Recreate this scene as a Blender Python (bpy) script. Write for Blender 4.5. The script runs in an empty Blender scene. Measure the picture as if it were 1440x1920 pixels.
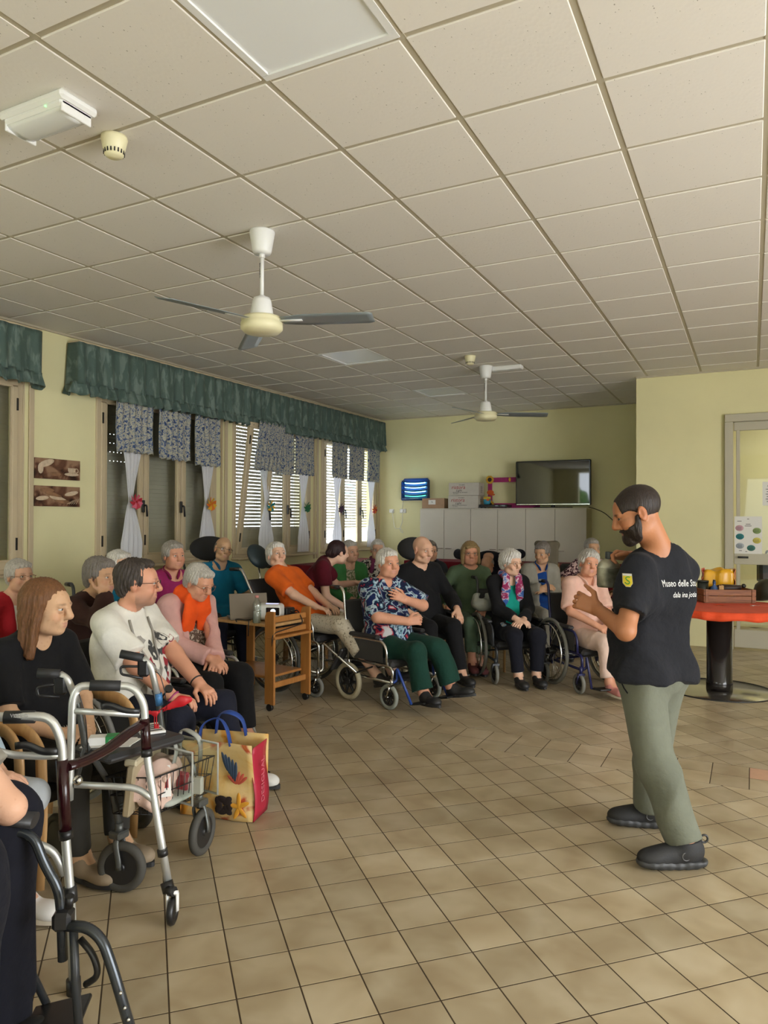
import bpy, math, random
import numpy as np
from mathutils import Vector, Matrix
sc = bpy.context.scene
C = sc.collection
# ---------------------------------------------------------------- camera
CF, CPITCH, CROLL, CYAW, CH, HC = 1359.6, math.radians(.590), math.radians(.173), math.radians(26.923), 1.487, 3.247
_fw = Vector((-math.sin(CYAW)*math.cos(CPITCH), math.cos(CYAW)*math.cos(CPITCH), math.sin(CPITCH)))
_r = Vector((math.cos(CYAW), math.sin(CYAW), 0)); _u = _r.cross(_fw)
CR = _r*math.cos(CROLL)+_u*math.sin(CROLL); CU = -_r*math.sin(CROLL)+_u*math.cos(CROLL)
cd = bpy.data.cameras.new('camera'); cam = bpy.data.objects.new('camera', cd); C.objects.link(cam)
cd.sensor_fit = 'VERTICAL'; cd.sensor_height = 36; cd.sensor_width = 27; cd.lens = CF/1920*36
cd.clip_start = .05; cd.clip_end = 200
cam.matrix_world = Matrix(((CR.x, CU.x, -_fw.x, 0), (CR.y, CU.y, -_fw.y, 0), (CR.z, CU.z, -_fw.z, CH), (0, 0, 0, 1)))
sc.camera = cam
# ---------------------------------------------------------------- light and exposure
sc.view_settings.view_transform = 'Standard'; sc.view_settings.look = 'None'
sc.view_settings.gamma = 1; sc.view_settings.use_curve_mapping = False
sc.view_settings.exposure = 0.28
try:
    sc.cycles.use_denoising = True; sc.cycles.max_bounces = 7; sc.cycles.diffuse_bounces = 4
    sc.cycles.glossy_bounces = 3; sc.cycles.transmission_bounces = 6; sc.cycles.transparent_max_bounces = 10
    sc.cycles.caustics_reflective = False; sc.cycles.caustics_refractive = False; sc.cycles.sample_clamp_indirect = 4
except Exception: pass
w = bpy.data.worlds.new('World'); sc.world = w; w.use_nodes = True
nt = w.node_tree; bg = nt.nodes['Background']
bg.inputs['Color'].default_value = (.86, .93, 1, 1); bg.inputs['Strength'].default_value = 8.0
def area(name, loc, aim, sx, sy, power, col=(1, 1, 1)):
    l = bpy.data.lights.new(name, 'AREA'); l.shape = 'RECTANGLE'; l.size = sx; l.size_y = sy; l.energy = power; l.color = col
    o = bpy.data.objects.new(name, l); C.objects.link(o); o.location = loc
    o.rotation_euler = (Vector(aim)-Vector(loc)).to_track_quat('-Z', 'Y').to_euler(); return o
area('assumed_daylight_right', (4.35, 2.2, 1.35), (-1, 2.6, .9), 4.4, 2.3, 100, (1, .91, .83))  # unseen lamp added for assumed right-hand openings; pink tint warms the ceiling
area('added_fill_rear', (1.4, -2.85, 1.5), (0.2, 5, 1.6), 3.6, 2.2, 55, (.95, 1, .93))  # unseen fill lamp added before the blocked rear opening to stand for daylight
area('added_corridor_fill', (1.2, 10.6, 3.1), (1.0, 10.6, 0), 1.2, .6, 26, (1, .95, .8))  # unseen lamp added in the corridor to brighten the view through the door
# ---------------------------------------------------------------- materials
def new_mat(name):
    m = bpy.data.materials.new(name); m.use_nodes = True
    n = m.node_tree.nodes; return m, n, m.node_tree.links, n['Principled BSDF']
def N(m, t, **kw):
    nd = m.node_tree.nodes.new(t)
    for k, v in kw.items():
        if k.startswith('i_'):
            nd.inputs[k[2:].replace('_', ' ')].default_value = v
        else: setattr(nd, k, v)
    return nd
def ramp(m, src, stops, interp='LINEAR'):
    r = m.node_tree.nodes.new('ShaderNodeValToRGB'); r.color_ramp.interpolation = interp
    e = r.color_ramp.elements
    while len(e) < len(stops): e.new(.5)
    for el, (p, c) in zip(e, stops): el.position = p; el.color = (*c, 1)
    m.node_tree.links.new(src, r.inputs[0]); return r.outputs[0]
def bump(m, src, strength=.3, dist=.01):
    b = N(m, 'ShaderNodeBump'); b.inputs['Strength'].default_value = strength; b.inputs['Distance'].default_value = dist
    m.node_tree.links.new(src, b.inputs['Height']); m.node_tree.links.new(b.outputs[0], m.node_tree.nodes['Principled BSDF'].inputs['Normal'])
def plain(name, col, rough=.5, metal=0., var=.0, scale=20, bmp=0., bscale=200, spec=.5, bdist=.002, **kw):
    m, n, L, p = new_mat(name)
    p.inputs['Base Color'].default_value = (*col, 1); p.inputs['Roughness'].default_value = rough; p.inputs['Metallic'].default_value = metal
    p.inputs['Specular IOR Level'].default_value = spec
    tc = N(m, 'ShaderNodeTexCoord')
    if var:
        t = N(m, 'ShaderNodeTexNoise', i_Scale=scale, i_Detail=4.); L.new(tc.outputs['Object'], t.inputs['Vector'])
        c = ramp(m, t.outputs[0], [(.3, tuple(x*(1-var) for x in col)), (.7, tuple(min(1, x*(1+var)) for x in col))]); L.new(c, p.inputs['Base Color'])
    if bmp:
        t = N(m, 'ShaderNodeTexNoise', i_Scale=bscale, i_Detail=3.); L.new(tc.outputs['Object'], t.inputs['Vector']); bump(m, t.outputs[0], bmp, bdist)
    for k, v in kw.items(): p.inputs[k].default_value = v
    return m
def emit(name, col, s):
    m, n, L, p = new_mat(name); p.inputs['Base Color'].default_value = (0, 0, 0, 1)
    p.inputs['Emission Color'].default_value = (*col, 1); p.inputs['Emission Strength'].default_value = s; return m
def cloth(name, col, col2=None, scale=9, rough=.85, weave=.25, stretch=(1, 1, 1), lo=.42, hi=.58, voronoi=False, more=None, interp='LINEAR'):
    """woven cloth; col2 gives a printed pattern"""
    m, n, L, p = new_mat(name); p.inputs['Roughness'].default_value = rough; p.inputs['Specular IOR Level'].default_value = .2
    try: p.inputs['Sheen Weight'].default_value = .03
    except Exception: pass
    tc = N(m, 'ShaderNodeTexCoord'); mp = N(m, 'ShaderNodeMapping'); mp.inputs['Scale'].default_value = stretch
    L.new(tc.outputs['Object'], mp.inputs[0])
    if voronoi: t = N(m, 'ShaderNodeTexVoronoi', i_Scale=scale); out = t.outputs['Distance']
    else: t = N(m, 'ShaderNodeTexNoise', i_Scale=scale, i_Detail=3., i_Distortion=.6); out = t.outputs[0]
    L.new(mp.outputs[0], t.inputs['Vector'])
    if col2 is None: st = [(.3, tuple(x*.9 for x in col)), (.7, tuple(min(1, x*1.1) for x in col))]
    elif more: st = more
    else: st = [(lo, col), (hi, col2)]
    L.new(ramp(m, out, st, interp), p.inputs['Base Color'])
    b = N(m, 'ShaderNodeTexNoise', i_Scale=26., i_Detail=5.); L.new(tc.outputs['Object'], b.inputs['Vector']); bump(m, b.outputs[0], weave, .02)
    return m
def wood(name, c1, c2, scale=6, rough=.4, axis='Z'):
    m, n, L, p = new_mat(name); p.inputs['Roughness'].default_value = rough
    tc = N(m, 'ShaderNodeTexCoord'); mp = N(m, 'ShaderNodeMapping')
    mp.inputs['Scale'].default_value = {'Z': (1, 1, .08), 'X': (.08, 1, 1), 'Y': (1, .08, 1)}[axis]
    t = N(m, 'ShaderNodeTexNoise', i_Scale=float(scale*8), i_Detail=4., i_Distortion=1.2)
    L.new(tc.outputs['Object'], mp.inputs[0]); L.new(mp.outputs[0], t.inputs['Vector'])
    L.new(ramp(m, t.outputs[0], [(.35, c1), (.65, c2)]), p.inputs['Base Color']); return m
def srgb(h):
    h = h.lstrip('#'); f = lambda v: (v/12.92 if v <= .04045 else ((v+.055)/1.055)**2.4)
    return tuple(f(int(h[i:i+2], 16)/255) for i in (0, 2, 4))
# ---------------------------------------------------------------- mesh builder
def frame_of(d):
    d = Vector(d).normalized(); a = Vector((0, 0, 1)) if abs(d.z) < .95 else Vector((1, 0, 0))
    s = d.cross(a).normalized(); return s, s.cross(d).normalized(), d
def _wrap(v): return Vector(v)
class MB:
    def __init__(s): s.v = []; s.f = []; s.m = []; s.mi = 0; s.sm = []; s.smooth = True
    def _add(s, vs, fs, smooth=None):
        o = len(s.v); s.v += [tuple(x) for x in vs]; s.f += [tuple(i+o for i in f) for f in fs]
        s.m += [s.mi]*len(fs); s.sm += [s.smooth if smooth is None else smooth]*len(fs); return s
    def box(s, c, d, rot=None, bev=0.):
        x, y, z = d[0]/2, d[1]/2, d[2]/2
        b = min(bev, .45*min(d))
        M = Matrix.Rotation(rot, 3, 'Z') if isinstance(rot, (int, float)) else (rot or Matrix.Identity(3)); c = Vector(c)
        if b <= 0:
            vs = [M @ Vector((sx*x, sy*y, sz*z))+c for sz in (-1, 1) for sy in (-1, 1) for sx in (-1, 1)]
            return s._add(vs, [(0, 2, 3, 1), (4, 5, 7, 6), (0, 1, 5, 4), (2, 6, 7, 3), (0, 4, 6, 2), (1, 3, 7, 5)], False)
        vs = []; idx = {}
        for sx in (-1, 1):
            for sy in (-1, 1):
                for sz in (-1, 1):
                    for a in range(3):
                        p = [sx*(x-b), sy*(y-b), sz*(z-b)]; p[a] = (sx*x, sy*y, sz*z)[a]
                        idx[(sx, sy, sz, a)] = len(vs); vs.append(M @ Vector(p)+c)
        fs = []
        for a in range(3):
            o = [i for i in range(3) if i != a]
            for sg in (-1, 1):
                q = []
                for u, v in ((-1, -1), (1, -1), (1, 1), (-1, 1)):
                    k = [0, 0, 0]; k[a] = sg; k[o[0]] = u; k[o[1]] = v; q.append(idx[(*k, a)])
                if (sg > 0) == (a == 1): q.reverse()
                fs.append(tuple(q))
        for a in range(3):   # edge strips along axis a
            o = [i for i in range(3) if i != a]
            for u in (-1, 1):
                for v in (-1, 1):
                    q = []
                    for e, ax in ((-1, o[0]), (1, o[0]), (1, o[1]), (-1, o[1])):
                        k = [0, 0, 0]; k[a] = e; k[o[0]] = u; k[o[1]] = v; q.append(idx[(*k, ax)])
                    if (u*v > 0) != (a == 1): q.reverse()
                    fs.append(tuple(q))
        for sx in (-1, 1):
            for sy in (-1, 1):
                for sz in (-1, 1):
                    q = [idx[(sx, sy, sz, a)] for a in range(3)]
                    if sx*sy*sz < 0: q.reverse()
                    fs.append(tuple(q))
        return s._add(vs, fs, False)
    def cyl(s, a, b, r, r2=None, n=14, caps=True):
        a = Vector(a); b = Vector(b); r2 = r if r2 is None else r2
        u, v, d = frame_of(b-a); vs = []
        for p, q in ((a, r), (b, r2)):
            for i in range(n):
                t = 2*math.pi*i/n; vs.append(p+u*(q*math.cos(t))+v*(q*math.sin(t)))
        fs = [(i, (i+1) % n, n+(i+1) % n, n+i) for i in range(n)]
        s._add(vs, fs)
        if caps:
            o = len(s.v)-2*n; s.f += [tuple(o+i for i in reversed(range(n))), tuple(o+n+i for i in range(n))]; s.m += [s.mi]*2; s.sm += [False]*2
        return s
    def tube(s, pts, r, n=10, bend=0., closed=False, flat=None):
        """pipe through pts; bend rounds the corners by that radius; r may be a list"""
        P = [Vector(p) for p in pts]
        rs = list(r) if isinstance(r, (list, tuple)) else [r]*len(P)
        if bend > 0 and len(P) > 2:
            Q = []; R2 = []; m = len(P)
            for i, p in enumerate(P):
                if not closed and i in (0, m-1): Q.append(p); R2.append(rs[i]); continue
                a = P[i-1]-p; c = P[(i+1) % m]-p; k = min(bend, a.length*.49, c.length*.49)
                A = p+a.normalized()*k; B = p+c.normalized()*k
                for j in range(6):
                    t = j/5; Q.append(A*(1-t)**2+p*2*t*(1-t)+B*t*t); R2.append(rs[i])
            P, rs = Q, R2
        m = len(P); vs = []; up = None
        for i, p in enumerate(P):
            if closed: d = P[(i+1) % m]-P[i-1]
            else: d = P[min(i+1, m-1)]-P[max(i-1, 0)]
            if d.length < 1e-9: d = Vector((0, 0, 1))
            d.normalize()
            if up is None: u, v, _ = frame_of(d)
            else:
                u = up-d*up.dot(d)
                if u.length < 1e-6: u = frame_of(d)[0]
                u.normalize(); v = u.cross(d)
            up = u
            fu, fv = flat or (1, 1)
            for j in range(n):
                t = 2*math.pi*j/n; vs.append(p+u*(rs[i]*fu*math.cos(t))+v*(rs[i]*fv*math.sin(t)))
        fs = []
        for i in range(m if closed else m-1):
            k = (i+1) % m
            for j in range(n): fs.append((i*n+j, i*n+(j+1) % n, k*n+(j+1) % n, k*n+j))
        s._add(vs, fs)
        if not closed:
            o = len(s.v)-m*n; s.f += [tuple(o+i for i in reversed(range(n))), tuple(o+(m-1)*n+i for i in range(n))]; s.m += [s.mi]*2; s.sm += [False]*2
        return s
    def lathe(s, prof, c=(0, 0, 0), axis=(0, 0, 1), n=24, sx=1., sy=1.):
        u, v, d = frame_of(axis); c = Vector(c); vs = []
        if tuple(axis) == (0, 0, 1): u, v, d = Vector((1, 0, 0)), Vector((0, 1, 0)), Vector((0, 0, 1))
        for r, h in prof:
            for i in range(n):
                t = 2*math.pi*i/n; vs.append(c+u*(r*sx*math.cos(t))+v*(r*sy*math.sin(t))+d*h)
        fs = []
        for k in range(len(prof)-1):
            for i in range(n): fs.append((k*n+i, k*n+(i+1) % n, (k+1)*n+(i+1) % n, (k+1)*n+i))
        s._add(vs, fs)
        o = len(s.v)-len(prof)*n
        for k, rev in ((0, True), (len(prof)-1, False)):
            if prof[k][0] > 1e-6:
                q = [o+k*n+i for i in range(n)]; s.f.append(tuple(reversed(q) if rev else q)); s.m.append(s.mi); s.sm.append(False)
        return s
    def ball(s, c, r, rot=None, n=14, m=9):
        rr = (r, r, r) if isinstance(r, (int, float)) else r; c = Vector(c); vs = []; M = rot or Matrix.Identity(3)
        for k in range(m+1):
            ph = math.pi*k/m
            for i in range(n):
                t = 2*math.pi*i/n; vs.append(M @ Vector((rr[0]*math.sin(ph)*math.cos(t), rr[1]*math.sin(ph)*math.sin(t), -rr[2]*math.cos(ph)))+c)
        fs = [(k*n+i, k*n+(i+1) % n, (k+1)*n+(i+1) % n, (k+1)*n+i) for k in range(m) for i in range(n)]
        return s._add(vs, fs)
    def torus(s, c, R, r, axis=(0, 0, 1), n=32, k=10, flat=1.):
        u, v, d = frame_of(axis); c = Vector(c); vs = []
        for i in range(n):
            t = 2*math.pi*i/n; e = u*math.cos(t)+v*math.sin(t)
            for j in range(k):
                q = 2*math.pi*j/k; vs.append(c+e*(R+r*math.cos(q))+d*(r*flat*math.sin(q)))
        return s._add(vs, [(i*k+j, ((i+1) % n)*k+j, ((i+1) % n)*k+(j+1) % k, i*k+(j+1) % k) for i in range(n) for j in range(k)])
    def prism(s, poly, a, b, o=(0, 0, 0), ux=(1, 0, 0), uy=(0, 1, 0)):
        """extruded polygon: poly in (ux, uy), from a to b along ux x uy"""
        ux = Vector(ux); uy = Vector(uy); d = ux.cross(uy); o = Vector(o); n = len(poly)
        vs = [o+ux*p[0]+uy*p[1]+d*a for p in poly]+[o+ux*p[0]+uy*p[1]+d*b for p in poly]
        return s._add(vs, [tuple(reversed(range(n))), tuple(range(n, 2*n))]+[(i, (i+1) % n, n+(i+1) % n, n+i) for i in range(n)], False)
    def grid(s, fn, nu, nv, thick=0.):
        """sheet fn(u,v) in 0..1; thick > 0 gives it a back"""
        vs = [Vector(fn(i/nu, j/nv)) for j in range(nv+1) for i in range(nu+1)]; W = nu+1
        fs = [(j*W+i, j*W+i+1, (j+1)*W+i+1, (j+1)*W+i) for j in range(nv) for i in range(nu)]
        if thick:
            nor = [Vector((0, 0, 0)) for _ in vs]
            for f in fs:
                nn = (vs[f[1]]-vs[f[0]]).cross(vs[f[3]]-vs[f[0]])
                for k in f: nor[k] += nn
            k = len(vs); vs = vs+[v-(q.normalized() if q.length > 0 else q)*thick for v, q in zip(vs, nor)]
            fs = fs+[tuple(k+i for i in reversed(f)) for f in fs]
            bd = [i for i in range(W)]+[j*W+nu for j in range(1, nv+1)]+[nv*W+i for i in range(nu-1, -1, -1)]+[j*W for j in range(nv-1, 0, -1)]
            for i in range(len(bd)): a, b = bd[i], bd[(i+1) % len(bd)]; fs.append((b, a, a+k, b+k))
        return s._add(vs, fs)
    def mesh(s, name, mat):
        me = bpy.data.meshes.new(name); me.from_pydata(s.v, [], s.f)
        for m in (mat if isinstance(mat, (list, tuple)) else [mat]): me.materials.append(m)
        me.polygons.foreach_set('material_index', s.m); me.polygons.foreach_set('use_smooth', s.sm); me.update(); return me
    def build(s, name, mat, parent=None, kind=None, label=None):
        o = bpy.data.objects.new(name, s.mesh(name, mat)); C.objects.link(o)
        if parent: o.parent = parent
        if kind: o['kind'] = kind
        if label: o['label'] = label
        return o
def tag(o, label, cat, group=None):
    o['label'] = label; o['category'] = cat
    if group: o['group'] = group
    return o
def empty(name, loc=(0, 0, 0), rz=0.):
    o = bpy.data.objects.new(name, None); C.objects.link(o); o.location = loc; o.rotation_euler = (0, 0, rz); o.empty_display_size = .1; return o
def thing(name, label, cat, loc=(0, 0, 0), rz=0., group=None): return tag(empty(name, loc, rz), label, cat, group)
def copyobj(o, parent=None, loc=None):
    c = o.copy(); C.objects.link(c)
    if parent: c.parent = parent
    if loc is not None: c.location = loc
    return c
def linkmesh(name, me, parent=None, loc=(0, 0, 0), rot=None, kind=None):
    o = bpy.data.objects.new(name, me); C.objects.link(o); o.location = loc
    if rot: o.rotation_euler = rot
    if parent: o.parent = parent
    if kind: o['kind'] = kind
    return o
def at_px(x, y, depth):
    return Vector((0, 0, CH))+(CR*((x-720)/CF)-CU*((y-960)/CF)+_fw)*depth
def proj(p):
    d = Vector(p)-Vector((0, 0, CH)); z = d.dot(_fw); return 720+CF*d.dot(CR)/z, 960-CF*d.dot(CU)/z, z
def text_mesh(body, size, mat, name='lettering', extrude=.0006, align='CENTER', shear=0., space=1.):
    cu = bpy.data.curves.new(name, 'FONT'); cu.body = body; cu.size = size; cu.extrude = extrude; cu.align_x = align; cu.align_y = 'CENTER'
    cu.shear = shear; cu.resolution_u = 2; cu.space_character = space
    o = bpy.data.objects.new(name, cu); C.objects.link(o)
    bpy.context.view_layer.update()
    me = bpy.data.meshes.new_from_object(o.evaluated_get(bpy.context.evaluated_depsgraph_get()))
    bpy.data.objects.remove(o); bpy.data.curves.remove(cu); me.materials.clear(); me.materials.append(mat); return me
def put_text(body, size, mat, parent, loc, ux, uy, **kw):
    me = text_mesh(body, size, mat, **kw); ux = Vector(ux).normalized(); uy = Vector(uy).normalized(); n = ux.cross(uy)
    o = linkmesh('lettering', me, parent)
    o.matrix_local = Matrix(((ux.x, uy.x, n.x, loc[0]), (ux.y, uy.y, n.y, loc[1]), (ux.z, uy.z, n.z, loc[2]), (0, 0, 0, 1)))
    return o
# ================================================================ setting
XW, YB, YP, XP = -5.85, 11.371, 9.35, -1.27
XR, YR = 4.5, -3.0
def grime(m, n, L, p, col, var=.07, scale=1.3):
    g = N(m, 'ShaderNodeNewGeometry'); t = N(m, 'ShaderNodeTexNoise', i_Scale=scale, i_Detail=5.)
    L.new(g.outputs['Position'], t.inputs['Vector'])
    L.new(ramp(m, t.outputs[0], [(.3, tuple(x*(1-var) for x in col)), (.75, tuple(min(1, x*(1+var*.5)) for x in col))]), p.inputs['Base Color'])
    t2 = N(m, 'ShaderNodeTexNoise', i_Scale=160., i_Detail=2.); L.new(g.outputs['Position'], t2.inputs['Vector']); bump(m, t2.outputs[0], .12, .002)
mwall, n, L, p = new_mat('yellow_wall_paint'); p.inputs['Roughness'].default_value = .75; p.inputs['Specular IOR Level'].default_value = .25
grime(mwall, n, L, p, srgb('#e6dfb0'))
mplaster = plain('dark_plaster', (.3, .29, .26), .9)
# floor tiles: colour by laid tile and cloudy glaze
mtile, n, L, p = new_mat('glazed_floor_tile'); p.inputs['Roughness'].default_value = .3; p.inputs['Specular IOR Level'].default_value = .42
g = N(mtile, 'ShaderNodeNewGeometry')
oi = N(mtile, 'ShaderNodeObjectInfo')
wn = N(mtile, 'ShaderNodeMath', operation='ADD'); L.new(oi.outputs['Random'], wn.inputs[0]); L.new(g.outputs['Random Per Island'], wn.inputs[1])
wf = N(mtile, 'ShaderNodeMath', operation='FRACT'); L.new(wn.outputs[0], wf.inputs[0])
t1 = N(mtile, 'ShaderNodeTexNoise', i_Scale=5., i_Detail=2.5, i_Distortion=.4); L.new(g.outputs['Position'], t1.inputs['Vector'])
base = ramp(mtile, t1.outputs[0], [(.3, srgb('#a08e71')), (.5, srgb('#ae9e81')), (.7, srgb('#bbad92'))])
hv = N(mtile, 'ShaderNodeHueSaturation'); L.new(base, hv.inputs['Color'])
mr = N(mtile, 'ShaderNodeMapRange'); mr.inputs['To Min'].default_value = .84; mr.inputs['To Max'].default_value = 1.1; L.new(wf.outputs[0], mr.inputs['Value']); L.new(mr.outputs[0], hv.inputs['Value'])
L.new(hv.outputs[0], p.inputs['Base Color'])
t2 = N(mtile, 'ShaderNodeTexNoise', i_Scale=14., i_Detail=2.); L.new(g.outputs['Position'], t2.inputs['Vector'])
p.inputs['Roughness'].default_value = .33
bump(mtile, t2.outputs[0], .02, .003)
mgrout = plain('brown_grout', srgb('#3d2f1c'), .9, var=.2, scale=8)
mtile_pink = plain('pink_floor_tile', srgb('#c49a80'), .35, var=.05)
floor = MB().box(((XW+XR)/2, (YR+YB)/2, -.0507), (XR-XW+.4, YB-YR+.4, .1)).build('floor', mgrout, kind='structure')
def tile_verts(cx, cy, ang, s=.0974, z=0.):
    c, sn = math.cos(ang), math.sin(ang); out = []
    for k, h in ((s-.0008, z), (s, z-.0004), (s, z-.003)):
        for a, b in ((-1, -1), (1, -1), (1, 1), (-1, 1)): out.append((cx+k*(a*c-b*sn), cy+k*(a*sn+b*c), h))
    return out
TF = [(0, 1, 2, 3)]+[(4+i, 4+(i+1) % 4, (i+1) % 4, i) for i in range(4)]+[(8+i, 8+(i+1) % 4, 4+(i+1) % 4, 4+i) for i in range(4)]
A45 = math.pi/4; SQ = .2*math.sqrt(.5)
tiles = []
ox, oy = -.0129, 2.9432
for i in range(-60, 60):
    for j in range(-60, 60):
        u, v = (i+.5)*.2, (j+.5)*.2
        x, y = ox+(u-v)*math.sqrt(.5), oy+(u+v)*math.sqrt(.5)
        if XW-.05 < x < XR and YR < y < 4.505+.03: tiles.append((x, y, A45))
        x, y = -.108+(u-v)*math.sqrt(.5), 4.905+(u+v)*math.sqrt(.5)
        if XW-.05 < x < XR and 4.905-.03 < y < YB: tiles.append((x, y, A45))
band = [(-.018+.1+.2*k, yy, 0.) for k in range(-30, 23) for yy in (4.605, 4.805)]
def inframe(x, y, m=30):
    px, py, z = proj((x, y, 0)); return z > .3 and -m < px < 1440+m and -m < py < 1920+m
def clipband(poly):    # keep the diagonal tiles out of the straight band
    lo = poly[0][1] < 4.7
    ys = [p[1] for p in poly]
    if not (min(ys) < 4.503 < max(ys) or min(ys) < 4.907 < max(ys)): return poly
    lim = 4.503 if sum(ys)/len(ys) < 4.7 else 4.907
    keep = (lambda p: p[1] <= lim) if lim < 4.7 else (lambda p: p[1] >= lim)
    out = []
    for a, b in zip(poly, poly[1:]+poly[:1]):
        if keep(a): out.append(a)
        if keep(a) != keep(b): t = (lim-a[1])/(b[1]-a[1]); out.append(tuple(a[i]+(b[i]-a[i])*t for i in range(3)))
    return out
single, rest = [], []
cand = sorted([t for t in tiles if inframe(*t[:2]) and (t[1] < 4.36 or t[1] > 5.06)]+[b for b in band if inframe(*b[:2])], key=lambda t: t[0]**2+t[1]**2)
single = cand[:298]; ss = set(single)
me = bpy.data.meshes.new('tile'); me.from_pydata(tile_verts(0, 0, 0), [], TF); me.materials.append(mtile)
me_p = me.copy(); me_p.materials[0] = mtile_pink
for x, y, a in single:
    linkmesh('tile', me_p if abs(x-.082) < .01 and abs(y-4.805) < .01 else me, floor, (x, y, 0), (0, 0, a))
vs, fs = [], []
for x, y, a in tiles+band:
    if (x, y, a) in ss: continue
    if a and (abs(y-4.503) < .15 or abs(y-4.907) < .15):
        top = clipband(tile_verts(x, y, a)[4:8]) if True else None
        if len(top) < 3: continue
        o = len(vs); k = len(top); vs += [(q[0], q[1], 0) for q in top]+[(q[0], q[1], -.003) for q in top]
        fs += [tuple(range(o, o+k))]+[(o+k+i, o+k+(i+1) % k, o+(i+1) % k, o+i) for i in range(k)]
    else:
        o = len(vs); vs += tile_verts(x, y, a); fs += [tuple(i+o for i in f) for f in TF]
m2 = bpy.data.meshes.new('distant_tiles'); m2.from_pydata(vs, [], fs); m2.materials.append(mtile)
linkmesh('distant_tiles', m2, floor, kind='stuff')
# ceiling
mceil, n, L, p = new_mat('mineral_ceiling_tile'); p.inputs['Roughness'].default_value = .9; p.inputs['Specular IOR Level'].default_value = .1
g = N(mceil, 'ShaderNodeNewGeometry')
vo = N(mceil, 'ShaderNodeTexVoronoi', i_Scale=55.); mpc = N(mceil, 'ShaderNodeMapping'); mpc.inputs['Scale'].default_value = (1.2, .75, 1)
L.new(g.outputs['Position'], mpc.inputs[0]); L.new(mpc.outputs[0], vo.inputs['Vector'])
nz = N(mceil, 'ShaderNodeTexNoise', i_Scale=28., i_Detail=2.); L.new(g.outputs['Position'], nz.inputs['Vector'])
mm = N(mceil, 'ShaderNodeMath', operation='MULTIPLY_ADD'); mm.inputs[1].default_value = .55; L.new(nz.outputs[0], mm.inputs[0]); L.new(vo.outputs['Distance'], mm.inputs[2])
L.new(ramp(mceil, mm.outputs[0], [(.30, srgb('#a8a396')), (.36, srgb('#e4dfd6'))]), p.inputs['Base Color'])  # shade inside the pits is painted into the colour as darker spots
bump(mceil, mm.outputs[0], .25, .002)
mrail = plain('ceiling_rail_enamel', srgb('#b7ae97'), .5)
ceiling = MB().box(((XW+XR)/2, (YR+YB)/2, HC+.09), (XR-XW+.5, YB-YR+.5, .1)).build('ceiling', mplaster, kind='structure')
CX, CY = -2.340, 2.371
me = MB().box((0, 0, .01), (.574, .574, .02), bev=.003).mesh('ceiling_tile', mceil)
panels = [(1, -1), (-3, 7), (-3, 11)]
ct = []
for a in range(-6, 12):
    for b in range(-9, 15):
        x0, x1, y0, y1 = CX+.6*a, CX+.6*a+.6, CY+.6*b, CY+.6*b+.6
        if (a, b) in panels: continue
        ct.append((max(x0, XW-.01), min(x1, XR), max(y0, YR), min(y1, YB)))
def cvis(t):
    px, py, z = proj(((t[0]+t[1])/2, (t[2]+t[3])/2, HC)); return z > .3 and -160 < px < 1600 and -160 < py < 1000
k = 0; other = MB()
for t in sorted(ct, key=lambda t: t[0]**2+t[2]**2):
    c = ((t[0]+t[1])/2, (t[2]+t[3])/2)
    if cvis(t) and k < 296:
        if t[1]-t[0] > .59 and t[3]-t[2] > .59: linkmesh('ceiling_tile', me, ceiling, (*c, HC))
        else: MB().box((*c, HC+.01), (t[1]-t[0]-.026, t[3]-t[2]-.026, .02), bev=.003).build('ceiling_tile', mceil, ceiling)
        k += 1
    else: other.box((*c, HC+.01), (t[1]-t[0]-.026, t[3]-t[2]-.026, .02))
other.build('ceiling_tiles_beyond', mceil, ceiling, kind='stuff')
for a in range(-5, 12): MB().box((CX+.6*a, (YR+YB)/2, HC+.012), (.03, YB-YR, .016)).build('ceiling_rail', mrail, ceiling)
for b in range(-8, 15): MB().box(((XW+XR)/2, CY+.6*b, HC+.0145), (XR-XW, .03, .016)).build('ceiling_rail', mrail, ceiling)
for y0, nm in ((0, 'trim_1'),):
    MB().box((XW+.012, (YR+YB)/2, HC-.008), (.024, YB-YR, .02)).box(((XW+XP)/2, YB-.012, HC-.008), (XP-XW, .024, .02)).box(((XP+XR)/2, YP-.012, HC-.008), (XR-XP, .024, .02)).build(nm, mrail, kind='structure')
mdiff = plain('opal_diffuser', (.82, .84, .84), .35, spec=.5)
mwhite = plain('white_plastic', (.8, .8, .78), .35)
mivory = plain('ivory_plastic', srgb('#e6dfb8'), .4)
for (a, b), lab in zip(panels, ('unlit square ceiling light panel at the top edge of the photo', 'unlit bright square ceiling light panel beyond the nearer fan', 'farthest unlit square ceiling light panel, bluish, left of the far fan')):
    o = thing('ceiling_light', lab, 'ceiling light', (CX+.6*a+.3, CY+.6*b+.3, HC), group='ceiling light panels')
    MB().box((0, .282, .012), (.594, .03, .024)).box((0, -.282, .012), (.594, .03, .024)).box((.282, 0, .012), (.03, .53, .024)).box((-.282, 0, .012), (.03, .53, .024)).build('frame', mwhite, o)
    MB().box((0, 0, .014), (.535, .535, .01)).build('diffuser', mdiff, o)
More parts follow.
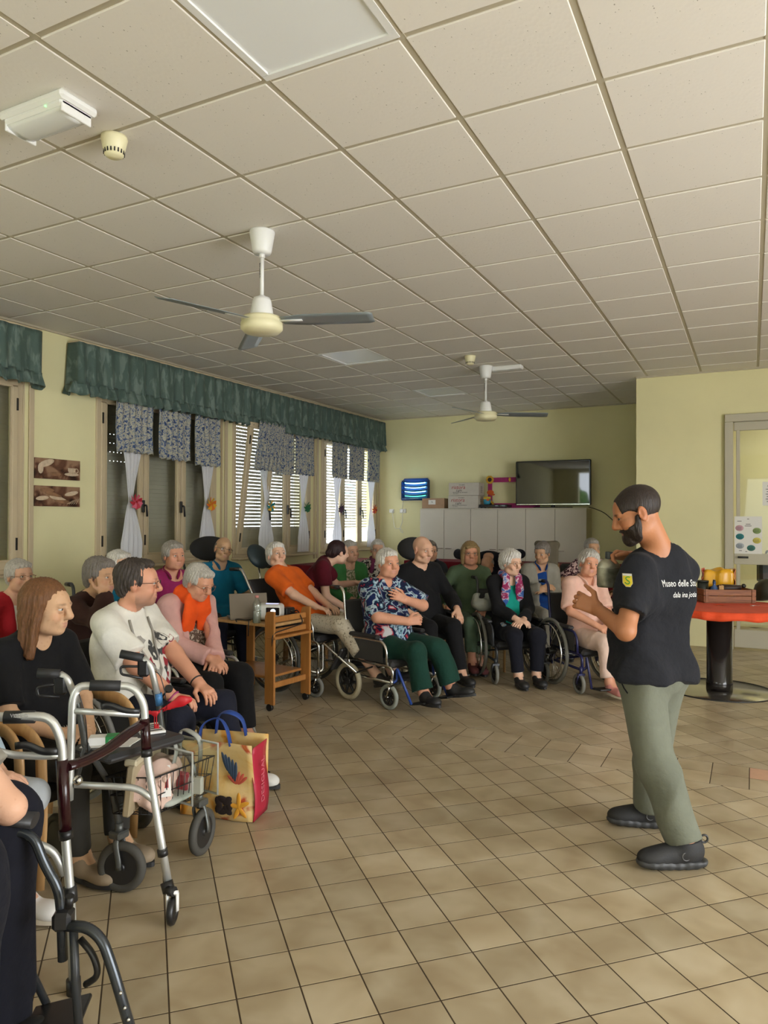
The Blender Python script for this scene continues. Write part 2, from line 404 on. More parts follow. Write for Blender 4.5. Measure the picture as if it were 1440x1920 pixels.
# walls
WZ0, WZ1 = 1.0, 2.76
WIN = [(2.35, 4.32), (5.15, 6.96), (7.29, 9.08), (9.40, 11.18)]
wl = MB()
def wbox(x0, x1, y0, y1, z0, z1, mb): mb.box(((x0+x1)/2, (y0+y1)/2, (z0+z1)/2), (x1-x0, y1-y0, z1-z0))
wbox(-6.12, XW, YR-.2, YB+.2, -.1, WZ0, wl); wbox(-6.12, XW, YR-.2, YB+.2, WZ1, HC+.1, wl)
ys = [YR-.2]+[v for q in WIN for v in q]+[YB+.2]
for i in range(0, len(ys), 2): wbox(-6.12, XW, ys[i], ys[i+1], WZ0, WZ1, wl)
wl.build('wall_left', mwall, kind='structure')
b_ = MB(); wbox(-6.12, XR+.2, YB, YB+.2, -.1, HC+.1, b_); b_.build('wall_back', mwall, kind='structure')
b_ = MB(); wbox(XP, -.29, YP, YP+.14, -.1, HC+.1, b_); wbox(-.29, 1.62, YP, YP+.14, 2.72, HC+.1, b_); wbox(1.62, XR+.2, YP, YP+.14, -.1, HC+.1, b_)
wbox(XP, XP+.14, YP+.14, YB, -.1, HC+.1, b_); b_.build('wall_partition', mwall, kind='structure')
b_ = MB(); wbox(XR, XR+.2, YR-.2, 0, -.1, HC+.1, b_); wbox(XR, XR+.2, 4.4, YB+.2, -.1, HC+.1, b_); wbox(XR, XR+.2, 0, 4.4, 2.55, HC+.1, b_); wbox(XR, XR+.2, 0, 4.4, -.1, .15, b_); b_.build('wall_right', mwall, kind='structure')  # opening assumed in this unseen wall for the right-hand daylight
b_ = MB(); wbox(-6.12, -5.0, YR-.2, YR, -.1, HC+.1, b_); wbox(-3.0, -.6, YR-.2, YR, -.1, HC+.1, b_); wbox(3.3, XR+.2, YR-.2, YR, -.1, HC+.1, b_)
wbox(-5.0, -3., YR-.2, YR, -.1, .9, b_); wbox(-5.0, -3., YR-.2, YR, 3.1, HC+.1, b_); wbox(-.6, 3.3, YR-.2, YR, 2.65, HC+.1, b_); wbox(-.6, 3.3, YR-.2, YR, -.1, .3, b_)  # right-hand opening is assumed for daylight and closed by the added panel
b_.build('wall_rear', mwall, kind='structure')
MB().box((XW+.006, (YR+YB)/2, .04), (.012, YB-YR, .08)).build('baseboard_left', mgrout, kind='structure')
MB().box(((XW+XP)/2, YB-.006, .04), (XP-XW, .012, .08)).build('baseboard_back', mgrout, kind='structure')
MB().box((1.35, YR-.1, 1.47), (3.92, .012, 2.38)).build('window_5', plain('white_sky_blocker', (.6, .6, .56), .8), kind='structure')  # unseen panel added in the rear opening to keep sky reflections off the door glass
# windows with roller shutters outside
mframe = plain('beige_window_enamel', srgb('#c4b394'), .42, var=.04, scale=3)
mslat = plain('grey_shutter_slat', srgb('#b3ae9f'), .55, var=.06, scale=4)
mblack = plain('black_plastic', (.012, .012, .013), .38)
mglass, n, L, p = new_mat('window_glass'); p.inputs['Base Color'].default_value = (.95, .98, .96, 1); p.inputs['Roughness'].default_value = .0; p.inputs['Transmission Weight'].default_value = 1; p.inputs['IOR'].default_value = 1.45
L.remove(n['Material Output'].inputs['Surface'].links[0])
tr = N(mglass, 'ShaderNodeBsdfTransparent'); tr.inputs[0].default_value = (.95, .965, .955, 1); gl = N(mglass, 'ShaderNodeBsdfGlossy'); gl.inputs['Roughness'].default_value = .02
lw = N(mglass, 'ShaderNodeLayerWeight'); lw.inputs[0].default_value = .5; pw = N(mglass, 'ShaderNodeMath', operation='POWER'); pw.inputs[1].default_value = 4; ma = N(mglass, 'ShaderNodeMath', operation='MULTIPLY_ADD'); ma.inputs[1].default_value = .5; ma.inputs[2].default_value = .035
L.new(lw.outputs['Facing'], pw.inputs[0]); L.new(pw.outputs[0], ma.inputs[0]); mx = N(mglass, 'ShaderNodeMixShader')
L.new(ma.outputs[0], mx.inputs[0]); L.new(tr.outputs[0], mx.inputs[1]); L.new(gl.outputs[0], mx.inputs[2]); L.new(mx.outputs[0], n['Material Output'].inputs['Surface'])
def sash_mesh(w, h):
    b = MB()
    for y, z, dy, dz in ((0, h/2-.03, w, .06), (0, -h/2+.035, w, .07), (-w/2+.028, 0, .056, h-.13), (w/2-.028, 0, .056, h-.13)): b.box((0, y, z), (.05, dy, dz), bev=.006)
    for y, z, dy, dz in ((0, h/2-.068, w-.11, .016), (0, -h/2+.078, w-.11, .016), (-w/2+.064, 0, .016, h-.14), (w/2-.064, 0, .016, h-.14)): b.box((.012, y, z), (.02, dy, dz))
    return b
def shutter(k, y0, y1, par):
    b = MB(); pitch = .047; z = WZ0+.02; i = 0
    while z < WZ1:
        gap = 0
        if k == 2 and z > 1.33: gap = .012
        if k == 3: gap = .022 if z > 1.32 else .038
        if k == 1 and 2.0 < z < 2.36 and i % 2 == 0: gap = .007
        b.box((-6.03, (y0+y1)/2, z+(pitch-gap)/2), (.012, y1-y0+.03, pitch-gap+(.002 if not gap else -.0015)), bev=.003)
        if gap:   # webs between the slots
            st = .034 if k == 2 else .3; c = y0+.02
            while c < y1:
                b.box((-6.03, c, z+pitch-gap/2), (.006, .012 if k == 2 else .008 if k == 3 else .038, gap+.003)); c += st if k != 1 else .05
        if gap and k == 1: b.box((-6.03, (y0+.55+y1)/2, z+pitch-gap/2), (.008, y1-y0-.55, gap+.003))
        z += pitch; i += 1
    b.build('shutter', mslat, par, kind='stuff', label='grey roller shutter behind the glass')
def handle(par, y, z, x=-5.79, flip=1):
    h = MB(); h.box((x, y, z+.02), (.02, .03, .13), bev=.004).tube([(x, y, z+.03), (x+.045, y, z+.03), (x+.05, y+.004, z-.09)], .011, bend=.015, flat=(1, 1)); h.build('handle', mblack, par, label='black window handle')
for k, (y0, y1) in enumerate(WIN):
    h = WZ1-WZ0; zc = (WZ0+WZ1)/2
    f = MB()
    for y, z, dy, dz in (((y0+y1)/2, WZ1-.02, y1-y0, .05), ((y0+y1)/2, WZ0+.02, y1-y0, .05), (y0+.025, zc, .06, h-.09), (y1-.025, zc, .06, h-.09)): f.box((-5.875, y, z), (.09, dy, dz), bev=.006)
    f.box((-5.80, (y0+y1)/2, WZ0-.015), (.16, y1-y0+.04, .03), bev=.008)
    win = f.build('window_%d' % (k+1), mframe, kind='structure')
    wd = (y1-y0-.09)/3
    for s in range(3):
        yc = y0+.045+wd*(s+.5); sw, sh = wd-.008, h-.07
        so = sash_mesh(sw, sh).build('sash', mframe, win); 
        pn = MB().box((0, 0, 0), (.006, sw-.12, sh-.15)).build('pane', mglass, so)
        so.location = (-5.845, yc, zc)
        if k == 2 and s == 0:
            a = math.radians(7.0); so.rotation_euler = (0, a, 0); so.location = (-5.83+math.sin(a)*sh/2, yc, WZ0+.035+math.cos(a)*sh/2)
        if s in (0, 1) and k: 
            if k == 2 and s == 0: handle(win, yc+sw/2-.03, 1.56, -5.735)
            else: handle(win, yc+sw/2-.03, 1.6)
        for zz in (-.62, .62):
            MB().box((.03, (-1 if s != 2 else 1)*(sw/2-.012), zz), (.012, .014, .11)).build('hinge', mblack, so)
    shutter(k, y0, y1, win)
for i, (yy, lab) in enumerate(((4.385, 'grey'), (7.12, 'a'), (9.25, 'b'), (11.27, 'c'))):
    MB().box((-5.838, yy-.06, 1.85), (.03, .016, 1.9)).box((-5.838, yy+.03, 1.85), (.02, .05, 1.9), bev=.004).build('trim_%d' % (i+2), mframe, kind='structure')
# gathered green pelmet curtains
mgreen = cloth('green_damask', srgb('#50625b'), srgb('#6f7f77'), scale=8, rough=.6, stretch=(1, 2.4, .7), lo=.5, hi=.62)
def pelmet(name, y0, y1, lab, ends, seed):
    rnd = random.Random(seed); x1 = -5.68
    path = ([(-5.83, y0)] if ends else [])+[(x1, y0), (x1, y1), (-5.83, y1)]
    seg = [0]
    for a, b in zip(path, path[1:]): seg.append(seg[-1]+math.hypot(b[0]-a[0], b[1]-a[1]))
    LT = seg[-1]
    ph = [rnd.uniform(0, 6) for _ in range(4)]
    def pos(s):
        for i in range(len(path)-1):
            if s <= seg[i+1]+1e-6:
                t = (s-seg[i])/(seg[i+1]-seg[i]); a, b = path[i], path[i+1]; d = ((b[0]-a[0])/(seg[i+1]-seg[i]), (b[1]-a[1])/(seg[i+1]-seg[i]))
                return a[0]+(b[0]-a[0])*t, a[1]+(b[1]-a[1])*t, d[1], -d[0]
    def body(u, v):
        s = u*LT; x, y, nx, ny = pos(s); r = .006+.016*v
        o = r*(math.sin(s*34+ph[0]+1.5*math.sin(s*3.1))+.5*math.sin(s*57+ph[1]))+.012*v
        return x+nx*o, y+ny*o, 3.165-.40*v
    def frill(u, v):
        s = u*LT; x, y, nx, ny = pos(s); r = .012+.026*v
        o = r*(math.sin(s*52+ph[2]+2*math.sin(s*2.3))+.5*math.sin(s*91+ph[3]))+.014+.03*v
        return x+nx*o, y+ny*o, 2.79-.125*v+.012*v*math.sin(s*52+ph[2])
    o = empty(name, (0, 0, 0)); tag(o, lab, 'curtain', 'green pelmet curtains')
    nu = int(LT*60)
    MB().grid(body, nu, 8, .004).build('valance', mgreen, o); MB().grid(frill, int(LT*80), 4, .003).build('frill', mgreen, o)
    MB().box((-5.76, (y0+y1)/2, 3.172), (.15, y1-y0, .018)).build('pelmet_board', mframe, o)
    return o
pelmet('pelmet_curtain', 4.80, 11.22, 'long green damask pelmet curtain running over three windows', True, 3)
pelmet('pelmet_curtain', 2.2, 4.40, 'short piece of green damask pelmet curtain at the left edge of the photo', False, 5)
# blue flowered half curtains and white tied curtains
mblue = cloth('blue_flowered_cotton', srgb('#39507c'), scale=34, rough=.8, more=[(.34, srgb('#33466e')), (.43, srgb('#5a6c8c')), (.48, srgb('#b9b4a2')), (.56, srgb('#a9a898')), (.64, srgb('#566c90'))], col2=(1, 1, 1), weave=.15)
mvoile = plain('white_voile', (.86, .86, .88), .8, bmp=.1, bscale=90)
mv_n = mvoile.node_tree; pb = mv_n.nodes['Principled BSDF']; pb.inputs['Transmission Weight'].default_value = .0
trl = N(mvoile, 'ShaderNodeBsdfTranslucent'); trl.inputs[0].default_value = (.85, .85, .9, 1); mxs = N(mvoile, 'ShaderNodeMixShader'); mxs.inputs[0].default_value = .35
mv_n.links.new(pb.outputs[0], mxs.inputs[1]); mv_n.links.new(trl.outputs[0], mxs.inputs[2]); mv_n.links.new(mxs.outputs[0], mv_n.nodes['Material Output'].inputs['Surface'])
WNAME = {1: 'first window from the left', 2: 'middle window', 3: 'far window by the corner'}
def half_curtain(y0, y1, zt, zb, lab, x=-5.715, lean=0., seed=0):
    r = random.Random(seed); a, b = r.uniform(0, 6), r.uniform(0, 6); fr = r.uniform(5, 7)
    def fn(u, v):
        o = .016*math.sin(u*fr*6.28+a)*(.4+.6*v)+.008*math.sin(u*13*3+b)
        return x+o+lean*(1-v), y0+(y1-y0)*(u+.015*math.sin(v*5+a)), zt-(zt-zb)*v+.008*math.sin(u*fr*6.28+a)+(.012*math.sin(u*40) if v == 0 else 0)
    o = MB().grid(fn, 44, 14, .003).build('half_curtain', mblue); tag(o, lab, 'curtain', 'blue flowered half curtains'); return o
SN = ('left', 'middle', 'right')
half = {1: [(5.27, 5.79, 2.73, 2.17), (5.87, 6.36, 2.7, 2.14), (6.44, 6.90, 2.71, 2.11)], 2: [(7.46, 8.02, 2.72, 2.12), (8.02, 8.42, 2.70, 2.10), (8.50, 8.98, 2.74, 2.12)], 3: [(9.50, 9.97, 2.76, 2.13), (10.02, 10.52, 2.74, 2.12), (10.66, 11.08, 2.76, 2.12)]}
for k, l in half.items():
    for s, q in enumerate(l):
        half_curtain(*q, '%s blue flowered half curtain on the %s' % (SN[s], WNAME[k]), x=-5.645 if k == 2 and s == 0 else -5.70 if k == 2 and s == 1 else -5.715, lean=.09 if k == 2 and s == 0 else 0, seed=k*7+s)
def tied(y, zt, zb, lab, seed, x=-5.775, ztie=1.665, wt=.34, wb=.30, lean=0.):
    r = random.Random(seed); a = r.uniform(0, 6)
    def fn(u, v):
        z = zt-(zt-zb)*v
        if z > ztie: t = (z-ztie)/(zt-ztie); w = .055+(wt-.055)*t**1.25
        else: t = (ztie-z)/(ztie-zb); w = .055+(wb-.055)*min(1, t*1.5)**.8
        q = u*2-1
        return x+lean*max(0, z-1.1)+.016*math.sin(u*28+a)*(.3+w*1.6)+.012*math.cos(q*1.5), y+q*w/2+.01*math.sin(v*9+a), z
    o = MB().grid(fn, 36, 30, .003).build('tied_curtain', mvoile); tag(o, lab, 'curtain', 'white tied curtains'); return o
def pinwheel(y, z, cols, lab, x=-5.72):
    o = thing('paper_pinwheel', lab, 'decoration', (x, y, z), group='paper pinwheels on the curtain ties')
    ms = [plain('paper_%s_%d' % (lab[:6].strip(), i), c, .7) for i, c in enumerate(cols)]
    for i in range(8):
        t = 2*math.pi*i/8; d = Vector((0, math.cos(t), math.sin(t))); q = Vector((0, -math.sin(t), math.cos(t)))
        b = MB(); P = [Vector((.01, 0, 0)), d*.085+Vector((.012, 0, 0)), d*.062+q*.042+Vector((.035, 0, 0)), d*.025+q*.03+Vector((.022, 0, 0))]
        b._add(P+[p_-Vector((.004, 0, 0)) for p_ in P], [(0, 1, 2, 3), (7, 6, 5, 4)]+[(i_, i_+4, (i_+1) % 4+4, (i_+1) % 4) for i_ in range(4)], False)
        b.build('blade', ms[i % len(ms)], o)
    MB().ball((.03, 0, 0), .012, n=8, m=5).build('button', ms[0], o)
red = srgb('#b5283c'); pink = srgb('#d0627a'); org = srgb('#d9701e'); yel = srgb('#d8a528'); teal = srgb('#1e7f86'); grn = srgb('#1f6b3c'); pur = srgb('#4a3350')
for k, y, cols, nm, x in ((1, 5.545, (red, pink), 'red and pink', -5.775), (1, 6.72, (org, yel), 'orange and yellow', -5.775), (2, 7.83, (teal, yel), 'teal and yellow', -5.72), (2, 8.79, (grn, (.02, .12, .06)), 'dark green', -5.775), (3, 9.74, (pur, (.1, .05, .09)), 'dark purple', -5.775), (3, 10.87, (org, red), 'orange and red', -5.775)):
    tied(y, 2.3, 1.02, 'white voile curtain tied with the %s pinwheel' % nm, int(y*10), x=x, wt=.30 if k == 1 else .36)
    pinwheel(y, 1.665, cols, '%s paper pinwheel tying a white curtain on the %s' % (nm, WNAME[k]), x=x+.06)
# canvas prints on the left wall
def canvas(y0, y1, z0, z1, lab, kind):
    o = thing('canvas_print', lab, 'picture', (XW, (y0+y1)/2, (z0+z1)/2), group='brown canvas prints')
    w_, h_ = y1-y0, z1-z0
    m1 = cloth('sepia_print_'+kind, srgb('#3a241a'), scale=7, rough=.6, more=[(.35, srgb('#2e1b13')), (.5, srgb('#6a4836')), (.62, srgb('#9a7960'))], col2=(1, 1, 1), weave=.05)
    cr = plain('sepia_cream_'+kind, srgb('#cdb79c'), .6, var=.15, scale=30); br = plain('sepia_brown_'+kind, srgb('#8a6548'), .6, var=.3, scale=24)
    MB().box((.012, 0, 0), (.024, w_, h_), bev=.002).build('canvas', m1, o)
    if kind == 'cup':
        MB().lathe([(.0, -.028), (.028, -.028), (.042, .0), (.046, .028), (.04, .028)], (.026, .15, -.008), n=16, sx=.06).build('printed_cup', cr, o)
        MB().torus((.026, .205, -.004), .02, .005, (1, 0, 0), 14, 5, .3).build('printed_handle', cr, o)
        MB().ball((.026, .15, -.042), (.002, .085, .016), n=18, m=6).build('printed_saucer', cr, o)
        MB().ball((.026, -.13, .05), (.002, .09, .03), rot=Matrix.Rotation(.35, 3, 'X'), n=16, m=6).ball((.026, -.19, .0), (.002, .03, .05), n=12, m=6).build('printed_hand', cr, o)
        MB().ball((.0265, -.03, -.045), (.002, .06, .02), n=16, m=6).build('printed_scoop', br, o)
    else:
        for i, (y, z, a, l) in enumerate(((-.17, -.02, .1, .07), (-.05, .015, -.25, .1), (-.0, -.02, -.2, .1), (.05, -.045, -.15, .1), (.15, .03, .2, .08), (-.12, .055, .0, .08))):
            MB().ball((.0255, y, z), (.002, l, .021), rot=Matrix.Rotation(a, 3, 'X'), n=16, m=6).build('printed_loaf', br if i % 2 else cr, o)
        for i in range(5): MB().tube([(.026, .1+.025*i, -.07), (.026, .17+.018*i, -.035+.006*i)], .0022, n=5).build('printed_wheat_stalk', cr, o)
canvas(4.445, 4.945, 1.855, 2.045, 'upper sepia canvas print with a coffee cup on the left wall', 'cup')
canvas(4.445, 4.945, 1.60, 1.79, 'lower sepia canvas print with loaves of bread on the left wall', 'bread')
# glazed door in the partition, notices on it
mdoor = plain('pale_grey_door_enamel', srgb('#b9b39f'), .4)
d = MB(); z1 = 2.72
for x, z, dx, dz in ((-.24, 1.315, .09, 2.63), (.665, 2.675, 1.9, .09), (1.575, 1.315, .09, 2.63)): d.box((x, YP+.02, z), (dx, .16, dz), bev=.006)
door = d.build('door_1', mdoor, kind='structure')
for x0, x1 in ((-.19, .66), (.68, 1.52)):
    w_ = x1-x0; c = (x0+x1)/2; lf = MB()
    for x, z, dx, dz in ((c, 2.58, w_, .1), (c, 1.045, w_-.0, .13), (c, .125, w_, .21), (x0+.045, 1.33, .04, 2.6), (x1-.045, 1.33, .09, 2.6)): lf.box((x, YP+.02, z), (dx, .045 if dx > .2 else .041, dz), bev=.005)
    lo = lf.build('door_leaf', mdoor, door)
    MB().box((c, YP+.02, 1.82), (w_-.1, .006, 1.42)).build('pane', mglass, lo); MB().box((c, YP+.02, .605), (w_-.1, .006, .75)).build('pane', mglass, lo)
    MB().tube([(x0+.05 if x0 < 0 else x1-.05, YP-.01, 1.065), (x0+.05 if x0 < 0 else x1-.05, YP-.05, 1.065), (x0+.15 if x0 < 0 else x1-.15, YP-.05, 1.065)], .012, bend=.012).build('door_handle', mblack, lo)
mpaper = plain('white_paper', (.78, .77, .74), .7)
mink = plain('printed_ink', (.03, .03, .035), .8)
def notice(x0, x1, z0, z1, lab):
    o = thing('notice', lab, 'poster', ((x0+x1)/2, YP-.008, (z0+z1)/2)); MB().box((0, 0, 0), (x1-x0, .002, z1-z0)).build('sheet', mpaper, o); return o
o = notice(-.185, .10, 1.105, 1.535, 'white notice with coloured ovals taped to the glazed door')
for x, z, c, nm in ((-.09, .08, '#c9a0ac', 'pink'), (.09, .05, '#8fa66a', 'green'), (-.085, -.018, '#2e7f86', 'teal'), (.09, -.062, '#d8cc68', 'yellow'), (-.085, -.125, '#a9b3bd', 'grey'), (.03, -.148, '#3f7a72', 'sea_green')):
    ov = MB().lathe([(.0, -.0015), (.043, -.0015), (.043, .0005), (0, .0005)], (x, -.002, z), (0, -1, 0), 24, sx=1., sy=.8).build('oval', plain('oval_'+nm, srgb(c), .7), o)
    for q in (.012, 0, -.012): MB().box((x, -.0042, z+q), (.045, .0006, .003)).build('printed_line', mink, ov)
for x, z, w_ in ((-.09, .16, .045), (.0, .185, .02), (.0, .125, .05), (0, .105, .07), (-.08, -.18, .03), (-.02, -.19, .02)): MB().box((x, -.0025, z), (w_, .0006, .006)).build('printed_line', mink, o)
o = notice(.105, .32, 1.66, 1.93, 'small white notice in a clear sleeve at the right edge of the photo')
put_text('AVVISO', .035, mink, o, (0, -.002, .09), (1, 0, 0), (0, 0, 1))
for i in range(6): MB().box((0, -.0022, .05-.028*i), (.15-.02*(i % 2), .0006, .006)).build('printed_line', mink, o)
# ceiling fittings
def smoke(x, y, lab):
    o = thing('smoke_detector', lab, 'smoke detector', (x, y, HC), group='smoke detectors')
    MB().lathe([(.058, 0), (.06, -.012), (.056, -.03), (.043, -.085), (.03, -.095), (0, -.097)]).build('housing', mivory, o)
    for i in range(18):
        t = 2*math.pi*i/18; MB().box((.0455*math.cos(t), .0455*math.sin(t), -.074), (.004, .006, .018), rot=t).build('vent_slot', mblack, o)
smoke(-2.62, 2.40, 'nearer ivory smoke detector hanging under the ceiling beside the emergency lamp'); smoke(-2.70, 7.35, 'far ivory smoke detector under the ceiling beside the far fan')
o = thing('emergency_light', 'white emergency light with clear ribbed lens fixed to the ceiling at upper left', 'emergency light', (-2.70, 2.11, HC))
MB().box((0, 0, -.02), (.40, .19, .04), bev=.012).box((0, 0, -.045), (.36, .16, .03), bev=.01).build('housing', mwhite, o)
mlens = plain('clear_lens', (.75, .76, .74), .12, spec=.6)
MB().grid(lambda u, v: (-.17+.34*u, -.07+.14*v, -.06-.022*math.sin(math.pi*v)**.7), 12, 10, .004).build('lens', mlens, o)
MB().box((-.174, 0, -.062), (.012, .15, .045), bev=.003).build('end_cap', mwhite, o); MB().box((.174, 0, -.062), (.012, .15, .045), bev=.003).build('end_cap', mwhite, o)
MB().cyl((.09, -.08, -.05), (.09, -.086, -.05), .004, n=8).build('indicator', emit('green_indicator', (.3, 1, .3), 2), o)
mblade = plain('grey_fan_blade', srgb('#8c9598'), .3, .3)
def fan(x, y, lab, rot, drop=.62):
    o = thing('ceiling_fan', lab, 'ceiling fan', (x, y, HC), rot, 'ceiling fans')
    MB().lathe([(.075, 0), (.078, -.01), (.058, -.125), (.05, -.14), (.012, -.14)]).build('canopy', mwhite, o)
    rd = MB().cyl((0, 0, -.13), (0, 0, -drop+.18), .0125).cyl((0, 0, -.14), (0, 0, -.165), .018).cyl((0, 0, -drop+.205), (0, 0, -drop+.18), .018).build('rod', mwhite, o)
    MB().lathe([(.05, -drop+.19), (.058, -drop+.17), (.075, -drop+.07), (.07, -drop+.06)]).build('motor_cover', mwhite, o)
    MB().lathe([(.07, -drop+.075), (.118, -drop+.07), (.125, -drop+.055), (.12, -drop+.042), (.128, -drop+.035), (.128, -drop-.0), (.105, -drop-.022), (.03, -drop-.03), (0, -drop-.03)], n=32).build('motor', mivory, o)
    for i in range(3):
        b = empty('blade_arm'); bpy.data.objects.remove(b)
        t = 2*math.pi*i/3; R = Matrix.Rotation(t, 3, 'Z')
        def fn(u, v):
            r = .13+.57*u; hw = .045+.022*min(1, u*4); q = (v-.5)*2
            ed = 1-.35*max(0, (u-.93)/.07)**2
            return R @ Vector((r, q*hw*ed, -drop+.048-q*hw*.20-.012*u))
        bl = MB().grid(fn, 16, 4, .003).build('blade', mblade, o)
        MB().tube([R @ Vector((.1, 0, -drop+.046)), R @ Vector((.26, 0, -drop+.042))], .009, n=8, flat=(1.8, .5)).build('blade_bracket', mwhite, bl)
    me = text_mesh('VORTICE', .022, mink); me2 = linkmesh('lettering', me, o, (0, 0, 0)); q = math.radians(-63)-rot
    ux = Vector((0, 0, 1)); nn = Vector((math.cos(q-math.pi/2+.45), math.sin(q-math.pi/2+.45), 0)); uy = nn.cross(ux)
    me2.matrix_local = Matrix(((ux.x, uy.x, nn.x, nn.x*.0135), (ux.y, uy.y, nn.y, nn.y*.0135), (ux.z, uy.z, nn.z, -drop+.36), (0, 0, 0, 1)))
    return o
fan(-2.67, 3.60, 'nearer white ceiling fan with three grey blades', math.radians(15), .60)
fan(-2.72, 7.92, 'far white ceiling fan with three grey blades, in front of the back wall', math.radians(22), .60)
o = tag(MB().box((-2.50, 8.02, HC-.025), (.36, .10, .05), bev=.008).build('junction_box', mwhite), 'white wiring box on the ceiling right beside the far fan', 'junction box')
# back tables under maroon cloths
mmaroon = cloth('maroon_tablecloth', srgb('#7a1d2b'), rough=.8)
def draped_table(x0, x1, y0, y1, h, lab, drop=.42, seed=1):
    t = thing('side_table', lab.replace('maroon cloth draped over', 'long table under'), 'table', ((x0+x1)/2, (y0+y1)/2, 0))
    dx, dy = x1-x0, y1-y0
    MB().box((0, 0, h-.02), (dx, dy, .03)).build('tabletop', mwood_mid, t)
    for a in (-1, 1):
        for b in (-1, 1): MB().box((a*(dx/2-.06), b*(dy/2-.06), (h-.035)/2), (.05, .05, h-.035)).build('leg', mwood_mid, t)
    r = random.Random(seed); P = []; n = 160
    per = [(-dx/2, -dy/2), (dx/2, -dy/2), (dx/2, dy/2), (-dx/2, dy/2)]; Lp = 2*(dx+dy)
    def edge(s):
        for i in range(4):
            a, b = per[i], per[(i+1) % 4]; l = math.hypot(b[0]-a[0], b[1]-a[1])
            if s <= l: return a[0]+(b[0]-a[0])*s/l, a[1]+(b[1]-a[1])*s/l, (b[1]-a[1])/l, -(b[0]-a[0])/l
            s -= l
        return (*per[0], 0, -1)
    def fn(u, v):
        x, y, nx, ny = edge(min(u*Lp, Lp-1e-4)); o = .006+.0*v+(.012+.014*math.sin(u*Lp*17+seed)+.008*math.sin(u*Lp*31))*v
        return x+nx*o, y+ny*o, h-drop*v
    b = MB().grid(fn, n, 5); b.prism([(q[0]*1.004, q[1]*1.004) for q in per], h-.003, h+.002)
    c = b.build('tablecloth', mmaroon); c.location = ((x0+x1)/2, (y0+y1)/2, 0); tag(c, lab, 'tablecloth', 'maroon tablecloths')
mwood_mid = wood('mid_wood', srgb('#8a6238'), srgb('#9c7346'), 5)
draped_table(-5.66, -5.0, 8.3, 10.35, .86, 'maroon cloth draped over the table below the windows')
draped_table(-4.75, -1.45, 10.05, 10.75, .86, 'maroon cloth draped over the table before the white cupboards', seed=4)
# ================================================================ organic modelling: smooth distance fields -> one continuous surface
class Field:
    def __init__(s): s.ops = []
    def add(s, fn, c, r, k=.02, sub=False):
        s.ops.append((fn, np.array(c, float), float(r), k, sub)); return s
    def cap(s, a, b, ra, rb=None, k=.02, sub=False, cut=None, flat=None, amp=0.):
        """tapered capsule; flat=(axis, ratio) squashes it across; cut=(point, dir) ends it with a plane"""
        rb = ra if rb is None else rb; a = np.array(a, float); b = np.array(b, float); ab = b-a; L2 = max(ab@ab, 1e-9); rm = max(ra, rb)
        fa = None
        if flat: fa = np.array(flat[0], float); fa = fa/np.linalg.norm(fa); fr = flat[1]
        def fn(P):
            d = P-a; h = np.clip(d@ab/L2, 0, 1); q = d-h[:, None]*ab
            if fa is not None:
                t = q@fa; g2 = (q*q).sum(1); r = ra+(rb-ra)*h
                g = np.sqrt(g2+t*t*(1/fr**2-1)); gg = np.sqrt(g2+t*t*(1/fr**4-1)); v = (g-r)*g/np.maximum(gg, 1e-6)
            else: v = np.sqrt((q*q).sum(1))-(ra+(rb-ra)*h)
            if cut is not None: v = np.maximum(v, (P-np.array(cut[0]))@np.array(cut[1]))
            return v
        return s.add(fn, (a+b)/2, math.sqrt(L2)/2+rm*(max(1, flat[1]) if flat else 1), k, sub)
    def ell(s, c, r, R=None, k=.02, sub=False, cut=None):
        c = np.array(c, float); r = np.array(r, float); M = None if R is None else np.array(R, float)
        def fn(P):
            q = P-c
            if M is not None: q = q@M
            k0 = np.sqrt(((q/r)**2).sum(1)); k1 = np.sqrt(((q/(r*r))**2).sum(1)); v = k0*(k0-1)/np.maximum(k1, 1e-6)
            if cut is not None: v = np.maximum(v, (P-np.array(cut[0]))@np.array(cut[1]))
            return v
        return s.add(fn, c, r.max(), k, sub)
    def box(s, c, h, R=None, rad=.01, k=.02, sub=False):
        c = np.array(c, float); h = np.array(h, float)-rad; M = None if R is None else np.array(R, float)
        def fn(P):
            q = P-c
            if M is not None: q = q@M
            q = np.abs(q)-h; return np.sqrt((np.maximum(q, 0)**2).sum(1))+np.minimum(q.max(1), 0)-rad
        return s.add(fn, c, float(np.linalg.norm(h))+rad, k, sub)
    def cutplane(s, p, d, k=.004, c=None, r=9.):
        p = np.array(p, float); d = np.array(d, float); d = d/np.linalg.norm(d)
        return s.add(lambda P: -((P-p)@d), p if c is None else c, r, k, True)
    def eval(s, P, margin):
        v = np.full(len(P), 1.0)
        for fn, c, r, k, sub in s.ops:
            m = r+margin+k*1.5
            if r < 8:
                d = P-c; idx = np.nonzero((np.abs(d) < m).all(1))[0]
                if not len(idx): continue
            else: idx = np.arange(len(P))
            f = fn(P[idx]); o = v[idx]
            if sub: f = -f; h = np.clip(.5-.5*(o-f)/k, 0, 1); v[idx] = o+(f-o)*h+k*h*(1-h)
            else: h = np.clip(.5+.5*(o-f)/k, 0, 1); v[idx] = o+(f-o)*h-k*h*(1-h)
        return v
_E = [(0, 1), (2, 3), (4, 5), (6, 7), (0, 2), (1, 3), (4, 6), (5, 7), (0, 4), (1, 5), (2, 6), (3, 7)]
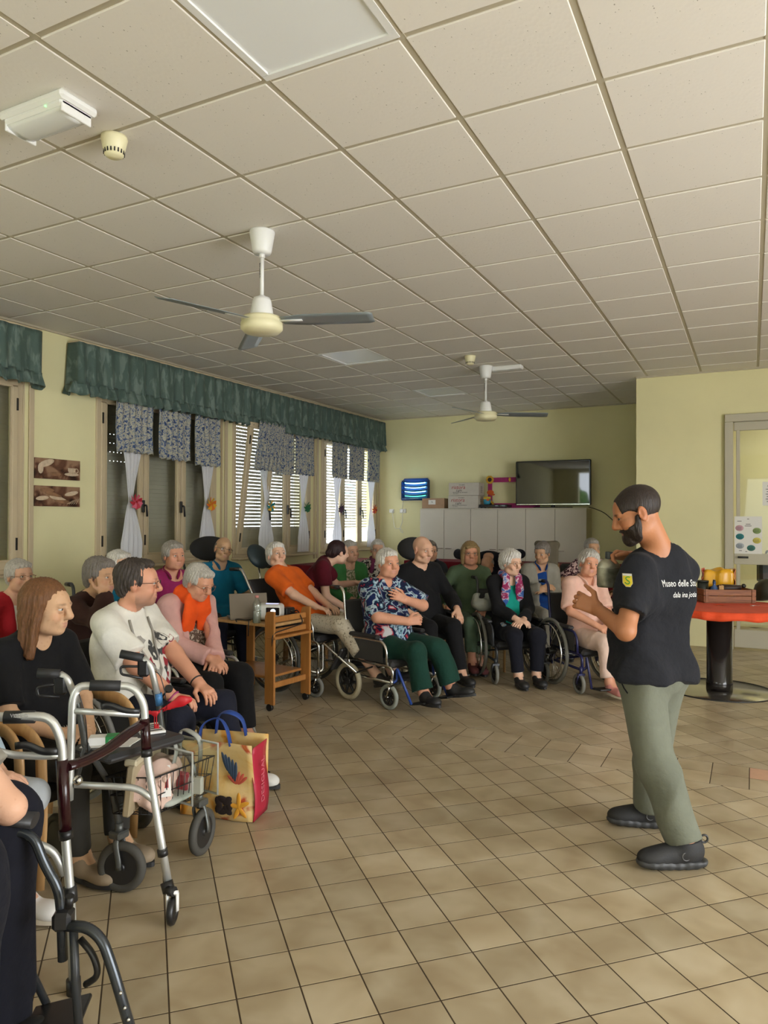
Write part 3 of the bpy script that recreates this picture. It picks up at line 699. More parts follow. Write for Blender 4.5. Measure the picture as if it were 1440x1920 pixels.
def surface(F, h, disp=None, fix=None):
    """surface nets on a sparse grid"""
    lo = np.min([c-r for f, c, r, k, s in F.ops if not s], 0)-2.5*h; hi = np.max([c+r for f, c, r, k, s in F.ops if not s], 0)+2.5*h
    q = 4; H = q*h
    n = np.ceil((hi-lo)/H).astype(int)+1
    g = np.stack(np.meshgrid(*[np.arange(i) for i in n], indexing='ij'), -1).reshape(-1, 3)
    cc = lo+(g+.5)*H-.5*h
    cv = F.eval(cc, H*1.5)
    act = np.abs(cv) < H*1.35
    full = n*q
    V = np.repeat(np.repeat(np.repeat(np.where(cv.reshape(n) > 0, 1., -1.).astype(np.float32), q, 0), q, 1), q, 2)
    ga = g[act]*q
    o4 = np.stack(np.meshgrid(*[np.arange(q)]*3, indexing='ij'), -1).reshape(-1, 3)
    I = (ga[:, None, :]+o4[None]).reshape(-1, 3)
    P = lo+I*h
    vv = np.empty(len(P))
    for a in range(0, len(P), 200000):
        p = P[a:a+200000]
        if disp is not None: d = disp(p)
        vv[a:a+200000] = F.eval(p, H)-(d if disp is not None else 0)
    V[I[:, 0], I[:, 1], I[:, 2]] = vv
    S = V < 0
    cnt = np.zeros(full-1, np.int8)
    for dx in (0, 1):
        for dy in (0, 1):
            for dz in (0, 1): cnt += S[dx:full[0]-1+dx, dy:full[1]-1+dy, dz:full[2]-1+dz]
    cells = np.stack(np.nonzero((cnt > 0) & (cnt < 8)), -1)
    off = np.array([(dx, dy, dz) for dx in (0, 1) for dy in (0, 1) for dz in (0, 1)])
    cor = cells[:, None, :]+off[None]
    val = V[cor[..., 0], cor[..., 1], cor[..., 2]]
    acc = np.zeros((len(cells), 3)); num = np.zeros(len(cells))
    for a, b in _E:
        va, vb = val[:, a], val[:, b]; m = (va < 0) != (vb < 0); t = np.where(m, va/np.where(m, va-vb, 1), 0)
        p = off[a]+(off[b]-off[a])*t[:, None]; acc[m] += p[m]; num[m] += 1
    vert = lo+(cells+acc/num[:, None])*h
    idx = np.full(full-1, -1, np.int32); idx[cells[:, 0], cells[:, 1], cells[:, 2]] = np.arange(len(cells))
    quads = []
    for ax in range(3):
        u, w_ = (ax+1) % 3, (ax+2) % 3
        A = S; sl0 = [slice(1, -1)]*3; sl1 = [slice(1, -1)]*3; sl0[ax] = slice(0, -1); sl1[ax] = slice(1, None)
        a0 = A[tuple(sl0)]; a1 = A[tuple(sl1)]
        e = np.stack(np.nonzero(a0 != a1), -1)
        if not len(e): continue
        inside = a0[e[:, 0], e[:, 1], e[:, 2]]
        base = e.copy(); base[:, u] += 1; base[:, w_] += 1
        r = []
        for du, dw in ((-1, -1), (0, -1), (0, 0), (-1, 0)):
            c = base.copy(); c[:, u] += du; c[:, w_] += dw; r.append(idx[c[:, 0], c[:, 1], c[:, 2]])
        qd = np.stack(r, -1); qd[~inside] = qd[~inside][:, ::-1]; quads.append(qd)
    quads = np.concatenate(quads); quads = quads[(quads >= 0).all(1)]
    return vert, quads
def cluster(V, Q, hid, cell, col=None):
    """merge the vertices marked hid into coarse cells (surface under clothing)"""
    key = np.arange(len(V)); g = np.floor(V/cell).astype(np.int64); gid = (g[:, 0]+500)*1000003+(g[:, 1]+500)*1009+(g[:, 2]+500)
    u, inv = np.unique(gid[hid], return_inverse=True); key[hid] = len(V)+inv
    uk, new = np.unique(key, return_inverse=True)
    cnt = np.bincount(new).astype(float); V2 = np.stack([np.bincount(new, V[:, i])/cnt for i in range(3)], 1); c2 = None if col is None else np.stack([np.bincount(new, col[:, i])/cnt for i in range(3)], 1)
    q = new[Q]; d = q == np.roll(q, -1, 1); nd = d.sum(1); quad = q[nd == 0]; quad = quad[(quad[:, 0] != quad[:, 2]) & (quad[:, 1] != quad[:, 3])]
    one = nd == 1; t = q[one]; k = d[one].argmax(1); r = np.arange(len(t)); tri = np.stack([t[r, (k+1) % 4], t[r, (k+2) % 4], t[r, (k+3) % 4]], 1); tri = tri[(tri[:, 0] != tri[:, 2]) & (tri[:, 0] != tri[:, 1]) & (tri[:, 1] != tri[:, 2])]
    _, ix = np.unique(np.sort(tri, 1), axis=0, return_index=True); tri = tri[ix]
    return V2, quad, tri, c2
def np_mesh(name, V, Q, mat, col=None, tri=None):
    me = bpy.data.meshes.new(name); me.vertices.add(len(V)); me.vertices.foreach_set('co', V.astype(np.float32).ravel())
    li = Q.ravel() if tri is None else np.concatenate([Q.ravel(), tri.ravel()]); nt = 0 if tri is None else len(tri); ls = np.concatenate([np.arange(0, Q.size, 4), Q.size+np.arange(0, 3*nt, 3)])
    me.loops.add(len(li)); me.loops.foreach_set('vertex_index', li.astype(np.int32))
    me.polygons.add(len(Q)+nt); me.polygons.foreach_set('loop_start', ls.astype(np.int32))
    try: me.polygons.foreach_set('loop_total', np.concatenate([np.full(len(Q), 4), np.full(nt, 3)]).astype(np.int32))
    except Exception: pass
    me.polygons.foreach_set('use_smooth', np.ones(len(Q)+nt, bool)); me.update(calc_edges=True); me.validate()
    me.materials.append(mat)
    if col is not None:
        a = me.color_attributes.new('tone', 'FLOAT_COLOR', 'POINT'); a.data.foreach_set('color', np.concatenate([col, np.ones((len(col), 1))], 1).astype(np.float32).ravel())
    return me
def smooth_obj(name, F, h, mat, parent=None, disp=None, col=None, label=None):
    V, Q = surface(F, h, disp); o = bpy.data.objects.new(name, np_mesh(name, V, Q, mat, None if col is None else col(V))); C.objects.link(o)
    if parent: o.parent = parent
    if label: o['label'] = label
    return o
def folds(amp, seed=0, f=1.):
    r = np.random.RandomState(seed); D = r.normal(size=(5, 3)); D /= np.linalg.norm(D, axis=1)[:, None]; D[:, 2] *= .5; ph = r.uniform(0, 6, 5)
    fr = np.array([17, 24, 33, 45, 15])*f
    def d(P):
        wv = .03*np.sin(P@D[4]*9+ph[4])
        o = sum(np.sin((P@D[i]+wv)*fr[i]+ph[i]+2*np.sin(P@D[(i+1) % 5]*6)) for i in range(4))/2.2
        rg = 1-2*np.abs(np.sin((P@D[4]+.04*np.sin(P@D[1]*8))*13*f+ph[2]+1.5*np.sin(P@D[0]*7)))
        return amp*(o+1.3*rg*np.clip(.6+.8*np.sin(P@D[2]*9+ph[3]), 0, 1))
    return d
# skin shader
mskin, n, L, p = new_mat('skin'); at = N(mskin, 'ShaderNodeVertexColor', layer_name='tone'); L.new(at.outputs[0], p.inputs['Base Color'])
p.inputs['Roughness'].default_value = .5; p.inputs['Specular IOR Level'].default_value = .35
try: p.inputs['Subsurface Weight'].default_value = .0
except Exception: pass
tc = N(mskin, 'ShaderNodeTexCoord'); t = N(mskin, 'ShaderNodeTexNoise', i_Scale=90., i_Detail=4.); L.new(tc.outputs['Object'], t.inputs['Vector']); bump(mskin, t.outputs[0], .25, .003)
def hair_mat(name, c, var=.35):
    m, n, L, p = new_mat(name); p.inputs['Roughness'].default_value = .5; p.inputs['Specular IOR Level'].default_value = .3
    tc = N(m, 'ShaderNodeTexCoord'); mp = N(m, 'ShaderNodeMapping'); mp.inputs['Scale'].default_value = (1, 1, .18); L.new(tc.outputs['Object'], mp.inputs[0])
    t = N(m, 'ShaderNodeTexNoise', i_Scale=150., i_Detail=3., i_Distortion=1.); L.new(mp.outputs[0], t.inputs['Vector'])
    L.new(ramp(m, t.outputs[0], [(.3, tuple(x*(1-var) for x in c)), (.68, tuple(min(1, x*(1+var*.6)) for x in c))]), p.inputs['Base Color']); bump(m, t.outputs[0], .6, .006); return m
HM = {k: hair_mat('hair_'+k, srgb(v)) for k, v in dict(white='#cfcbc4', grey='#9c968e', silver='#b5b0a8', dark='#2a211c', brown='#6e4a2e', auburn='#5a3526', blond='#8d7650', salt='#77706a', maroon='#2e1a1c', pepper='#423a35').items()}
meyew = plain('eye_white', (.62, .58, .54), .25); meyed = plain('eye_iris', (.03, .022, .018), .15)
mspec = plain('spectacle_frame', (.02, .018, .02), .3); mspec_b = plain('brown_spectacle_frame', srgb('#7a4f33'), .3)
mlensg = bpy.data.materials.new('spectacle_lens'); mlensg.use_nodes = True
_n = mlensg.node_tree; _n.nodes.remove(_n.nodes['Principled BSDF']); _t = _n.nodes.new('ShaderNodeBsdfTransparent'); _t.inputs[0].default_value = (.93, .93, .92, 1); _g = _n.nodes.new('ShaderNodeBsdfGlossy'); _g.inputs['Roughness'].default_value = .05
_x = _n.nodes.new('ShaderNodeMixShader'); _x.inputs[0].default_value = .02; _n.links.new(_t.outputs[0], _x.inputs[1]); _n.links.new(_g.outputs[0], _x.inputs[2]); _n.links.new(_x.outputs[0], _n.nodes['Material Output'].inputs['Surface'])
SKIN = {'pale': srgb('#d3a58a'), 'ruddy': srgb('#cf967a'), 'tan': srgb('#a9714e'), 'olive': srgb('#bf9473'), 'light': srgb('#dbb096'), 'sallow': srgb('#c9a17f')}
def rotz(a): return np.array([[math.cos(a), -math.sin(a), 0], [math.sin(a), math.cos(a), 0], [0, 0, 1]])
def rotx(a): return np.array([[1, 0, 0], [0, math.cos(a), -math.sin(a)], [0, math.sin(a), math.cos(a)]])
def roty(a): return np.array([[math.cos(a), 0, math.sin(a)], [0, 1, 0], [-math.sin(a), 0, math.cos(a)]])
def nrm(v): v = np.array(v, float); return v/max(np.linalg.norm(v), 1e-9)
def ik(a, b, l1, l2, pole):
    a, b = np.array(a, float), np.array(b, float); d = b-a; L_ = np.linalg.norm(d); L_ = min(L_, (l1+l2)*.995); u = nrm(d); b = a+u*L_
    x = (l1*l1-l2*l2+L_*L_)/(2*L_); hgt = math.sqrt(max(l1*l1-x*x, 0)); pl = np.array(pole, float); pl = nrm(pl-u*(pl@u)); return a+u*x+pl*hgt, b
def head_field(F, T, s=1., jaw=1., grow=0., part='skin', nose=1., gaunt=0.):
    """T maps head space (x right, y forward, z up, origin between the ears) to body space"""
    R, o = T; g = grow
    def X(p): return o+R@(np.array(p)*s)
    def E(c, r, k=.02, sub=False, rr=None): F.ell(X(c), (np.array(r)+g)*s, R if rr is None else R@rr, k*s, sub)
    E((0, -.012, .036), (.074, .094, .084), .02)
    E((0, .028, -.03), (.060*jaw, .062, .088), .03)
    E((0, .062, .03), (.052, .034, .045), .03)
    E((0, .066, -.093), (.026*jaw, .022, .020), .03)
    for q in (-1, 1):
        E((q*.042*jaw, .06, -.035), (.024-gaunt*.004, .028, .026), .025); E((q*.046*jaw, .022, -.075), (.022, .036, .026), .03)
        if part == 'skin':
            E((q*.031, .088, .021), (.021, .012, .0085), .012)
            F.ell(X((q*.032, .101, .004)), np.array((.0165, .013, .0115))*s, R, .010*s, True)
            F.cap(X((q*.012, .10, .01)), X((q*.010, .112, -.028)), .006*s, .008*s, .012*s)
            E((q*.0135, .101, -.036), (.0085, .011, .0085), .010)
            E((q*.078, -.004, -.006), (.010, .021, .034), .008, False, rotz(q*-.45)); F.ell(X((q*.088, .002, -.002)), np.array((.006, .010, .018))*s, R, .006*s, True)
            if gaunt: F.ell(X((q*.058, .05, -.062)), np.array((.013, .024, .016))*s*gaunt, R, .03*s, True)
    if part == 'skin':
        F.cap(X((0, .092, .018)), X((0, .114*(.9+.1*nose), -.026)), .0075*s, .0115*s*nose, .014*s)
        E((0, .113*(.93+.07*nose), -.030), (.0115*nose, .0105, .0105), .010)
        E((0, .084, -.064), (.025, .012, .018), .016)
        F.cap(X((-.015, .0915, -.0615)), X((.015, .0915, -.0615)), .0042*s, .0042*s, .006*s); F.cap(X((-.012, .0905, -.0725)), X((.012, .0905, -.0725)), .0052*s, .0052*s, .006*s)
        F.cap(X((-.020, .0985, -.0668)), X((.020, .0985, -.0668)), .0032*s, .0032*s, .004*s, True)
        for q in (-1, 1):
            E((q*.032, .0868, .0115), (.0165, .0105, .0068), .004); E((q*.032, .0865, -.0060), (.0150, .0095, .0052), .004)
        for q in (-1, 1): F.cap(X((q*.026, .100, -.036)), X((q*.036, .088, -.066)), .0045*s, .0035*s, .008*s, True)
    return X
def hand(F, w, d, nrm_p, side, curl=.5, s=1., spread=.10, thumb=.6):
    """w wrist, d fingers direction, nrm_p palm normal (towards the palm side), side +1: thumb towards d x n"""
    d = nrm(d); n_ = np.array(nrm_p, float); n_ = nrm(n_-d*(n_@d)); x = np.cross(d, n_)*side
    L_ = .088*s
    for q in (-.026, -.009, .009, .026): F.cap(w+x*q*.7*s, w+d*L_*(.98-abs(q-.005)*2)+x*q*s, .0145*s, .0122*s, .012*s)
    pts = {}
    for i, (q, l) in enumerate(((.030, .072), (.0100, .082), (-.0105, .076), (-.030, .058))):
        b = w+d*L_*(.96-abs(q-.006)*1.6)+x*q*s; a0 = spread*q/.03
        dd = nrm(d+x*a0); ang = curl*.7+.08*i*curl; p = b; prev = 0
        for j, (f, r0, r1) in enumerate(((.46, .0094, .0088), (.30, .0088, .0080), (.24, .0080, .0068))):
            ang_j = curl*(.75, 1.7, 2.4)[j]+(.02*i)
            v = dd*math.cos(ang_j)+n_*math.sin(ang_j); e = p+v*l*f*s; F.cap(p, e, r0*s, r1*s, .004*s); p = e
        pts[i] = p
    tb = w+d*.022*s+x*.026*s+n_*.004*s; v = nrm(d*.62+x*(1-thumb*.55)+n_*thumb*.55); m1 = tb+v*.042*s; F.cap(tb, m1, .0155*s, .0115*s, .012*s)
    v2 = nrm(d*.9+x*(.35-thumb*.4)+n_*thumb*.6); m2 = m1+v2*.03*s; F.cap(m1, m2, .0108*s, .0098*s, .006*s); m3 = m2+nrm(v2+n_*thumb*.3)*.026*s; F.cap(m2, m3, .0096*s, .0078*s, .005*s)
    return w+d*L_*.6
# ================================================================ people
def mixc(a, b, t): return a*(1-t[:, None])+np.array(b)*t[:, None]
def bl(P, c, r):
    q = (P-np.array(c))/np.array(r); return np.clip(1.25-np.sqrt((q*q).sum(1)), 0, .45)/.45
def skin_tone(base, T, s, brow=None, stubble=None, lips=(.42, .17, .15), old=True, seed=0, extra=None):
    R, o = T; ph = np.random.RandomState(seed).uniform(0, 6, 6)
    def f(V):
        col = np.tile(np.array(base), (len(V), 1)); nz_ = .5+.5*np.sin(V[:, 0]*47+ph[0]+2*np.sin(V[:, 2]*31+ph[1]))*np.sin(V[:, 1]*41+ph[2])
        col *= (.94+.1*nz_)[:, None]
        h = (V-o)@R/s; near = np.abs(h).max(1) < .16
        H = h
        def m(c, r): return np.where(near, bl(H, c, r), 0.)
        for q in (-1, 1):
            col = mixc(col, np.array(base)*np.array((1.02, .80, .76)), .45*m((q*.045, .07, -.03), (.022, .03, .02)))
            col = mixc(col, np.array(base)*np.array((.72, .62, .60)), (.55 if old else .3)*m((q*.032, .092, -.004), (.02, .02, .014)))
            col = mixc(col, np.array(base)*np.array((.85, .68, .64)), .5*m((q*.08, 0, -.005), (.016, .03, .036)))
            if brow is not None: col = mixc(col, brow, .75*m((q*.032, .095, .0245), (.021, .022, .0042)))
        col = mixc(col, np.array(base)*np.array((1.0, .78, .72)), .4*m((0, .112, -.03), (.016, .02, .018)))
        col = mixc(col, lips, .7*m((0, .1, -.0605), (.023, .025, .0048))+.0); col = mixc(col, lips, .65*m((0, .1, -.0735), (.019, .025, .0055)))
        if old: col = mixc(col, np.array(base)*.72, .35*m((0, .1, -.085), (.02, .02, .004)))
        if stubble is not None:
            st = np.where(near & (H[:, 1] > .0), np.clip((-.045-H[:, 2])/.03, 0, 1)*np.clip(1-m((0, .1, -.067), (.02, .03, .01)), 0, 1), 0); col = mixc(col, stubble, .45*st)
        if old and seed % 3 != 1:
            sp = np.sin(V[:, 0]*210+ph[3])*np.sin(V[:, 1]*190+ph[4])*np.sin(V[:, 2]*200+ph[5]); col = mixc(col, np.array(base)*np.array((.75, .62, .52)), .5*np.clip((sp-.62)*5, 0, 1))
        if extra: col = extra(V, col)
        return col
    return f
def hair(style, T, s, seed=0):
    F = Field(); R, o = T; ph = np.random.RandomState(seed+9).uniform(0, 6, 4)
    X = lambda p: o+R@(np.array(p)*s)
    E = lambda c, r, k=.02, sub=False, rr=None: F.ell(X(c), np.array(r)*s, R if rr is None else R@rr, k*s, sub)
    amp = .0035
    if style in ('short', 'fluffy', 'swept'):
        g = {'short': .0, 'fluffy': .011, 'swept': .006}[style]; amp = .006 if style == 'fluffy' else .004
        E((0, -.022, .046), (.081+g, .098+g, .086+g)); E((0, -.062, -.018), (.066+g, .048+g, .062+g), .03)
        for q in (-1, 1): E((q*.062, .0, .018), (.024+g, .05, .042), .02)
        E((0, .052, .082), (.058+g, .042, .03+g), .02)
        E((0, .128, -.035), (.066, .075, .095), .012, True)
        for q in (-1, 1): E((q*.084, .028, -.045), (.026, .034, .05), .012, True)
        E((0, -.03, -.12), (.09, .1, .045), .02, True)
    elif style == 'recede':
        amp = .005; E((0, -.026, .048), (.079, .094, .086)); E((0, -.062, -.018), (.064, .046, .060), .03)
        for q in (-1, 1): E((q*.062, -.004, .010), (.022, .042, .042), .02)
        E((0, .035, .098), (.052, .05, .026), .02); E((0, .132, .0), (.066, .070, .105), .01, True)
        for q in (-1, 1): E((q*.060, .095, .070), (.030, .05, .04), .01, True); E((q*.084, .028, -.05), (.026, .034, .05), .012, True)
        E((0, -.03, -.12), (.09, .1, .045), .02, True)
    elif style == 'bob' or style == 'long':
        lo = -.088 if style == 'bob' else -.20
        E((0, -.018, .046), (.085, .10, .088)); E((0, -.055, -.03), (.082, .055, .075), .03)
        for q in (-1, 1):
            F.cap(X((q*.070, .028 if style == 'bob' else .012, .05)), X((q*.083, .022 if style == 'bob' else -.008, lo)), .024*s, .019*s, .02*s)
            F.cap(X((q*.060, -.04, .03)), X((q*.062, -.055, lo)), .035*s, .028*s, .03*s)
        F.cap(X((0, -.08, .03)), X((0, -.078, lo)), .04*s, .03*s, .03*s)
        if style == 'bob': F.cap(X((-.045, .082, .078)), X((.045, .082, .07)), .016*s, .016*s, .02*s)
        E((0, .135, -.04), (.064, .085, .112), .010, True)
    elif style == 'buzz':
        amp = .0008; head_field(F, T, s, grow=.0045, part='hair'); F.cutplane(X((0, 0, .0)), R@np.array((0, .0, -1.0)), .004) if False else None
        E((0, .150, .0), (.090, .095, .118), .004, True); E((0, .09, -.10), (.2, .105, .095), .006, True)
        for q in (-1, 1): E((q*.072, .055, -.05), (.05, .05, .075), .006, True); E((q*.085, -.002, -.012), (.03, .022, .033), .006, True)
        E((0, -.02, -.15), (.2, .2, .095), .008, True)
        for q in (-1, 1): E((q*.064, .108, .075), (.028, .05, .022), .006, True)
    elif style == 'fringe':
        amp = .0015
        E((0, -.018, .028), (.0775, .0945, .078)); E((0, -.06, -.01), (.064, .042, .05), .03)
        E((0, .1, .0), (.2, .098, .3), .01, True); E((0, -.0, .125), (.095, .13, .078), .012, True); E((0, 0, -.13), (.2, .2, .085), .01, True)
        for q in (-1, 1): E((q*.085, 0, -.014), (.03, .024, .036), .006, True)
    elif style == 'tied':
        E((0, -.022, .045), (.080, .098, .085)); E((0, -.06, -.01), (.066, .05, .06), .03); E((0, -.11, -.01), (.036, .034, .04), .02)
        for q in (-1, 1): E((q*.066, .01, .01), (.02, .045, .04), .02)
        E((0, .130, -.03), (.068, .075, .098), .010, True)
        for q in (-1, 1): E((q*.084, .012, -.03), (.026, .03, .04), .01, True)
        E((0, -.03, -.13), (.09, .1, .05), .02, True)
    elif style == 'beard':
        amp = .0012; head_field(F, T, s, grow=.0055, part='hair'); E((0, .076, -.100), (.030, .026, .028), .02)
        F.cap(X((-.024, .099, -.053)), X((.024, .099, -.053)), .005*s, .005*s, .01*s)
        F.cutplane(X((0, .09, -.050)), R@np.array((0, .12, 1.0)), .006) if False else None
        F.cutplane(X((0, .012, 0)), R@np.array((0, -1, -.12)), .006); F.cutplane(X((0, .05, -.038)), R@np.array((0, .2, .98)), .006)
        for q in (-1, 1): F.cap(X((q*.071, .020, -.012)), X((q*.064, .030, -.06)), .011*s, .014*s, .01*s)
        for q in (-1, 1): E((q*.046, .088, -.030), (.030, .034, .022), .008, True)
        E((0, .112, -.067), (.019, .025, .007), .004, True)
    def disp(P):
        h = (P-o)@R/s; a = np.arctan2(h[:, 0], h[:, 1]+.02)
        return amp*(np.sin(a*26+9*h[:, 2]*4+ph[0]+1.5*np.sin(h[:, 2]*38+ph[1]))*.6+.5*np.sin(a*47+h[:, 2]*30+ph[2])+.5*np.sin(h[:, 1]*60+ph[3]+a*5))
    return F, disp
def spectacles(par, T, s, mat, big=1., thick=.0016):
    R, o = T; X = lambda p: Vector(o+R@(np.array(p)*s)); b = MB()
    w, h = .0235*big, .0165*big; y = .111
    for q in (-1, 1):
        pts = [X((q*.0335+w*math.copysign(abs(math.cos(t))**.75, math.cos(t)), y-.16*abs(math.cos(t))*.03, -.002+h*math.copysign(abs(math.sin(t))**.75, math.sin(t)))) for t in [2*math.pi*i/20 for i in range(20)]]
        b.tube(pts, thick*s, n=6, closed=True); b.tube([X((q*(.0335+w), y-.004, .004)), X((q*.078, y-.02, .006)), X((q*.080, .0, .006)), X((q*.078, -.012, -.01))], thick*s, n=6, bend=.01*s)
    b.tube([X((-.0335+w, y, .003)), X((0, y+.005, .007)), X((.0335-w, y, .003))], thick*s, n=6, bend=.004)
    sp = b.build('spectacles', mat, par)
    for q in (-1, 1):
        pts = [X((q*.0335+w*math.cos(t)*.95, y, -.002+h*math.sin(t)*.95)) for t in [2*math.pi*i/16 for i in range(16)]]
        l = MB(); l._add(pts, [tuple(range(16))]); l.build('lens', mlensg, sp)
class Pose: pass
def torso(F, J, g, k=.05, fat=0., wd=1., bust=0., core=1., z0=None):
    U, Fw, Rt, s = J.U, J.F, J.Rt, J.s; B = np.stack([Rt, Fw, U], 1)
    F.ell(J.P, np.array((.165*wd*getattr(J, 'hipw', 1.)+g, .115+g, .105+g))*s, B, k)
    mid = (J.P*.52+J.C*.48)+Fw*(.012+.04*fat)*s; F.ell(mid, np.array((.140*wd*(1+.12*fat)+g, .098+.062*fat+g, .150+g))*s*np.array((core, core, 1)), B, k)
    B2 = np.stack([Rt, J.F2, J.U2], 1)
    F.ell(J.C+J.U2*.03*s, np.array((.152*wd+g, .098+.02*fat+g, .165+g))*s, B2, k)
    for q, S in ((1, J.SR), (-1, J.SL)): F.cap(J.N-J.U2*.022*s+Rt*q*.03*s, S+J.U2*.002*s, (.054+g)*s, (.044+g)*s, .05*s)
    if bust:
        for q in (-1, 1): F.ell(J.C+J.F2*(.075+.02*bust)*s+Rt*q*.068*s-J.U2*.012*s, np.array((.068, .045+.02*bust, .068))*s+g, B2, .04*s)
def arm(F, J, sd, g, upto, k=.02, fat=1.):
    S, Eb, W = (J.SR, J.ER, J.WR) if sd > 0 else (J.SL, J.EL, J.WL); s = J.s
    if upto >= 1.999:
        F.cap(S, Eb, (.051*fat+g)*s, (.041*fat+g)*s, .03*s); d = nrm(W-Eb); c = Eb+(W-Eb)*min(1, upto-1)
        F.cap(Eb, W, (.042*fat+g)*s, (.029*fat+g)*s, .02*s, cut=(c, d) if g else None)
    elif upto > 1:
        F.cap(S, Eb, (.051*fat+g)*s, (.041*fat+g)*s, .03*s); d = nrm(W-Eb); c = Eb+(W-Eb)*(upto-1); F.cap(Eb, W, (.042*fat+g+.006)*s, (.034*fat+g+.006)*s, .02*s, cut=(c, d))
    else:
        d = nrm(Eb-S); c = S+(Eb-S)*upto; F.cap(S, Eb, (.054*fat+g)*s, (.052*fat+g*1.3)*s, .03*s, cut=(c, d))
def legs(F, J, g, upto, k=.03, fat=1., flare=0.):
    s = J.s
    for H, K, A in ((J.HR, J.KR, J.AR), (J.HL, J.KL, J.AL)):
        F.cap(H, K, (.084*fat+g)*s, (.056*fat+g)*s, .04*s); d = nrm(A-K); c = K+(A-K)*(upto-1)
        if upto > 1: F.cap(K, A, (.055*fat+g)*s, (.038+g+flare)*s, .03*s, cut=(c, d) if g else None)
        if g == 0: F.ell(K+(A-K)*.3-nrm(np.cross(np.cross(d, K-H), d))*0.0+np.array(J.calf)*.012*s, np.array((.047, .05, .09))*s, None, .03*s)
def seated(sp):
    J = Pose(); s = J.s = sp.get('s', .97); zs = sp['zs']; lean = sp.get('lean', .12); stoop = sp.get('stoop', .25); tw = sp.get('twist', 0.); tilt = sp.get('tilt', 0.)
    Rz = rotz(tw); Rl = roty(tilt)
    J.P = np.array((0, 0, zs+.105*s)); J.U = Rl@rotx(lean)@np.array((0, 0, 1.)); J.Rt = Rl@Rz@np.array((1., 0, 0)); J.F = nrm(np.cross(J.U, J.Rt)); J.Rt = np.cross(J.F, J.U)
    up = lambda a: nrm(J.U*math.cos(a)+J.F*math.sin(a))
    J.C = J.P+up(stoop*.3)*.27*s; J.U2 = up(stoop); J.F2 = nrm(np.cross(J.U2, J.Rt)); J.N = J.C+J.U2*.225*s
    nk = up(stoop*1.6+sp.get('neck', .1)); J.H = J.N+nk*.150*s+J.F2*.012*s
    sh = .155*s*sp.get('sw', 1.)
    J.SR = J.N+J.Rt*sh-J.U2*.062*s; J.SL = J.N-J.Rt*sh-J.U2*.062*s
    hips = .088*s; J.HR = J.P+np.array((hips, .01, -.02*s)); J.HL = J.P+np.array((-hips, .01, -.02*s))
    kz = zs+.065*s; J.KR = np.array(sp.get('kr', (.12, .44, None)), object); J.KL = np.array(sp.get('kl', (-.12, .44, None)), object)
    J.KR = np.array([J.KR[0], J.KR[1], kz if J.KR[2] is None else J.KR[2]], float); J.KL = np.array([J.KL[0], J.KL[1], kz if J.KL[2] is None else J.KL[2]], float)
    J.AR = np.array(sp.get('ar', (.12, .50, .10)), float); J.AL = np.array(sp.get('al', (-.12, .48, .10)), float)
    return J
def finish_pose(J, sp):
    s = J.s; J.calf = (0, -1, 0)
    for sd, S in ((1, J.SR), (-1, J.SL)):
        nm = 'r' if sd > 0 else 'l'; W = np.array(sp.get('h'+nm, (sd*.17, .34, sp.get('zs', .5)+.20)), float)
        Eb, W2 = ik(S, W, .285*s, .245*s, sp.get('e'+nm, (sd*.8, -.5, -.6)))
        if 'elbow'+nm in sp: Eb = np.array(sp['elbow'+nm], float); W2 = Eb+nrm(W-Eb)*.245*s
        if sd > 0: J.ER, J.WR = Eb, W2
        else: J.EL, J.WL = Eb, W2
    yw, pt, rl = sp.get('hy', 0.), sp.get('hp', 0.), sp.get('hroll', 0.)
    base = np.stack([J.Rt, nrm(np.cross(np.array((0, 0, 1.)), J.Rt)), np.array((0, 0, 1.))], 1)
    J.HT = (base@rotz(yw)@rotx(pt)@roty(rl), J.H)
    return J
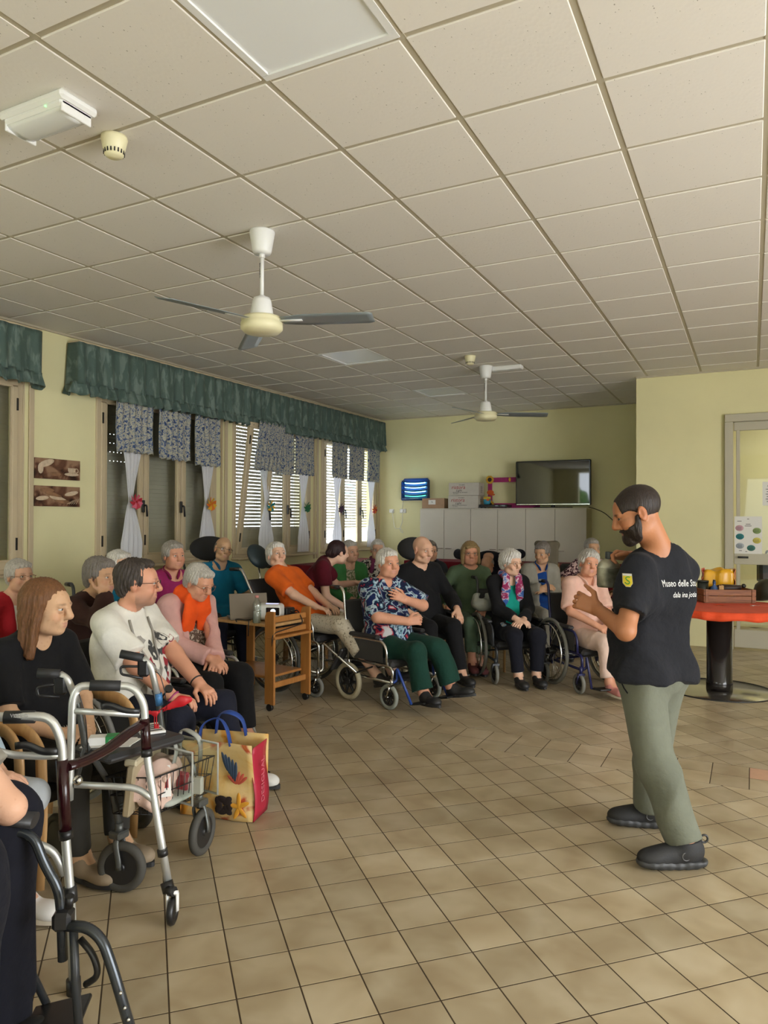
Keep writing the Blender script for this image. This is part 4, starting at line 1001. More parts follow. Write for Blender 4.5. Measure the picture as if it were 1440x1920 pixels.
def place_person(name_label, sp):
    """sp holds the pose, look and clothes; returns the body object and its joints"""
    J = finish_pose(sp['J'] if 'J' in sp else seated(sp), sp); s = J.s; hs = sp.get('hs', .98); h = sp.get('res', .006)
    F = Field(); fat = sp.get('fat', .3); wd = sp.get('wd', 1.)
    head_field(F, J.HT, hs, sp.get('jaw', 1.), nose=sp.get('nose', 1.), gaunt=sp.get('gaunt', 0.))
    Xh = lambda p: J.HT[1]+J.HT[0]@(np.array(p)*hs)
    F.cap(J.N-J.U2*.05*s, Xh((0, -.018, -.055)), .053*s*sp.get('nk', 1.), .050*hs*sp.get('nk', 1.), .03)
    F.ell(J.N-J.U2*.04*s+J.F2*.01*s, np.array((.115, .06, .05))*s, np.stack([J.Rt, J.F2, J.U2], 1), .04)
    torso(F, J, -.010, fat=fat, wd=wd, bust=sp.get('bust', 0.)*.8)
    for sd in (1, -1): arm(F, J, sd, 0., 2., fat=sp.get('af', 1.))
    legs(F, J, 0., 2., fat=.88)
    for sd, W, Eb in ((1, J.WR, J.ER), (-1, J.WL, J.EL)):
        nm = 'r' if sd > 0 else 'l'; q = sp.get('hand'+nm, {}); d = q.get('d', None); d = nrm(W-Eb) if d is None else nrm(d)
        hand(F, W, d, q.get('n', (-sd*.3, 0, -1)), q.get('side', sd), q.get('curl', .45), s*q.get('s', 1.), q.get('spread', .1), q.get('thumb', .5))
    for A in (J.AR, J.AL): F.cap(A, A+np.array((0, .06, -.04)), .04*s, .035*s, .03)
    base = SKIN[sp.get('skin', 'pale')]
    V, Q = surface(F, h)
    col = skin_tone(base, J.HT, hs, brow=sp.get('brow', tuple(x*.45 for x in base)), stubble=sp.get('stubble'), seed=sp.get('seed', 0), old=sp.get('old', True), extra=sp.get('extra'))(V)
    o = bpy.data.objects.new('person', bpy.data.meshes.new('person')); C.objects.link(o); tag(o, name_label, 'person'); J.fields = []
    for q in (-1, 1):
        b = MB(); c = Vector(Xh((q*.032, .0835, .004))); M3 = Matrix(J.HT[0].tolist())
        b.ball(c, .0122*hs*sp.get('eye', 1.), rot=M3, n=12, m=8); b.mi = 1; gz = Vector(J.HT[0]@np.array((sp.get('gaze', 0.), 1, sp.get('gazez', -.05)))).normalized(); b.ball(c+gz*.0072*hs, .0066*hs, n=10, m=6); b.build('eye', [meyew, meyed], o)
    for i, (st, hm) in enumerate(sp.get('hair', ())):
        HF, dp = hair(st, J.HT, hs, sp.get('seed', 0)); smooth_obj('beard' if st == 'beard' else 'hair', HF, max(.0048, h*.92), HM[hm], o, dp)
    if sp.get('specs'): spectacles(o, J.HT, hs, sp['specs'], sp.get('specsize', 1.))
    J.fat, J.wd, J.bust = fat, wd, sp.get('bust', 0.)
    hc = .008 if h < .0055 else .0108 if h < .0068 else .0135
    for part in sp.get('wear', ()): part(o, J, sp, hc)
    hid = np.zeros(len(V), bool)
    for f_ in J.fields: hid |= f_.eval(V, .03) < -.009
    V2, Q2, T2, c2 = cluster(V, Q, hid, .035, col); o.data = np_mesh('person', V2, Q2, mskin, c2, T2)
    return o, J
def shirt(mat, sleeve=.6, g=.016, neck=.072, vee=0., hem=-.02, name='shirt', amp=.006, label=None, open_front=0., lap=True, sub=None, hemcut=True):
    def f(o, J, sp, h):
        F = Field(); s = J.s; torso(F, J, g, fat=J.fat, wd=J.wd, bust=J.bust)
        for sd in (1, -1):
            if sleeve: arm(F, J, sd, g if sleeve < 1 else g*.8, sleeve, fat=sp.get('af', 1.))
        if 'J' in sp:
            for H_, K_ in ((J.HR, J.KR), (J.HL, J.KL)): F.cap(H_, H_+(K_-H_)*.25, .084*(1+.1*J.fat)*s+.032, .08*s+.032, .08)
            F.ell(J.P+J.F*.012-J.U*.02, np.array((.165*J.wd*J.hipw+g+.010, .125+g+.010, .15)), np.stack([J.Rt, J.F, J.U], 1), .05)
        if lap and 'J' not in sp: F.ell(J.P+np.array((0, .10, .03))*s, np.array((.175*J.wd+g, .14, .072+g))*s, None, .05)
        top = J.N+J.U2*.0; F.ell(top+J.U2*.025*s+J.F2*.012*s, np.array((neck, neck*.95, .052))*s, np.stack([J.Rt, J.F2, J.U2], 1), .012, True)
        F.cutplane(J.N+J.U2*.03*s, J.U2*-1., .02)if False else None
        if vee:
            a = J.N+J.F2*.06*s; b = J.N+J.F2*(.13+.04*J.fat)*s-J.U2*vee*s; F.cap(a, b, .05*s, .004*s, .008, True)
        if open_front:
            a = J.N+J.F2*.09*s; b = J.P+J.F*(.17+.07*J.fat)*s; F.cap(a, b, open_front*s, open_front*1.1*s, .012, True)
        F.cutplane(J.P+J.U*hem*s if 'J' in sp else np.array((0, 0, J.P[2]+.0*s+hem)), -J.U if 'J' in sp else (0, 0, -1.), .01)
        if sub: sub(F, J)
        d = folds(amp, sp.get('seed', 0)+3); J.fields.append(F)
        smooth_obj(name, F, h, mat, o, d, label=label)
    return f
def trousers(mat, upto=1.95, g=.012, flare=.006, name='trousers', amp=.006, label=None, low=None):
    def f(o, J, sp, h):
        F = Field(); s = J.s; B = np.stack([J.Rt, J.F, J.U], 1)
        F.ell(J.P-np.array((0, 0, .01)), np.array((.165*J.wd*getattr(J, 'hipw', 1.)+g, .118+g, .115+g))*s, B if 'J' in sp else None, .04); legs(F, J, g, upto, fat=1.+.1*J.fat, flare=flare)
        F.cutplane(J.P+J.U*(.0 if 'J' in sp else .07)*s, J.U if 'J' in sp or sp.get('lean', .1) > .05 else (0, -.1, 1.), .01)
        J.fields.append(F); smooth_obj(name, F, h, mat, o, folds(amp, sp.get('seed', 0)+8, .8), label=label)
    return f
def shoes(mat, sole, style='shoe', size=1., sock=None):
    def f(o, J, sp, h):
        for A, K, nm in ((J.AR, J.KR, 'fr'), (J.AL, J.KL, 'fl')):
            d = np.array(sp.get(nm, (0, 1, 0)), float); d = nrm(d); up = nrm(np.array((0, 0, 1.))-d*d[2]); x = np.cross(d, up); B = np.stack([x, d, up], 1); z = size*J.s
            heel = A-up*.062*z-d*.02*z
            if sock: MB().tube([A+nrm(K-A)*.07, A, A+Vector(nrm(d*.5-up*.6))*.05], [.044*z, .043*z, .042*z], n=12, bend=.02).build('sock', sock, o)
            F = Field(); F.ell(heel+d*.03*z+up*.018*z, np.array((.037, .058, .042))*z, B, .02); F.ell(heel+d*.13*z+up*.008*z, np.array((.046, .085, .034))*z, B, .03); F.cap(A+up*.012*z, heel+d*.06*z+up*.02*z, .042*z, .04*z, .03)
            F.ell(heel+d*.185*z+up*.006*z, np.array((.040, .045, .030))*z, B, .03)
            F.cutplane(heel-up*.012*z, -up, .004); F.cutplane(A+up*.022*z, up, .006)
            so = smooth_obj('shoe', F, .007 if h < .009 else .010, mat, o); J.fields.append(F)
            if style == 'sandal':
                for q_ in (.06, .145): MB().tube([heel+x*.05*z+d*q_*z, heel+x*.036*z+d*q_*z+up*.045*z, heel+d*q_*z+up*(.062 if q_ < .1 else .05)*z, heel-x*.036*z+d*q_*z+up*.045*z, heel-x*.05*z+d*q_*z], .009, n=8, bend=.03, flat=(2., .5)).build('sandal_strap', mshoe, so)
            P = []
            for i in range(28):
                t = 2*math.pi*i/28; y_ = math.sin(t); wv = (.047 if y_ > 0 else .040)-.006*max(0, y_)**4; P.append((wv*math.cos(t)*z, (.085+(.155 if y_ > 0 else .118)*y_)*z))
            b = MB(); b.prism(P, -.028*z, -.008*z, o=heel, ux=x, uy=d); b.build('sole', sole, so)
    return f
# ================================================================ chairs
mchrome = plain('chromed_steel', (.62, .62, .6), .22, 1.); malu = plain('brushed_aluminium', (.60, .61, .59), .42, .7, bmp=.05, bscale=300)
mdark = plain('dark_grey_enamel', (.03, .033, .038), .35); mdsteel = plain('dark_metal_tube', (.10, .105, .11), .28, .7); mblue_f = plain('blue_enamel', srgb('#1f3f8a'), .35); mnavy_f = plain('navy_enamel', srgb('#20224f'), .35)
mpad = plain('black_vinyl', (.022, .022, .024), .45, bmp=.15, bscale=120); mseat = plain('black_nylon', (.018, .018, .02), .7, bmp=.15, bscale=250); mgreyseat = plain('charcoal_nylon', (.045, .045, .045), .75)
mtyre = plain('grey_tyre', srgb('#74736c'), .7); mtyre_c = plain('cream_tyre', srgb('#b5ad93'), .65); mtyre_d = plain('dark_grey_tyre', srgb('#45443f'), .75); mhub = plain('black_hub', (.015, .015, .016), .4)
mheadrest = plain('slate_headrest_vinyl', srgb('#2c3a41'), .5); mheadb = plain('blue_headrest_vinyl', srgb('#24466f'), .45); mpadblk = plain('black_plush', (.012, .012, .013), .8)
def wheel(par, c, R, w, tyre, rim=mchrome, spokes=0, hub=mhub, name='wheel'):
    """upright wheel in the YZ plane at c"""
    c = Vector(c); tw = w/2
    o = MB().torus(c, R-tw, tw, (1, 0, 0), 40, 8).build('tyre' if name == 'wheel' else name, tyre, par)
    if spokes:
        b = MB().torus(c, R-w-.006, .009, (1, 0, 0), 40, 6); b.torus(c+Vector((math.copysign(.035, c.x), 0, 0)), R-w-.025, .009, (1, 0, 0), 40, 6); b.build('hand_rim', rim, o)
        b = MB()
        for i in range(spokes):
            t = 2*math.pi*i/spokes; d = Vector((0, math.cos(t), math.sin(t))); b.tube([c+d.cross(Vector((1, 0, 0)))*.02*(1 if i % 2 else -1)+Vector((.02*(1 if i % 4 < 2 else -1), 0, 0)), c+d*(R-w-.008)], .0022, n=4)
        b.build('spokes', rim, o, kind='stuff'); MB().cyl(c-Vector((.035, 0, 0)), c+Vector((.035, 0, 0)), .03).build('hub', hub, o)
    else:
        b = MB().cyl(c-Vector((w*.35, 0, 0)), c+Vector((w*.35, 0, 0)), R*.2, n=12); b.torus(c, R-w-.004, .01, (1, 0, 0), 32, 6)
        for i in range(7):
            t = 2*math.pi*i/7; d = Vector((0, math.cos(t), math.sin(t))); b.tube([c+d*R*.15, c+d*(R-w)], [.013, .010], n=6)
        b.build('hub', hub, o)
    return o
def caster(par, x, y, R, tyre, top, fork=mdark):
    f = MB(); f.cyl((x, y, top), (x, y, R+R*.95), .014); f.tube([(x-.026, y+.0, R*1.9), (x-.026, y-.01, R*1.55), (x-.026, y-.03, R)], .008, n=6); f.tube([(x+.026, y, R*1.9), (x+.026, y-.01, R*1.55), (x+.026, y-.03, R)], .008, n=6)
    f.box((x, y, R*1.93), (.062, .03, .016)); f.cyl((x-.03, y-.03, R), (x+.03, y-.03, R), .006, n=8)
    o = f.build('caster_fork', fork, par); b = wheel(o, (x, y-.03, R), R, .034, tyre, name='caster_wheel'); return o
def wheelchair(label, loc, yaw, zs=.48, frame=None, R=.30, spokes=24, tyre=None, ctyre=None, cr=.09, leg=.45, seatm=None, recl=.12, headrest=None, pads=True, w=.46, armz=.20, foot=True, plate=True, legm=None, skirt=True, backh=.44, group=None, grips=True, legx=.11, footz=.07):
    frame = frame or mdark; tyre = tyre or mtyre; ctyre = ctyre or mtyre; seatm = seatm or mseat
    o = thing('wheelchair', label, 'wheelchair', (loc[0], loc[1], 0), yaw, group)
    hw = w/2; yb, yf = -.17, .30; sz = zs-.035; bt = (0, yb-math.sin(recl)*(backh+.1), sz+math.cos(recl)*(backh+.1))
    ry = -.10 if R > .2 else -.14
    for sx in (-1, 1):
        x = sx*hw; rx = x+sx*(.045 if R > .2 else .028)
        b = MB(); ax = x
        hnd = (x, bt[1]-.02, bt[2]+.03)
        b.tube([(x, yb+.02, .17 if R > .2 else R+.02), (x, yb, sz), (x, bt[1], bt[2])]+([(x, bt[1]-.03, bt[2]+.035), (x, bt[1]-.15, bt[2]+.03)] if grips else []), .0125, bend=.05)
        b.tube([(x, yb+.01, sz-.01), (x, yf, sz-.01), (x, yf+.05, sz-.03), (x, yf+.05, .20)], .0125, bend=.04)
        b.tube([(x, yb+.02, .21), (x, yf+.05, .21)], .0115)
        b.tube([(x+sx*.02, yb+.02, sz-.01), (x+sx*.02, yb+.02, sz+armz-.02), (x+sx*.02, yf-.05, sz+armz-.02), (x+sx*.02, yf, sz+armz-.07), (x+sx*.02, yf+.01, sz)], .011, bend=.05)
        b.build('side_frame', frame, o)
        if grips: MB().tube([(x, bt[1]-.05, bt[2]+.033), (x, bt[1]-.16, bt[2]+.03)], .017, n=10).build('push_grip', mblack, o)
        if pads: MB().box((x+sx*.02, (yb+yf)/2-.02, sz+armz+.005), (.055, .34, .032), bev=.012).build('armrest_pad', mpad, o)
        if skirt: MB().box((x+sx*.02, (yb+yf)/2-.01, sz+armz*.45), (.005, yf-yb-.06, armz*.8), bev=.002).build('side_panel', mgreyseat, o)
        wheel(o, (rx, ry, R), R, .032 if R > .2 else .045, tyre, spokes=spokes if R > .2 else 0, name='rear_wheel')
        MB().cyl((x-sx*.01, ry, R), (rx, ry, R), .012).tube([(x, ry, R), (x, yb+.02, .215)], .011, n=6).build('axle', frame, o)
        caster(o, x+sx*.01, yf+.05, cr, ctyre, .24, frame)
        if foot:
            dx = -sx*.03; k0 = Vector((x+dx, yf+.07, sz-.02)); a = leg
            k1 = k0+Vector((0, math.sin(a), -math.cos(a)))*((k0.z-footz)/max(math.cos(a), .35)*(1 if a < 1.0 else .0)+(0 if a < 1.0 else .40))
            h = MB().tube([(x, yf+.05, .21), (x+dx, yf+.07, .23), k0, k0+(k1-k0)*.12, k1], .011, bend=.03).build('legrest', legm or frame, o)
            if plate:
                n_ = Vector((0, math.cos(a), math.sin(a))).normalized()
                R3 = Matrix.Rotation(a*.4, 3, 'X'); MB().box(k1+Vector((-sx*.075, 0, 0))+R3 @ Vector((0, .05, .0)), (.14, .16, .014), rot=R3, bev=.004).build('footplate', mblack, h)
            if a > .8: MB().box(k0+(k1-k0)*.5+Vector((-sx*.05, -.03, -.02)), (.12, .03, .22), rot=Matrix.Rotation(-(math.pi/2-a)+math.pi/2*0, 3, 'X'), bev=.012).build('calf_pad', mpad, h)
    MB().tube([(-hw, yb+.06, .23), (hw, yf-.05, sz-.02)], .010).build('cross_brace', frame, o); MB().tube([(hw, yb+.09, .23), (-hw, yf-.02, sz-.02)], .010).build('cross_brace', frame, o)
    MB().box((0, (yb+yf)/2+.03, sz+.002), (w-.01, yf-yb+.03, .06), bev=.02).build('seat', seatm, o)
    Rb = Matrix.Rotation(recl, 3, 'X'); MB().box(Vector((0, yb-.005, sz+.03))+Rb @ Vector((0, -.01, backh/2)), (w-.01, .035, backh), rot=Rb, bev=.014).build('backrest', seatm, o)
    if headrest:
        hm, hz, hx, hwid, hh = headrest; c = Vector((hx, bt[1], bt[2]))+Rb @ Vector((0, -.0, hz))
        q = MB().ball(c, (hwid/2, .055, hh/2), rot=Rb, n=20, m=12).build('headrest', hm, o); MB().tube([(hx, bt[1]-.03, bt[2]-.2), c-Rb @ Vector((0, .04, .05))], .009).build('headrest_bar', mchrome, o)
    return o
mbirch = wood('birch_plywood', srgb('#b98f5c'), srgb('#c9a06c'), 4, .4)
def armchair(label, loc, yaw, zs=.44, seatm=None, high=True, backh=.52, group=None):
    seatm = seatm or mgreyseat
    o = thing('armchair', label, 'chair', (loc[0], loc[1], 0), yaw, group)
    for sx in (-1, 1):
        P = [(.34, 0), (.355, .32), (.345, .56), (.28, .63), (.10, .645), (-.12, .63), (-.22, .55), (-.25, .0)]
        b = MB(); x = sx*.295; pts = [Vector((x, p[0], p[1])) for p in P]
        b.tube(pts, .021, n=8, bend=.09, flat=(1.35, .62) if True else None); b.build('arm_loop', mbirch, o)
        MB().box((sx*.28, .05, zs-.07), (.03, .5, .05), bev=.006).build('seat_rail', mbirch, o)
    MB().box((0, .08, zs-.045), (.53, .50, .085), bev=.03).build('seat', seatm, o)
    Rb = Matrix.Rotation(.2, 3, 'X'); MB().box(Vector((0, -.17, zs))+Rb @ Vector((0, -.02, backh/2)), (.52, .075, backh), rot=Rb, bev=.03).build('backrest', seatm, o)
    for sx in (-1, 1): MB().tube([(sx*.265, -.18, zs-.08), Vector((sx*.265, -.2, zs))+Rb @ Vector((0, -.04, backh))], .014, n=8).build('back_post', mbirch, o)
    return o
def pchair(label, loc, yaw, zs=.44):
    o = thing('chair', label, 'chair', (loc[0], loc[1], 0), yaw)
    for sx in (-1, 1):
        MB().tube([(sx*.2, .2, 0), (sx*.19, .18, zs-.03)], .016).build('leg', mwood_mid, o); MB().tube([(sx*.2, -.22, 0), (sx*.19, -.2, zs), (sx*.19, -.26, zs+.42)], .016, bend=.1).build('leg', mwood_mid, o)
    MB().box((0, 0, zs-.03), (.42, .44, .05), bev=.015).build('seat', mgreyseat, o); MB().box((0, -.235, zs+.32), (.38, .025, .2), rot=Matrix.Rotation(.13, 3, 'X'), bev=.01).build('backrest', mwood_mid, o)
    return o
# ================================================================ who sits where
from mathutils.bvhtree import BVHTree
def deg(a): return math.radians(a)
def seat_person(label, px, py, d, phi, **sp):
    """head centre seen at (px, py), d metres off; phi is the heading clockwise from the view direction"""
    yaw = CYAW-deg(phi); tgt = at_px(px, py, d); sp.setdefault('s', .95); sp['zs'] = .45
    J = seated(sp); zs = .45+tgt.z-J.H[2]; zs = max(.38, min(.60, zs)); 
    dz = zs-.45; sp['zs'] = zs
    for k in ('hl', 'hr'):
        if k in sp: sp[k] = (sp[k][0], sp[k][1], sp[k][2]+dz)
    J = seated(sp); H = J.H; c, s_ = math.cos(yaw), math.sin(yaw)
    loc = (tgt.x-(c*H[0]-s_*H[1]), tgt.y-(s_*H[0]+c*H[1]))
    for nm in 'lr':
        if 'elbow'+nm+'_px' in sp: q = at_px(*sp['elbow'+nm+'_px']); dx, dy = q.x-loc[0], q.y-loc[1]; sp['elbow'+nm] = (c*dx+s_*dy, -s_*dx+c*dy, q.z)
    sp.setdefault('res', .0052 if d < 4.5 else .0062 if d < 7.2 else .0075); sp.setdefault('seed', int(px)%97)
    chair = sp.pop('chair', None)
    o, J = place_person(label, sp); o.location = (loc[0], loc[1], 0); o.rotation_euler = (0, 0, yaw)
    if chair: chair(loc, yaw, zs)
    return o, J
def WC(label, **kw): return lambda loc, yaw, zs: wheelchair(label, loc, yaw, zs, **kw)
def AC(label, **kw): return lambda loc, yaw, zs: armchair(label, loc, yaw, zs, **kw)
def PC(label): return lambda loc, yaw, zs: pchair(label, loc, yaw, zs)
def on_cloth(par, shirt_name, body, size, mat, org, n, up, name='lettering', shear=0., curve=0., space=1., sx=1.):
    sh = [c for c in par.children if c.name.split('.')[0] == shirt_name][0]; bv = BVHTree.FromPolygons([v.co[:] for v in sh.data.vertices], [tuple(p_.vertices) for p_ in sh.data.polygons])
    me = text_mesh(body, size, mat, extrude=0, shear=shear, space=space); n = Vector(n).normalized(); up = (Vector(up)-n*Vector(up).dot(n)).normalized(); rt = up.cross(n); org = Vector(org)
    for v in me.vertices:
        p_ = org+rt*v.co.x*sx+up*(v.co.y+curve*v.co.x**2)+n*.4; h = bv.ray_cast(p_, -n)
        if h[0] is not None: v.co = h[0]+n*.0022
        else: v.co = p_-n*.4
    return linkmesh(name, me, par)
def band(F_pts, mat, r, flat, par, name, label=None, h=.006, amp=.003, seed=1, k=.01):
    F = Field()
    for pts, ax in F_pts:
        for a, b in zip(pts, pts[1:]): F.cap(a, b, r, r, k, flat=(ax, flat))
    return smooth_obj(name, F, h, mat, par, folds(amp, seed), label=label)
def scarf(mat, r=.055, long=.26, label=None, cross=.0, g=.03, inner=.05):
    def f(o, J, sp, h):
        s = J.s; fr = lambda q, l, e: J.N+J.Rt*(q*(inner+.03*l)-q*cross*l*l)*s+J.F2*(.075+e+.035*math.sin(min(1, l*1.5)*2))*s-J.U2*l*long*s+J.U2*.02*s
        P1 = [J.N-J.F2*.03*s+J.U2*.035*s, J.N+J.Rt*.07*s+J.U2*.03*s]+[fr(1, l, g) for l in (.0, .33, .66, 1.)]
        P2 = [J.N-J.F2*.03*s+J.U2*.035*s, J.N-J.Rt*.07*s+J.U2*.03*s]+[fr(-1, l, g) for l in (.0, .33, .66, 1.)]
        band([(P1, J.F2), (P2, J.F2)], mat, r*s, .38, o, 'scarf', label, h, .005)
    return f
def bracelet(mat, sd, name='bracelet', r=.034, back=.06, thick=.005, watch=None):
    def f(o, J, sp, h):
        W, Eb = (J.WR, J.ER) if sd > 0 else (J.WL, J.EL); d = nrm(W-Eb); b = MB().torus(W-d*(back-.03), r*J.s, thick, d, 20, 6).build(name, mat, o)
        if watch: n_ = nrm(np.cross(d, np.cross(np.array(watch), d))); c = Vector(W-d*(back-.03)+n_*.036*J.s); MB().cyl(c, c+Vector(n_)*.011, .021, n=20).build('watch_case', mblack, b)
    return f
def collar(mat, label=None, trim=None):
    def f(o, J, sp, h):
        s = J.s; b = MB()
        for q in (-1, 1):
            P = [J.N-J.F2*.065*s+J.U2*.035*s, J.N+J.Rt*q*.07*s+J.U2*.015*s, J.N+J.Rt*q*.045*s+J.F2*.085*s-J.U2*.01*s, J.N+J.Rt*q*.028*s+J.F2*.105*s-J.U2*.05*s]
            b.tube(P, [.024*s, .026*s, .026*s, .012*s], n=8, bend=.04, flat=(.35, 1))
        b.build('collar', mat, o, label=label)
    return f
msock_w = plain('white_sock', (.7, .69, .66), .85); mshoe = plain('black_shoe_leather', (.015, .015, .016), .55, bmp=.2, bscale=80); msole = plain('dark_sole', (.02, .02, .022), .6); mshoe_b = plain('beige_shoe', srgb('#8d7c66'), .7); msole_w = plain('pale_sole', srgb('#cfc6b4'), .6)
mslip = plain('dark_red_slipper', srgb('#5a2a2a'), .8)
def cl(name, c, **kw): return cloth(name, srgb(c), **kw)
k_black = cl('black_knit', '#141416'); k_navy = cl('navy_cloth', '#1b1d2a'); k_navy2 = cl('dark_navy_jersey', '#15161f'); k_red = cl('red_cardigan_knit', '#a8202a'); k_white = cl('white_jersey', '#d9d6cc'); k_brown = cl('brown_knit', '#35201c'); k_pink = cl('dusty_pink_knit', '#c79a93')
k_orange = cl('orange_jersey', '#d8611c'); k_oscarf = cl('orange_fleece', '#e0521a'); k_teal = cl('teal_pique', '#12698a'); k_mag = cl('magenta_pique', '#92265c'); k_maroon = cl('maroon_scrubs', '#5a1523'); k_green = cl('green_knit', '#3f7a46'); k_sage = cl('sage_jersey', '#4f6048'); k_sagetr = cl('sage_trousers', '#566a57')
k_dgreen = cl('bottle_green_jersey', '#16382e'); k_blush = cl('blush_jersey', '#dcb3a3'); k_blush2 = cl('pale_pink_trousers', '#dfc3b4'); k_grey = cl('grey_marl', '#8f8b80'); k_dgrey = cl('dark_grey_trousers', '#35332f'); k_cream = cl('cream_trousers', '#b9ac96'); k_blue = cl('royal_blue_polo', '#163e80'); k_turq = cl('turquoise_jersey', '#159080'); k_lblue = cl('pale_blue_denim', '#a8bdc9'); k_short = cl('grey_shorts', '#a9adb0'); k_olive = cl('olive_twill', '#696c5f'); k_tee = cl('black_tee', '#1b1c21', weave=.35)
k_flw = cl('white_flowered_blouse', '#c9c2b4', col2=srgb('#2d2a2c'), scale=38, lo=.46, hi=.54); k_pf = cl('dark_flowered_blouse', '#d7b8b2', col2=srgb('#3d1f2a'), scale=42, lo=.44, hi=.52); k_blouse = cl('small_flowered_blouse', '#5a4a40', scale=70, col2=srgb('#b9ad9c'), lo=.5, hi=.6); k_gf = cl('green_flowered_blouse', '#6e7a5a', scale=60, col2=srgb('#cbbfae'), lo=.48, hi=.58)
k_multi = cloth('blue_red_printed_jersey', (0, 0, 0), scale=11, more=[(.0, srgb('#0f1a3c')), (.43, srgb('#16234f')), (.475, srgb('#b8c3cc')), (.505, srgb('#7da3b4')), (.535, srgb('#161d33')), (.60, srgb('#101a3a')), (.63, srgb('#a51f2b')), (.7, srgb('#b9b8b8'))], col2=(1, 1, 1))
k_scarf = cloth('printed_silk', (0, 0, 0), scale=15, more=[(.3, srgb('#2c4c8c')), (.45, srgb('#3d62a0')), (.49, srgb('#c9b7bd')), (.53, srgb('#8e1f52')), (.66, srgb('#7d1c4c')), (.7, srgb('#b8a9b4'))], col2=(1, 1, 1), rough=.5)
k_capri = cl('speckled_cream_trousers', '#c3b9a4', col2=srgb('#857c6c'), scale=60, lo=.56, hi=.66); k_print = cloth('white_printed_jersey', (0, 0, 0), scale=14, more=[(.3, srgb('#2b2a2a')), (.42, srgb('#3a3836')), (.46, srgb('#cfcabf')), (.6, srgb('#d9d5ca')), (.64, srgb('#8a8378'))], col2=(1, 1, 1))
LAP = dict(hl=(-.04, .31, .64), hr=(.04, .30, .655), handl=dict(d=(.7, .6, -.1), n=(0, -.2, -1), curl=.5), handr=dict(d=(-.7, .6, -.1), n=(0, -.2, -1), curl=.5))
ARMS = dict(hl=(-.25, .25, .665), hr=(.25, .25, .665), el=(-1, -.5, -.4), er=(1, -.5, -.4))
low = dict(ar=(.10, .46, .10), al=(-.11, .45, .10), kr=(.11, .43, None), kl=(-.11, .43, None))
